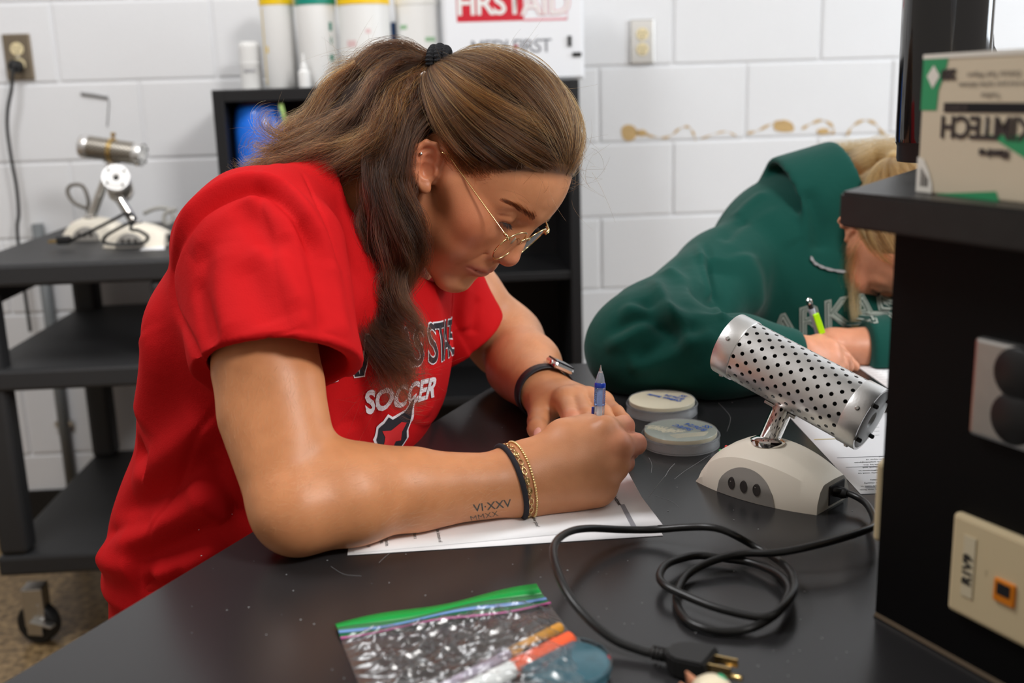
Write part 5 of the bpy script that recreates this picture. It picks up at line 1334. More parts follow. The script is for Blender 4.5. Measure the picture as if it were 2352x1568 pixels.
def subdiv(b, maxl):
    for _ in range(4):
        es = [e for e in b.edges if e.calc_length() > maxl]
        if not es: break
        bmesh.ops.subdivide_edges(b, edges=es, cuts=1, use_grid_fill=False); bmesh.ops.triangulate(b, faces=b.faces)
CHEST = np.array(shirt_bvh.ray_cast(Vector(EYE), Vector(nrm(ray(918, 905))))[0] or at(918, 905, 1.15))
CHEST = CHEST-FD*0
def shirt_text(name, s, size, y0, arc, m_, lift, bold, spacing=1.0, x0=0.0, sx=1.0):
    b = text_bm(s, size, bold=bold, spacing=spacing); bmesh.ops.triangulate(b, faces=b.faces); subdiv(b, .006)
    for v in b.verts:
        x = v.co.x*sx+x0; v.co.x = x; v.co.y = v.co.y+y0+arc*(1-(x/.14)**2)-.10*x
    on_shirt(b, lift); return bm_obj(name, b, m_, shirt)
PW = mat('print_white', srgb(226, 220, 224), .7); PB = mat('print_black', srgb(30, 28, 36), .7)
shirt_text('lettering', 'ARKANSAS STATE', .070, .046, .007, PW, .0010, .0022, .86, sx=.64)
shirt_text('lettering', 'ARKANSAS STATE', .070, .046, .007, PB, .0016, .0004, .86, sx=.64)
shirt_text('lettering', 'SOCCER', .038, -.004, 0, PW, .0012, .0014, 1.0, sx=.80, x0=.010)
# plain angular crest in the same colours
def crest(name, pts, m_, lift):
    b = bmesh.new(); f = b.faces.new([b.verts.new((x, y, 0)) for x, y in pts]); bmesh.ops.triangulate(b, faces=[f]); subdiv(b, .006); on_shirt(b, lift); return bm_obj(name, b, m_, shirt)
CHEST = CHEST-UPC*.054
W0 = [(-.030, .026), (-.018, .030), (-.012, .037), (-.004, .031), (.006, .033), (.014, .036), (.024, .050), (.030, .052), (.029, .034), (.034, .016), (.030, .004), (.035, -.008), (.024, -.022), (.014, -.034), (.004, -.046), (-.008, -.036), (-.020, -.024), (-.032, -.012), (-.028, .002), (-.034, .012)]
crest('crest', W0, PW, .0010)
crest('crest', [(x*.88, y*.90-.0005) for x, y in W0], PB, .0015)
crest('crest', [(-.020, .018), (-.004, .014), (.012, .020), (.022, .016), (.016, .006), (.018, -.006), (.008, -.004), (.004, -.024), (-.004, -.026), (-.006, -.006), (-.018, -.004), (-.014, .008)], mat('print_red', (.5, .012, .014, 1), .7), .0020)
# ------------------------------------------------------------------ her hair: thousands of real strands
def hair_mat(name, stops, rough=.32):
    M = bpy.data.materials.new(name); M.use_nodes = True; nt = M.node_tree; nt.nodes.remove(nt.nodes['Principled BSDF'])
    h = nt.nodes.new('ShaderNodeBsdfHairPrincipled'); h.parametrization = 'COLOR'
    h.inputs['Roughness'].default_value = rough; h.inputs['IOR'].default_value = 1.38; h.inputs['Radial Roughness'].default_value = .45
    hi = nt.nodes.new('ShaderNodeHairInfo'); r = nt.nodes.new('ShaderNodeValToRGB')
    for i, (p, c) in enumerate(stops):
        el = r.color_ramp.elements[i] if i < 2 else r.color_ramp.elements.new(p)
        el.position = p; el.color = c
    nt.links.new(hi.outputs['Random'], r.inputs[0]); nt.links.new(r.outputs[0], h.inputs['Color']); nt.links.new(h.outputs[0], nt.nodes['Material Output'].inputs['Surface'])
    return M
def tones(name, B, radius, mats, parent, taper=.35):
    """bundles split by lock into tones of hair"""
    for k, m_ in enumerate(mats):
        S = [P[c == k] for P, c in B if (c == k).any()]
        if S: strands(name, S, radius, m_, parent, taper)
def strands(name, S, radius, material, parent, taper=.35):
    """S: list of (m,n,3) arrays of strand points"""
    n = sum(a.shape[0] for a in S); cu = bpy.data.hair_curves.new(name)
    sizes = [a.shape[1] for a in S for _ in range(a.shape[0])]; cu.add_curves(sizes)
    P = np.concatenate([a.reshape(-1, 3) for a in S]).astype(np.float32)
    cu.attributes['position'].data.foreach_set('vector', P.ravel())
    ra = cu.attributes.get('radius') or cu.attributes.new('radius', 'FLOAT', 'POINT')
    R = np.concatenate([np.tile(radius*(1-(1-taper)*np.linspace(0, 1, a.shape[1])**2), a.shape[0]) for a in S]).astype(np.float32)
    ra.data.foreach_set('value', R)
    cu.materials.append(material)
    o = bpy.data.objects.new(name, cu); COL.objects.link(o)
    if parent is not None: o.parent = parent; o.matrix_parent_inverse = parent_matrix(parent).inverted()
    tag(o, kind='stuff'); return o
HC = np.array([-.008, 0, .044]); HR = np.array([.0985, .0765, .0975])
TIE = hp(1001, 152, -.004); TIEW = h2w(TIE)
def erad(D): return 1/np.linalg.norm(D/HR, axis=-1)
def cap_strands(n, seed, lift=0.0, npt=16, conv=h2w):
    g = np.random.default_rng(seed); out = []
    D = g.normal(size=(n*5, 3)); D /= np.linalg.norm(D, axis=1)[:, None]; R = HC+D*HR*.96
    # hairline: height allowed at each place going round from the forehead to behind the ear
    ax, ay, az = R[:, 0], np.abs(R[:, 1]), R[:, 2]
    zmin = np.interp(ax, [-.1, -.06, -.035, -.012, .004, .028, .050, .066, .080, .1], [-.03, -.01, .030, .038, .034, .040, .060, .078, .094, .094])
    zmin = zmin+.002*np.sin(ax*300+ay*200)+np.abs(g.normal(size=len(ax)))*.005-.002
    ok = (az > zmin); D = D[ok]; R = R[ok]
    edge = (R[:, 2]-zmin[ok]) < .012
    pick = np.concatenate([np.flatnonzero(edge)[:n//2], np.flatnonzero(~edge)[:n]])[:n]
    D0 = nrm_rows((R[pick]-HC)); T = nrm(TIE-HC); n = len(pick)
    D0s = D0; t = np.linspace(0, 1, npt)[None, :, None]
    side = np.sign(D0s[:, 1:2])*np.abs(D0s[:, 1:2])**.15
    w = np.clip(D0s[:, 0:1]*1.6+.3, 0, 1.5)*np.clip(np.abs(D0s[:, 1:2])*3.2, .0, 1)*(1+.16*g.normal(size=(n, 1))+.14*np.sin(D0s @ np.array([9., 14, 11]))[:, None])
    M_ = D0s*.55+T*.55+w*np.concatenate([np.full((n, 1), .08), side*.85, np.full((n, 1), -.02)], 1)
    M_ = np.where(w > .15, M_/np.maximum(np.linalg.norm(M_, axis=1, keepdims=True), .35), nrm_rows(D0s+T+[0, 0, .15]))[:, None]*1.05
    Dt = nrm_rows((1-t)**2*D0s[:, None]+2*t*(1-t)*M_+t**2*T)
    clump = np.sin(D0s @ np.array([31., 17, 23]))*.5+np.sin(D0s @ np.array([-19., 41, 29])+1)*.5
    rr = erad(Dt)[..., None]
    vol = np.clip(.35+1.5*D0s[:, 0:1, None], 0.15, 1)
    off = (-.004*(1-np.clip(t*4, 0, 1))*np.clip(1.2-(R[pick][:, 2]-zmin[ok][pick])[:, None, None]/.012, 0, 1)*2+.0035+lift+.007*np.sin(np.pi*t**.8)*vol+.0042*clump[:, None, None]*np.sin(np.pi*t)+.0012*g.normal(size=(n, 1, 1)))
    rt = np.linalg.norm(TIE-HC)
    P = HC+Dt*((rr+off)*(1-t**6)+rt*t**6)
    k_ = 150; ctr_i = g.choice(n, k_, replace=False); near_ = np.argmax(D0s @ D0s[ctr_i].T, axis=1)
    pull = (.72*np.sin(np.pi*np.clip(t*.9+.05, 0, 1))**.7)
    P = P+(P[ctr_i][near_]-P)*pull*(.55+.45*g.random((n, 1, 1)))
    depth_ = g.normal(size=k_)[near_]; P = P+nrm_rows(P-HC)*(.0016*depth_[:, None, None]*np.sin(np.pi*t))
    wave = .0011*np.sin(t*9+6*clump[:, None, None]+.6*g.normal(size=(n, 1, 1)))
    P = P+wave*np.cross(Dt, T)
    P[:, -1] = TIE+g.normal(size=(n, 3))*.0045
    tone = np.where(g.random(n) < .3, g.integers(0, 3, n), np.where(depth_ < -.35, 2, np.where(depth_ > .6, 1, 0)))
    return conv(P), tone
def nrm_rows(a): return a/(np.linalg.norm(a, axis=-1, keepdims=True)+1e-12)
def bundle(guide, n, w0, w1, seed, npt=22, curl=.0, freq=3.0, frizz=.001, lens=(.75, 1.0), flat=1.0, clumps=9, cl=.55):
    """n strands following a guide [(x, y, depth)], spread w0 at the root to w1 at the tip"""
    g = np.random.default_rng(seed); G = catmull([at(*p) for p in guide], 10)
    s = np.r_[0, np.cumsum(np.linalg.norm(np.diff(G, axis=0), axis=1))]; s /= s[-1]
    L = g.uniform(*lens, size=n); t = np.linspace(0, 1, npt)[None]*L[:, None]
    P = np.stack([np.interp(t, s, G[:, k]) for k in range(3)], -1)
    T = np.stack([np.interp(t, s, np.gradient(G[:, k], s)) for k in range(3)], -1); T = nrm_rows(T)
    A = nrm_rows(np.cross(T, CF)); B = np.cross(T, A)
    cc = g.normal(size=(clumps, 2))*.75; ci = g.integers(0, clumps, n); ph = (g.uniform(0, 6.3)+g.normal(size=clumps)*.9)[ci]
    o = cc[ci]*cl+g.normal(size=(n, 2))*(1-cl)*.9
    w = (w0+(w1-w0)*t)[..., None]
    cw = curl*np.sin(t*freq*2*np.pi+ph[:, None])*np.clip(t*2, 0, 1); cw2 = curl*np.cos(t*freq*2*np.pi+ph[:, None])*np.clip(t*2, 0, 1)
    P = P+A*(o[:, None, 0:1]*w+cw[..., None])+B*(o[:, None, 1:2]*w*flat+cw2[..., None])
    fz = np.cumsum(g.normal(size=(n, npt, 3)), 1)*frizz*np.sqrt(3.0/npt)
    return P+fz, (ci+seed+(g.random(n) < .18)) % 3
BROWN = hair_mat('hair_brown', [(0.0, (.016, .0058, .0018, 1)), (.5, (.046, .0168, .0050, 1)), (1.0, (.11, .042, .0125, 1))])
GOLDB = hair_mat('hair_golden_brown', [(0.0, (.045, .017, .0045, 1)), (.5, (.125, .050, .0125, 1)), (1.0, (.34, .15, .040, 1))])
DARKB = hair_mat('hair_dark_brown', [(0.0, (.006, .0025, .0012, 1)), (.6, (.016, .0062, .0028, 1)), (1.0, (.045, .018, .007, 1))])
AUBURN = hair_mat('hair_auburn', [(0.0, (.07, .020, .004, 1)), (.5, (.20, .062, .0105, 1)), (1.0, (.50, .19, .035, 1))])
REDB = hair_mat('hair_red_brown', [(0.0, (.015, .005, .002, 1)), (.6, (.045, .0145, .0055, 1)), (1.0, (.11, .04, .014, 1))])
# underlying mass
def hair_sdf(P):
    L = (P-HO.astype(np.float32)) @ HB.astype(np.float32); L = L.astype(np.float32); A = L.copy(); A[:, 1] = np.abs(A[:, 1])
    d = ell(L, HC, HR*1.012)
    ax = L[:, 0]; zmin = np.interp(ax, [-.1, -.06, -.035, -.012, .004, .028, .050, .066, .080, .1], [-.05, -.03, .034, .048, .048, .052, .067, .085, .101, .101]).astype(np.float32)
    d = smax(d, zmin-L[:, 2], .004)
    d = smin(d, chain(L, [np.array((-.085, 0, .06)), TIE], [.04, .012], .01), .02)
    tail = chain(P, [at(990, 158, 1.215), at(930, 195, 1.20), at(860, 260, 1.185), at(790, 330, 1.18), at(720, 372, 1.18)], [.012, .026, .036, .032, .018], .02)
    low = chain(P, [at(930, 265, 1.18), at(895, 340, 1.165), at(893, 430, 1.148), at(900, 520, 1.14)], [.032, .030, .019, .018], .02)
    lock = chain(P, [at(900, 500, 1.14), at(898, 600, 1.145), at(888, 700, 1.142), at(900, 790, 1.13), at(915, 840, 1.125)], [.019, .019, .016, .012, .006], .02)
    d = smin(d, smin(smin(tail, low, .02), lock, .015), .012)
    return d
lo, hi = bbox([h2w((x, y, z)) for x in (-.12, .11) for y in (-.09, .09) for z in (-.07, .15)]+[at(640, 400, 1.18), at(900, 900, 1.13), at(990, 130, 1.2)], .03)
V, Q = polymesh(hair_sdf, lo, hi, .004); V = relax(V, Q, 3)
hair = npmesh('hair', V, Q, mat('hair_base', (.020, .010, .006, 1), .75, spec=.15), writer); tag(hair, 'long brown hair half tied up')
tones('strands', [cap_strands(8500, 1), cap_strands(1300, 2, .003)], .00015, [BROWN, GOLDB, DARKB], hair)
tail = []
TG = [([(992, 152, 1.20), (930, 150, 1.19), (860, 195, 1.165), (790, 275, 1.15), (720, 345, 1.15), (640, 375, 1.165)], 1500, .008, .017),
      ([(990, 148, 1.20), (920, 122, 1.20), (850, 138, 1.19), (790, 205, 1.185), (722, 296, 1.18), (640, 362, 1.18), (575, 385, 1.19)], 1300, .007, .012),
      ([(992, 160, 1.20), (940, 205, 1.165), (890, 270, 1.14), (845, 330, 1.13), (790, 365, 1.135), (730, 380, 1.15)], 1400, .008, .020),
      ([(990, 150, 1.215), (890, 140, 1.23), (800, 210, 1.235), (724, 305, 1.235), (650, 368, 1.235)], 800, .008, .013),
      ([(985, 170, 1.18), (930, 250, 1.135), (880, 320, 1.12), (835, 365, 1.125), (790, 390, 1.14)], 800, .008, .015)]
for i, (gd, n, w0, w1) in enumerate(TG): tail.append(bundle(gd, n, w0, w1, 20+i, curl=.0055, freq=1.5+.2*i, frizz=.0030, clumps=22, cl=.74, lens=(.5, 1.08)))
for i, gd in enumerate(([(820, 150, 1.18), (760, 190, 1.18), (700, 270, 1.18), (650, 300, 1.18), (625, 340, 1.17)], [(800, 260, 1.14), (730, 290, 1.15), (660, 330, 1.16), (600, 365, 1.17), (560, 388, 1.17)], [(760, 330, 1.15), (690, 330, 1.16), (640, 315, 1.17), (608, 285, 1.17), (612, 262, 1.17), (640, 258, 1.17)], [(700, 370, 1.15), (620, 368, 1.16), (570, 385, 1.17), (545, 360, 1.17)], [(720, 330, 1.16), (660, 300, 1.17), (690, 290, 1.17)], [(700, 350, 1.16), (640, 345, 1.17), (585, 330, 1.17), (590, 350, 1.17)], [(880, 130, 1.19), (800, 150, 1.19), (750, 175, 1.19)])):
    tail.append(bundle(gd, 140, .006, .009, 40+i, curl=.002, freq=2, frizz=.0016, clumps=12))
tones('ponytail', tail, .00014, [AUBURN, DARKB, REDB], hair)
lock = []
LG = [([(935, 262, 1.165), (905, 320, 1.135), (893, 400, 1.115), (900, 480, 1.108), (905, 560, 1.110), (896, 650, 1.115), (890, 740, 1.116), (905, 820, 1.108), (945, 880, 1.10)], 1500, .014, .013),
      ([(925, 280, 1.165), (890, 340, 1.14), (874, 420, 1.125), (872, 500, 1.118), (872, 590, 1.120), (858, 670, 1.120), (856, 760, 1.116), (880, 840, 1.108), (930, 905, 1.10), (975, 908, 1.10)], 1300, .011, .011),
      ([(938, 300, 1.140), (928, 380, 1.120), (934, 450, 1.108), (942, 540, 1.106), (936, 620, 1.11), (920, 700, 1.11), (938, 760, 1.108), (958, 800, 1.105), (938, 840, 1.105)], 1000, .007, .009),
      ([(910, 300, 1.165), (874, 360, 1.145), (857, 430, 1.13), (853, 510, 1.128), (852, 600, 1.128), (852, 700, 1.125), (865, 790, 1.115), (872, 860, 1.108), (848, 892, 1.108)], 700, .008, .009),
      ([(905, 560, 1.115), (885, 660, 1.115), (890, 760, 1.11), (930, 840, 1.10), (985, 890, 1.095)], 350, .010, .009)]
for i, (gd, n, w0, w1) in enumerate(LG): lock.append(bundle(gd, n, w0, w1, 60+i, npt=36, curl=.0095, freq=2.1+.25*i, frizz=.0022, clumps=18, cl=.76))
back = [([(975, 215, 1.155), (940, 260, 1.14), (905, 320, 1.128), (878, 365, 1.125), (845, 390, 1.135)], 800, .012, .011), ([(985, 230, 1.145), (945, 280, 1.128), (922, 340, 1.115), (900, 420, 1.110)], 800, .010, .012), ([(1000, 260, 1.130), (962, 300, 1.122), (936, 350, 1.115), (925, 430, 1.11)], 500, .006, .008)]
for i, (gd, n, w0, w1) in enumerate(back): lock.append(bundle(gd, n, w0, w1, 80+i, curl=.001, freq=1, frizz=.0009))
tones('loose_locks', lock, .00014, [DARKB, REDB, BROWN], hair)
# stray hairs
g = np.random.default_rng(5); stray = []
for i in range(90):
    D0 = nrm([g.uniform(-.9, 1), -abs(g.normal())*.9, g.uniform(.1, 1.1)]); r0 = HC+D0*(erad(D0)+.006); dr = nrm(g.normal(size=3)+D0*.6); l = g.uniform(.015, .045); t = np.linspace(0, 1, 10)[:, None]
    stray.append(h2w(r0+dr*l*t+nrm(g.normal(size=3))*l*.5*t**2)[None])
for (x, y, d) in ((1310, 400, 1.13), (1320, 360, 1.15), (880, 600, 1.11), (900, 760, 1.10), (700, 320, 1.17), (620, 330, 1.17), (820, 160, 1.19), (860, 880, 1.11), (930, 880, 1.10), (780, 400, 1.14)):
    for k in range(26):
        p = at(x+g.normal()*25, y+g.normal()*25, d); v = nrm(g.normal(size=3)); l = g.uniform(.015, .045); t = np.linspace(0, 1, 10)[:, None]
        stray.append((p+v*l*t+nrm(g.normal(size=3))*l*.6*t**2)[None])
strands('stray_hairs', stray, .00009, BROWN, hair)
baby = []
for i in range(1500):
    x = g.uniform(.0, .091); az_ = np.interp(x, [.0, .004, .028, .050, .066, .080, .09], [.038, .040, .044, .060, .078, .092, .094]); ay_ = np.interp(x, [0, .03, .05, .066, .080, .09], [.074, .066, .056, .042, .022, .004])*(-1 if i % 4 else 1)
    D0 = np.array([x, ay_, az_-.007+g.normal()*.004])-HC; D0 = nrm(D0); sk = HC+D0*erad(D0)*.955; dr = np.array([-.8, -.25 if ay_ < 0 else .25, .25])+g.normal(size=3)*.22; dr = nrm(dr-D0*(dr @ D0)); l = g.uniform(.010, .026); t = np.linspace(0, 1, 8)[:, None]
    q = sk+dr*l*t; q = HC+nrm_rows(q-HC)*(erad(nrm_rows(q-HC))[:, None]*.955+.002+.004*t); baby.append(h2w(q)[None])
strands('baby_hairs', baby, .00010, BROWN, hair)
# eyebrows and lashes
brow = []
bg_ = [hp(x, y, yl) for x, y, yl in ((1228, 503, -.016), (1205, 488, -.026), (1185, 474, -.036), (1162, 463, -.045))]
body_bvh = BVHTree.FromPolygons([v.co[:] for v in body.data.vertices], [p.vertices[:] for p in body.data.polygons])
def onhead(L):   # push a head-frame point onto the skin along its line of sight from outside
    w = h2w(L); d = nrm(w-EYE); h = body_bvh.ray_cast(Vector(EYE+d*.5), Vector(d)); return np.array(h[0]) if h[0] is not None else w
for i in range(330):
    t = g.uniform(0, 1); L = catmull(bg_, 10)[int(t*29)]; th = (.0040*(1-.55*t))
    L = L+np.array([0, 0, g.normal()*th*.55]); p = onhead(L); q = onhead(L+np.array([-.004-.003*t, -.004, .0035*(1-1.6*t)])); n_ = nrm(EYE-p)*.0006; tt = np.linspace(0, 1, 5)[:, None]
    brow.append((p+(q-p)*tt+n_*np.sin(np.pi*tt*.7)+n_*.3)[None])
    if i % 2 == 0:
        m_ = L.copy(); m_[1] *= -1; w = h2w(m_+np.array([.001, 0, 0])); brow.append((w+(h2w(m_+np.array([-.003, .005, .003]))-w)*tt)[None])
strands('eyebrows', brow, .00010, BROWN, hair)
lash = []
for s in (-1, 1):
    for i in range(60):
        u = i/59; y = .0225+.0195*u; c_ = np.array([.0712, .0315, .0270]); zz = .0218+.0016*math.sin(u*3.1); dx = math.sqrt(max(1e-6, .0133**2-(y-.0315)**2-(zz-.0270)**2)); p = np.array([.0712+dx, y*s, zz]); o_ = nrm(np.array([.8, (y-.030)*30*s, -.75])); t = np.linspace(0, 1, 6)[:, None]
        lash.append(h2w(p+(o_+g.normal(size=3)*.12)*(.0060+.003*g.random())*t+np.array([0, 0, .0030])*t**2)[None])
strands('eyelashes', lash, .00014, mat('lash_black', (.006, .004, .004, 1), .5), hair)
# eyes
EYEW = mat('eye_white', srgb(214, 206, 206), .15, spec=.6); IRIS = mat('iris_blue', srgb(60, 72, 92), .15)
for s in (-1, 1):
    c_ = np.array([.0710, .0315*s, .0268]); look = nrm([.75, .0, -.62]); M = axes_z(h2w(c_), look @ HB.T)
    ey = lathe('eyeball', [(.0123*math.sin(a), -.0123*math.cos(a)) for a in np.linspace(.02, math.pi-.45, 16)], EYEW, writer, 24, M)
    lathe('iris', [(.0123*math.sin(a), .0123*math.cos(a)) for a in np.linspace(.5, .17, 6)]+[(.0004, .0119)], IRIS, ey, 24, M, cap0=False)
# ------------------------------------------------------------------ what she wears and holds (each a thing of its own)
GOLD = mat('gold', (.83, .62, .30, 1), .16, metal=1.0); LENS = mat('spectacle_lens', (1, 1, 1, 1), .03)
def lens_nodes(M):
    nt = M.node_tree; out = nt.nodes['Material Output']; tr = nt.nodes.new('ShaderNodeBsdfTransparent'); tr.inputs[0].default_value = (.95, .95, .95, 1)
    gl = nt.nodes.new('ShaderNodeBsdfGlossy'); gl.inputs['Roughness'].default_value = .02; fr = glaze(nt, .035, .5); mx = nt.nodes.new('ShaderNodeMixShader')
    nt.links.new(fr, mx.inputs[0]); nt.links.new(tr.outputs[0], mx.inputs[1]); nt.links.new(gl.outputs[0], mx.inputs[2]); nt.links.new(mx.outputs[0], out.inputs['Surface'])
lens_nodes(LENS)
gl = empty('glasses', tuple(h2w((.099, 0, .012)))); tag(gl, 'round gold wire glasses on the nose of the red shirted writer', 'glasses')
LX, LY, LZ, LR = .0985, .0285, .0090, .0226
GR = np.array([[math.cos(.12), -math.sin(.12), 0], [math.sin(.12), math.cos(.12), 0], [0, 0, 1]])
def g2w(p): q = np.asarray(p, float)-[LX, 0, 0]; return h2w(GR @ q+[LX, 0, 0])
for s in (-1, 1):
    ring = [g2w((LX+.004*math.cos(a)*s*0-.0035*abs(math.cos(a))*(1 if math.cos(a)*1 > 0 else 0), s*(LY+LR*math.cos(a)), LZ+LR*.96*math.sin(a))) for a in np.linspace(0, 2*math.pi, 56, endpoint=False)]
    tube('rim', ring, .00085, GOLD, gl, 8, True)
    c_ = g2w((LX+.0003, s*LY, LZ)); V = [c_]+ring
    pydata('lens', V, [(0, 1+i, 1+(i+1) % 56) for i in range(56)], LENS, gl, True)
    tube('temple', catmull([g2w((LX-.001, s*.0515, LZ+.0115)), g2w((LX-.0035, s*.0585, LZ+.0150)), h2w((.060, s*.0668, .0275)), h2w((.020, s*.0722, .0300)), h2w((-.002, s*.0745, .0305)), h2w((-.017, s*.0735, .020)), h2w((-.024, s*.071, .004))], 8), .00075, GOLD, gl, 8)
    tube('hinge', [g2w((LX-.001, s*.0515, LZ+.0115)), g2w((LX-.0035, s*.0580, LZ+.0148)), g2w((LX-.008, s*.0592, LZ+.0155))], .0017, GOLD, gl, 8)
    bm = bmesh.new(); bmesh.ops.create_uvsphere(bm, u_segments=12, v_segments=8, radius=1); bm.transform(Matrix.Translation(g2w((LX-.0075, s*.0105, LZ-.001))) @ frame((0, 0, 0), HB[:, 0], HB[:, 1], HB[:, 2]).to_4x4() @ Matrix.Rotation(.5*s, 4, 'Z') @ Matrix.Diagonal((.0035, .0014, .0058, 1)))
    pd_ = bm_obj('nose_pad', bm, mat('pad_clear', srgb(220, 214, 190), .2, trans=.6), gl, True)
    tube('pad_arm', catmull([g2w((LX, s*.0115, LZ+.006)), g2w((LX-.004, s*.0105, LZ+.006)), g2w((LX-.0065, s*.0108, LZ+.001))], 5), .0005, GOLD, gl, 6)
tube('bridge', catmull([g2w((LX, -.0105, LZ+.006)), g2w((LX+.0012, -.005, LZ+.0105)), g2w((LX+.0012, .005, LZ+.0105)), g2w((LX, .0105, LZ+.006))], 6), .0009, GOLD, gl, 8)
# small ear stud
es = np.array(cast(body_bvh, 967, 353)); lathe('ear_stud', [(.0003, 0), (.0016, .0004), (.0016, .0012), (.0007, .0018)], CHROME, writer, 12, axes_z(es-CF*.0004, -CF))
# braided hair tie
tx = nrm(at(930, 150, 1.195)-TIEW); ht = empty('hair_tie', tuple(TIEW)); tag(ht, 'black braided elastic holding the ponytail', 'hair tie')
BRAID = mat('black_braid', (.006, .006, .008, 1), .65, spec=.3, bump=.5, bscale=900)
c0 = at(1008, 140, 1.187); A = axes_z(c0, tx)
for k, (off, R, ph) in enumerate(((-.0075, .0125, 0), (.0, .0145, .7), (.0075, .0130, 1.5))):
    ang = np.linspace(0, 2*math.pi, 96, endpoint=False)
    P = [A @ Vector((R*math.cos(a), R*math.sin(a)*.95, off+.002*math.sin(2*a+ph))) for a in ang]
    rad = .0054+.0007*np.cos(ang*26)
    tube('coil', P, rad, BRAID, ht, 12, True)
P = [at(968, 181, 1.168), at(972, 173, 1.163), at(979, 167, 1.162)]; tube('white_band', P, [.003, .0035, .0025], mat('white_elastic', srgb(226, 226, 230), .6), ht, 10)
# rings around a limb: follow the skin
def around(c, n, off, k=64, reach=.07):
    n = nrm(n); u = nrm(np.cross(n, (0, 0, 1))); v = np.cross(n, u); P = []
    for a in np.linspace(0, 2*math.pi, k, endpoint=False):
        d = u*math.cos(a)+v*math.sin(a); h = body_bvh.ray_cast(Vector(c+d*reach), Vector(-d)); r = np.linalg.norm(np.array(h[0])-c) if h[0] is not None else .03
        P.append((c, d, min(r, .05)))
    R = np.array([p[2] for p in P]); 
    for _ in range(3): R = (np.roll(R, 1)+2*R+np.roll(R, -1))/4
    return np.array([c+p[1]*(r+off) for p, r in zip(P, R)]), np.array([p[1] for p in P])
fa = nrm(RWR-REL)
def fore_ring(px, py, tilt, off, k=64):
    c = at(px, py, 1.032); n = nrm(CR*.97+CU*tilt+CF*(fa @ CF)*1.0); return around(c, n, off, k)
P, D = fore_ring(1169, 1102, .26, .0012)
P[:, 2] = np.maximum(P[:, 2], TZ+.0036)
hb = empty('elastic_band', tuple(P[0])); tag(hb, 'black elastic hair band around the right wrist, nearest the elbow of the bracelets', 'bracelet'); tube('loop', P, .0027, mat('black_elastic', (.012, .012, .018, 1), .8, bump=.4, bscale=1200), hb, 10, True)
q = P[int(len(P)*.30)]
P, D = fore_ring(1182, 1101, .24, .0011, 44)
P[:, 2] = np.maximum(P[:, 2], TZ+.0022)
cb = empty('chain_bracelet', tuple(P[0])); tag(cb, 'gold chain bracelet of oval links between the black band and beads', 'bracelet')
bm = bmesh.new()
for i in range(44):
    p, nx = P[i], P[(i+1) % 44]; t = nrm(nx-P[i-1]); L = np.linalg.norm(nx-P[i-1])*.36; out = D[i]; sd = np.cross(t, out)
    big = i % 2 == 0; a_, b_ = (L, .0022) if big else (L*.9, .0011); w_ = sd if big else nrm(sd*.4+out)
    pts = [p+t*a_*math.cos(x)+w_*b_*math.sin(x) for x in np.linspace(0, 2*math.pi, 12, endpoint=False)]
    V, Q = tube_arrays(pts, .00055 if big else .0004, 5, True); vv = [bm.verts.new(v) for v in V]
    for f in Q: bm.faces.new([vv[j] for j in f])
    if big and i % 6 == 0:
        add_lathe(bm, [(.0017, -.0004), (.0017, .0004)], 10, axes_z(p, out))
bmesh.ops.recalc_face_normals(bm, faces=bm.faces); o = bm_obj('links', bm, GOLD, cb, True); tag(o, kind='stuff')
P, D = fore_ring(1196, 1095, .22, .0010, 64)
P[:, 2] = np.maximum(P[:, 2], TZ+.002)
bb_ = empty('bead_bracelet', tuple(P[0])); tag(bb_, 'gold bead bracelet around the right wrist, nearest the hand', 'bracelet')
bm = bmesh.new(); arc = np.linalg.norm(np.roll(P, -1, 0)-P, axis=1).sum(); nb = int(arc/.0026)
Pc = np.concatenate([P, P[:1]]); s_ = np.r_[0, np.cumsum(np.linalg.norm(np.diff(Pc, axis=0), axis=1))]
for i in range(nb):
    u = s_[-1]*i/nb; p = [np.interp(u, s_, Pc[:, k]) for k in range(3)]
    bmesh.ops.create_icosphere(bm, subdivisions=2, radius=.0022 if i == int(nb*.3) else .00138, matrix=Matrix.Translation(p))
o = bm_obj('beads', bm, GOLD, bb_, True); tag(o, kind='stuff')
# tattoo on the forearm
def on_skin(name, s, size, px, py, ang, m_, bold):
    b = text_bm(s, size, bold=bold); bmesh.ops.triangulate(b, faces=b.faces); subdiv(b, .0022); o0 = at(px, py, 1.0)-CF*.15; ca, sa_ = math.cos(ang), math.sin(ang)
    for v in b.verts:
        x, y = v.co.x, v.co.y; q = o0+CR*(x*ca-y*sa_)+CU*(x*sa_+y*ca); h = body_bvh.ray_cast(Vector(q), Vector(CF))
        v.co = (h[0]+h[1]*.00018) if h[0] is not None else Vector(q+CF*.16)
    return bm_obj(name, b, m_, body)
TAT = mat('tattoo_ink', srgb(62, 66, 62), .5)
on_skin('tattoo', 'VI·XXV', .0112, 1131, 1160, math.radians(5), TAT, .0001)
on_skin('tattoo', 'MMXX', .0090, 1112, 1186, math.radians(9), TAT, -.0001)
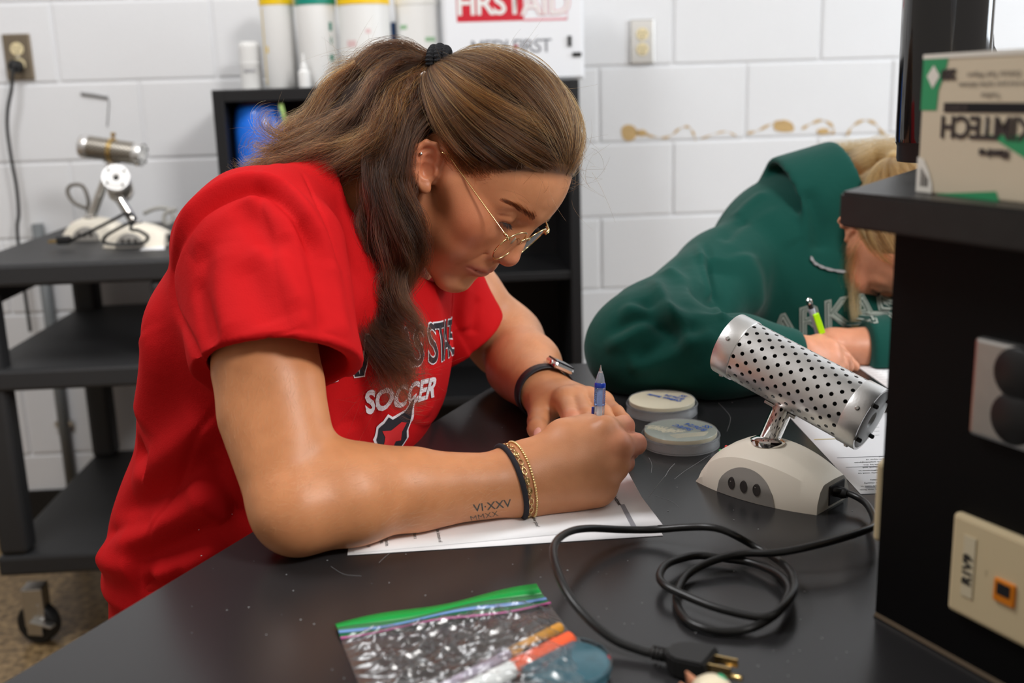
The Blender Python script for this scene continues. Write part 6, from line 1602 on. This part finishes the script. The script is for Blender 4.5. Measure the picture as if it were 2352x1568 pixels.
# watch on the far wrist
wn = nrm(at(1318, 917, 1.235)-at(1205, 835, 1.40)); wc = at(1256, 902, 1.296)
P, D = around(wc, wn, .0014, 64)
wt = empty('watch', tuple(wc)); tag(wt, 'smart watch with silver case and black band on the left wrist', 'watch')
BANDM = mat('watch_band', (.012, .012, .016, 1), .5)
V = []; W_ = .0095
for p, d in zip(P, D):
    for s, r in ((-W_, 0), (-W_, .0016), (W_, .0016), (W_, 0)): V.append(p+d*r+wn*s)
Fq = [(i*4+k, ((i+1) % 64)*4+k, ((i+1) % 64)*4+(k+1) % 4, i*4+(k+1) % 4) for i in range(64) for k in range(4)]
pydata('band', V, Fq, BANDM, wt, True)
wd = nrm(CU*.86+CR*.46-CF*.16); wd = nrm(wd-wn*(wd @ wn)); i = int(np.argmax(D @ wd)); pc = P[i]; ws = np.cross(wd, wn); M = frame(pc+wd*.0045, wn, ws if np.cross(wn, ws) @ wd > 0 else -ws, wd)
cs = box('case', (0, 0, 0), (.033, .029, .0088), mat('watch_silver', (.75, .74, .73, 1), .22, metal=1), wt, .0042, M)
box('screen', (0, 0, .0042), (.029, .025, .0022), mat('watch_screen', (.008, .008, .012, 1), .08), wt, .0010, M)
lathe('crown', [(.0032, 0), (.0032, .0016), (.002, .002)], MATS['watch_silver'], cs, 16, M @ Matrix.Translation((.006, -.0145, 0)) @ Matrix.Rotation(math.pi/2, 4, 'X'))
# pen held point up
p1, p0 = at(1380, 838, 1.078), at(1374, 1016, 1.088); pdv = nrm(p1-p0); PL = np.linalg.norm(p1-p0); A = axes_z(p0, pdv)
pe = empty('pen', tuple(p0)); tag(pe, 'clear ballpoint pen with blue grip held point up in the right hand', 'pen')
f = lambda y: PL*(1016-y)/(1016-838)
CLEARP = mat('pen_clear', (.86, .92, 1.0, 1), .08, trans=.85, ior=1.35); BLUEP = mat('pen_blue', srgb(22, 52, 150), .2, coat=.3); GRIP = mat('pen_grip', srgb(150, 180, 236), .12, trans=.85, ior=1.3)
lathe('point', [(.0004, f(838)), (.0007, f(843)), (.0011, f(846)), (.0016, f(853))][::-1], STEEL, pe, 20, A)
lathe('cone', [(.0052, f(884)), (.0048, f(876)), (.0036, f(862)), (.0020, f(852))], MATS['pen_clear'], pe, 24, A)
lathe('inner_spring', [(.0030, f(888)), (.0026, f(868)), (.0014, f(856))], mat('pen_grey', srgb(120, 124, 132), .3), pe, 16, A)
lathe('grip_ring', [(.0056, f(889)), (.0059, f(886)), (.0057, f(880)), (.0052, f(878))], BLUEP, pe, 28, A)
lathe('grip', [q for k in range(9) for q in ((.00545, f(930-k*4.6)), (.0058, f(928-k*4.6)), (.0058, f(927-k*4.6)))]+[(.0054, f(889))], GRIP, pe, 28, A)
lathe('barrel', [(.0050, 0), (.0052, f(1010)), (.0052, f(932)), (.0048, f(930))], MATS['pen_clear'], pe, 28, A)
lathe('refill', [(.0022, f(1010)), (.0022, f(890))], WHITE_PL, pe, 16, A)
box('clip', (.0068, 0, f(952)), (.0026, .0042, f(938)-f(972)), BLUEP, pe, .0007, A @ Matrix.Rotation(math.atan2(-CF[0], 1), 4, 'Z'))
box('clip_root', (.0052, 0, f(968)), (.0058, .0050, .004), BLUEP, pe, .0007, A)

NAIL = mat('nail', srgb(232, 168, 152), .25)
for x, y, ax_ in ((1233, 991, 1.35),):
    p = np.array(cast(body_bvh, x, y)); h = body_bvh.find_nearest(Vector(p)); n_ = np.array(h[1]); t_ = nrm(CR*math.cos(ax_)*.3-CU*math.sin(ax_)); t_ = nrm(t_-n_*(t_ @ n_))
    bm = bmesh.new(); bmesh.ops.create_uvsphere(bm, u_segments=16, v_segments=8, radius=1, matrix=frame(p-n_*.0012, t_, np.cross(n_, t_), n_) @ Matrix.Diagonal((.0062, .0047, .0019, 1))); bm_obj('nail', bm, NAIL, body, True)
# fine fair hairs on the arms
g = np.random.default_rng(77); bv = np.array([v.co[:] for v in body.data.vertices]); bn = normals(bv, np.array([p.vertices[:] for p in body.data.polygons])) if False else None
fuzz = []
for (x0, y0, x1, y1, dx, dy, n) in ((500, 850, 720, 1150, .15, -1, 500), (600, 1060, 1150, 1230, .95, -.35, 900), (1120, 720, 1230, 860, .5, -.8, 160)):
    for i in range(n):
        x, y = g.uniform(x0, x1), g.uniform(y0, y1); rr_ = nrm(ray(x, y)); h = body_bvh.ray_cast(Vector(EYE+rr_*.5), Vector(rr_))
        if h[0] is None or (h[0]-Vector(EYE)).length > 1.6: continue
        p = np.array(h[0]); nn = np.array(h[1]); 
        sh_ = shirt_bvh.ray_cast(Vector(EYE+rr_*.5), Vector(rr_))
        if sh_[0] is not None and (sh_[0]-Vector(EYE)).length < (h[0]-Vector(EYE)).length: continue
        d = CR*(dx+g.normal()*.35)-CU*(dy*-1+g.normal()*.35)*-1; d = nrm(d-nn*(d @ nn)); l = g.uniform(.004, .010); t = np.linspace(0, 1, 5)[:, None]
        fuzz.append((p+d*l*t+nn*.0012*np.sin(np.pi*t*.6))[None])
strands('arm_hairs', fuzz, .00005, hair_mat('hair_fair', [(0.0, (.55, .38, .20, 1)), (1.0, (.8, .62, .38, 1))]), hair)
# ------------------------------------------------------------------ the second writer, in the green sweatshirt
KW = empty('person', tuple(at(1830, 760, 1.74)[:2])+(0,)); tag(KW, 'person in a green quarter zip sweatshirt, writing, face half hidden by the shelf column', 'person')
kf = nrm(CR*.05-CU*.93-CF*.15); ku = CR*.50-CU*.08-CF*.84; ku = nrm(ku-kf*(ku @ kf)); kl = np.cross(ku, kf)
KB = np.stack([kf, kl, ku], 1); KT = at(2014, 718, 1.65); KO = KT-KB @ np.array([.107, 0, -.010])
def k2w(p): return KO+np.asarray(p) @ KB.T
KN0, KN1 = k2w((-.02, 0, -.03)), at(1880, 480, 1.72)
KSH, KEL, KWR = at(1660, 640, 1.64), at(1482, 788, 1.44), at(1835, 822, 1.415)
def k_head(P):
    L = ((P-KO.astype(np.float32)) @ KB.astype(np.float32)).astype(np.float32)
    return smin(head_sdf(L), chain(P, [KN0, (KN0+KN1)/2, KN1], [.052, .052, .06], .02), .02)
def k_arm(P):
    d = chain(P, [KSH, KEL, at(1640, 812, 1.41), KWR], [.05, .043, .038, .028], .02)
    # right hand round the pencil
    kn = [at(1880, 790, 1.445), at(1905, 800, 1.430), at(1908, 822, 1.418), at(1900, 842, 1.412)]
    h = None
    for k_, w_ in zip(kn, (at(1842, 806, 1.43), at(1842, 818, 1.42), at(1842, 830, 1.412), at(1842, 838, 1.408))):
        e = cone(P, w_, k_, .020, .0135); h = e if h is None else smin(h, e, .012)
    d = smin(d, h, .015)
    F = None
    for p in ([kn[0], at(1925, 806, 1.462), at(1945, 828, 1.470), at(1962, 842, 1.474)], [kn[1], at(1938, 822, 1.442), at(1945, 842, 1.452), at(1935, 852, 1.46)], [kn[2], at(1930, 838, 1.428), at(1932, 852, 1.438), at(1920, 856, 1.446)], [kn[3], at(1920, 850, 1.418), at(1920, 858, 1.428), at(1908, 860, 1.435)], [at(1860, 798, 1.46), at(1890, 812, 1.478), at(1912, 828, 1.486), at(1935, 836, 1.486)]):
        e = chain(P, p, [.0125, .0100, .0090, .0080], .004); F = e if F is None else smin(F, e, .002)
    return smin(d, F, .006)
KLW, KLE = at(1912, 800, 1.545), at(2120, 800, 1.56)
def k_arm2(P):
    d = cone(P, KLE, KLW, .040, .027)
    h = None; kn = [at(1880-6, 806+6*i, 1.555-.012*i) for i in range(4)]
    for k_ in kn:
        e = cone(P, KLW, k_, .022, .013); h = e if h is None else smin(h, e, .01)
    d = smin(d, h, .015); F = None
    for i, k_ in enumerate(kn):
        e = chain(P, [k_, k_-CR*.028-CU*.004, k_-CR*.046-CU*.016-CF*.01, k_-CR*.05-CU*.026-CF*.016], [.0118, .0095, .0085, .0075], .004); F = e if F is None else smin(F, e, .002)
    F = smin(F, chain(P, [KLW-CU*.01-CF*.015, KLW-CR*.03-CU*.014-CF*.035, KLW-CR*.055-CU*.016-CF*.04], [.014, .011, .009], .004), .002)
    return smin(d, F, .006)
kseat = at(1800, 980, 1.86); kseat[2] = .52
def k_torso(P, g=0.0):
    d = chain(P, [kseat, at(1800, 880, 1.82), at(1800, 740, 1.79), at(1820, 650, 1.78)], [.17+g, .155+g, .140+g, .105+g], .05)
    d = smin(d, chain(P, [KSH, at(1795, 555, 1.74), at(1900, 490, 1.78), at(2060, 560, 1.86)], [.066+g, .090+g, .092+g, .075+g], .05), .06)
    d = smin(d, cone(P, at(1850, 640, 1.74), at(1950, 720, 1.74), .13+g, .115+g), .06)
    return d
def k_body(P):
    d = k_torso(P, -.02)
    for s in (-1, 1):
        h = kseat+np.array([.10*s, 0, 0]); k_ = h+np.array([.02*s, -.30, 0]); a_ = np.array([k_[0], k_[1]+.05, .08]); d = smin(d, chain(P, [h, k_, a_, a_+np.array([0, -.13, -.04])], [.088, .062, .042, .034], .02), .03)
    return d
parts = []
V, Q = polymesh(k_head, *bbox([k2w((x, y, z)) for x in (-.105, .125) for y in (-.095, .095) for z in (-.11, .14)], .0), .0022); parts.append((relax(V, Q, 1, .4), Q))
lo, hi = bbox([KSH, KEL, KWR, at(1962, 850, 1.47)], .065); lo[2] = TZ-.01
V, Q = polymesh(k_arm, lo, hi, .0026); V = relax(V, Q, 2); V[:, 2] = np.maximum(V[:, 2], TZ+.0012); parts.append((V, Q))
lo, hi = bbox([KLE, KLW, at(1800, 830, 1.53)], .05); lo[2] = TZ-.01
V, Q = polymesh(k_arm2, lo, hi, .0028); V = relax(V, Q, 2); V[:, 2] = np.maximum(V[:, 2], TZ+.0012); parts.append((V, Q))
kb = np.array([at(1600, 500, 1.75), at(2150, 560, 1.85), kseat]); lo, hi = kb.min(0)-.3, kb.max(0)+.2; lo[1] -= .2; lo[2] = .005
V, Q = polymesh(k_body, lo, hi, .016); parts.append((V, Q))
V, Q = merge(parts)
kbody = npmesh('body', V, Q, SKIN, KW)
paint(kbody, V, srgb(214, 148, 116), [(k2w((.107, 0, -.012)), .016, srgb(222, 120, 104), .6), (k2w((.06, -.045, -.01)), .03, srgb(220, 128, 104), .5), (k2w((.062, -.05, .004)), .0016, srgb(110, 60, 44), .8)]+[(k2w((.094-.013*t*t, -.0235*t, -.046)), .006, LIP, .6) for t in np.linspace(-1, 1, 9)])
# sweatshirt
GREENC = cloth('green_fleece', (.006, .060, .047, 1), .9, 900, .1, .35)
kcn = nrm(KN0-KN1); kcc = KN1+kcn*.045
def sweat(P):
    f32 = np.float32
    d = k_torso(P)
    a = chain(P, [KSH, KEL, at(1640, 806, 1.405), at(1800, 824, 1.412)], [.074, .064, .060, .043], .03)
    a = smin(a, cone(P, at(1470, 735, 1.50), at(1440, 805, 1.45), .040, .050), .04)
    a = smax(a, (P-at(1838, 824, 1.414).astype(f32)) @ nrm(KWR-at(1640, 812, 1.41)).astype(f32), .004)
    d = smin(d, a, .028)
    b = chain(P, [at(2060, 600, 1.82), KLE, at(1975, 808, 1.55)], [.07, .055, .050], .03)
    b = smax(b, -(P-at(1985, 800, 1.55).astype(f32)) @ CR.astype(f32), .004); d = smin(d, b, .02)
    # standing collar, open at the throat
    kax = nrm(CR*.95+CU*.28); k0 = at(1915, 470, 1.705)
    q = P-k0.astype(f32); t = q @ kax.astype(f32); rad = np.sqrt(np.maximum((q*q).sum(1)-t*t, 0))
    c = np.abs(rad-.094)-.0055
    c = smax(c, np.maximum(t-.022, -t-.080), .006)
    d = smin(d, c, .022)
    d = smax(d, -smax(rad-.086, np.maximum(-(t+.012), t-.14), .004), .006)
    return d
lo, hi = bbox([at(1370, 800, 1.44), at(1600, 480, 1.75), at(2120, 600, 1.9), at(1940, 330, 1.70), at(1700, 880, 1.36)], .10); lo[2] = TZ-.20
hi[1] += .12
V, Q = polymesh(sweat, lo, hi, .0045); V = relax(V, Q, 3)
V[:, 2] = np.where((V[:, 1] < 1.52) & (V[:, 2] < TZ+.004), TZ+.002, V[:, 2])
V = folds(V, Q, [
    ([(1505, 640), (1520, 690), (1560, 750), (1600, 800)], .010, .010), ([(1480, 680), (1510, 740), (1560, 800)], .014, -.012), ([(1420, 720), (1480, 712), (1540, 722), (1590, 745)], .012, .009),
    ([(1400, 770), (1460, 735), (1530, 745), (1590, 770)], .010, -.008), ([(1390, 800), (1450, 770), (1510, 735), (1560, 740)], .010, .009), ([(1440, 845), (1500, 830), (1580, 795), (1650, 765)], .014, .008),
    ([(1450, 820), (1510, 800), (1560, 770), (1620, 752)], .010, -.008), ([(1520, 800), (1555, 770), (1590, 755)], .008, .006), ([(1600, 560), (1625, 620), (1650, 690), (1670, 740)], .006, .006), ([(1618, 560), (1642, 620), (1665, 690)], .005, -.006),
    ([(1650, 590), (1660, 660), (1660, 720)], .03, -.016), ([(1530, 620), (1570, 640), (1590, 700)], .012, .008), ([(1560, 590), (1575, 640), (1600, 690)], .012, -.006),
    ([(1700, 580), (1730, 640), (1735, 720)], .022, .012), ([(1760, 480), (1800, 520), (1830, 560)], .02, .004), ([(1850, 430), (1880, 520), (1885, 580)], .014, -.008), ([(1690, 500), (1720, 470), (1760, 440)], .012, .005), ([(1660, 555), (1690, 520), (1720, 505)], .010, -.006)])
V = relax(V, Q, 1, .3)
sw = npmesh('sweatshirt', V, Q, GREENC, KW); tag(sw, 'dark green quarter zip sweatshirt with outlined lettering')
sb_ = BVHTree.FromPolygons(V.tolist(), Q.tolist())
zp = [cast(sb_, x, y) for x, y in ((1862, 592), (1868, 602), (1880, 610), (1895, 616), (1915, 621), (1938, 624))]
zp = [p-CF*.003 for p in zp if p is not None]
Pz = catmull(zp, 14); bm = bmesh.new()
for i, p in enumerate(Pz[::2]): bmesh.ops.create_cube(bm, size=1, matrix=Matrix.Translation(p) @ Matrix.Rotation(.4*i, 4, 'Y') @ Matrix.Diagonal((.0022, .003, .0042, 1)))
zo = bm_obj('zipper_teeth', bm, mat('zip_metal', (.55, .55, .57, 1), .3, metal=.4), sw); tag(zo, kind='stuff')
bm = bmesh.new()
def k_text(s, size, px, py, w, m_, lift, ang):
    """outlined lettering on the chest: a wide letter in grey with the cloth's green inside it"""
    b = text_bm(s, size, bold=w, spacing=1.05); bmesh.ops.triangulate(b, faces=b.faces); subdiv(b, .008); o0 = at(px, py, 1.62)-CF*.42; ca, sa_ = math.cos(ang), math.sin(ang)
    for v in b.verts:
        x, y = v.co.x, v.co.y+.012-(v.co.x/.10)**2*.010; q = o0+CR*(x*ca-y*sa_)+CU*(x*sa_+y*ca); h = sb_.ray_cast(Vector(q), Vector(CF))
        v.co = (h[0]+h[1]*lift) if h[0] is not None else Vector(q+CF*.45)
    return bm_obj('lettering', b, m_, sw)
bm.free()
KG = mat('fleece_grey', srgb(150, 158, 150), .8); KI = mat('fleece_green', (.006, .045, .036, 1), .9)
k_text('ARKANSAS', .060, 2004, 728, .0022, KG, .0012, .10); k_text('ARKANSAS', .060, 2004, 728, -.0002, KI, .0018, .10); k_text('ARKANSAS', .060, 2004, 728, -.0014, KG, .0024, .10)
# her hair
def khair(P):
    L = (P-KO.astype(np.float32)) @ KB.astype(np.float32); L = L.astype(np.float32); d = ell(L, HC, HR*1.0)
    zm = np.interp(L[:, 0], [-.1, -.06, -.02, .0, .03, .06, .1], [-.06, -.05, .02, .034, .05, .075, .10]).astype(np.float32); return smax(d, zm-L[:, 2], .004)
V, Q = polymesh(khair, *bbox([k2w((x, y, z)) for x in (-.12, .11) for y in (-.09, .09) for z in (-.07, .15)], .0), .005); V = relax(V, Q, 3)
BLONDM = hair_mat('hair_blond', [(0.0, (.13, .06, .02, 1)), (.5, (.30, .155, .052, 1)), (1.0, (.52, .31, .13, 1))])
khm = npmesh('hair', V, Q, mat('blond_base', (.22, .12, .05, 1), .7), KW); tag(khm, 'long blond hair tied back')
ks = []
for i, (gd, n, w0, w1) in enumerate([([(2085, 375, 1.66), (2045, 362, 1.67), (2010, 362, 1.69), (1965, 380, 1.70), (1920, 400, 1.78)], 900, .018, .022), ([(2080, 340, 1.70), (2020, 345, 1.72), (1960, 345, 1.76), (1900, 352, 1.80), (1845, 372, 1.83)], 400, .014, .010),
        ([(2080, 560, 1.612), (2030, 545, 1.607), (1985, 560, 1.607), (1958, 600, 1.612), (1952, 650, 1.612), (1962, 720, 1.602), (1972, 790, 1.592), (1975, 830, 1.572)], 130, .009, .006),
        ([(2090, 600, 1.602), (2040, 565, 1.602), (1995, 570, 1.602), (1968, 620, 1.607), (1962, 700, 1.607), (1975, 760, 1.592), (1990, 830, 1.572), (2005, 880, 1.49)], 60, .007, .006),
        ([(2070, 550, 1.612), (2010, 540, 1.617), (1965, 560, 1.622), (1945, 620, 1.627), (1938, 680, 1.622), (1945, 720, 1.612)], 90, .006, .005),
        ([(2075, 540, 1.612), (2030, 535, 1.612), (1985, 548, 1.617), (1958, 575, 1.622)], 600, .014, .012), ([(2050, 548, 1.602), (2000, 548, 1.602), (1965, 575, 1.607), (1950, 620, 1.612), (1948, 665, 1.617)], 420, .010, .009)]):
    ks.append(bundle(gd, n, w0, w1, 120+i, curl=.002, freq=1.4, frizz=.0012, clumps=9)[0])
P_, _c = cap_strands(2600, 9, .002, conv=k2w); ks.append(P_)
strands('strands', ks, .0002, BLONDM, khm)
for s in (-1, 1):
    c_ = np.array([.0710, .0315*s, .0268]); M = axes_z(k2w(c_), nrm([.75, 0, -.62]) @ KB.T); lathe('eyeball', [(.0123*math.sin(a), -.0123*math.cos(a)) for a in np.linspace(.02, math.pi-.02, 14)], EYEW, KW, 20, M)
lash = []
for i in range(40):
    u = i/39; y = .0225+.0195*u; zz = .0218+.0016*math.sin(u*3.1); dx = math.sqrt(max(1e-6, .0133**2-(y-.0315)**2-(zz-.027)**2)); p = np.array([.0712+dx, -y, zz]); o_ = nrm(np.array([.8, -(y-.030)*30, -.75])); t = np.linspace(0, 1, 6)[:, None]; lash.append(k2w(p+o_*.0085*t)[None])
strands('eyelashes', lash, .00016, MATS['lash_black'], khm)
# her mechanical pencil
p1, p0 = at(1857, 686, 1.445), at(1896, 822, 1.475); A = axes_z(p0, p1-p0); PL = float(np.linalg.norm(p1-p0))
pe = empty('mechanical_pencil', tuple(p0)); tag(pe, 'grey mechanical pencil with a lime green clip in the hand of the green sweatshirt writer', 'pencil')
PGREY = mat('pencil_grey', srgb(150, 150, 160), .2, coat=.3)
lathe('barrel', [(.0020, -.016), (.0044, 0), (.0046, PL*.83), (.0040, PL*.84)], PGREY, pe, 20, A)
lathe('collar', [(.0034, PL*.83), (.0034, PL*.93)], RUBBER, pe, 16, A); lathe('button', [(.0040, PL*.92), (.0044, PL*.95), (.0036, PL*.99), (.001, PL*1.01)], CHROME, pe, 16, A)
pc_ = [at(x, y, d) for x, y, d in ((1873, 720, 1.443), (1889, 766, 1.450))]; Ac = axes_z(pc_[0], pc_[1]-pc_[0], -CF); box('clip', (0, 0, np.linalg.norm(pc_[1]-pc_[0])/2), (.0085, .004, float(np.linalg.norm(pc_[1]-pc_[0]))), mat('lime', srgb(176, 236, 10), .35), pe, .0012, Ac)
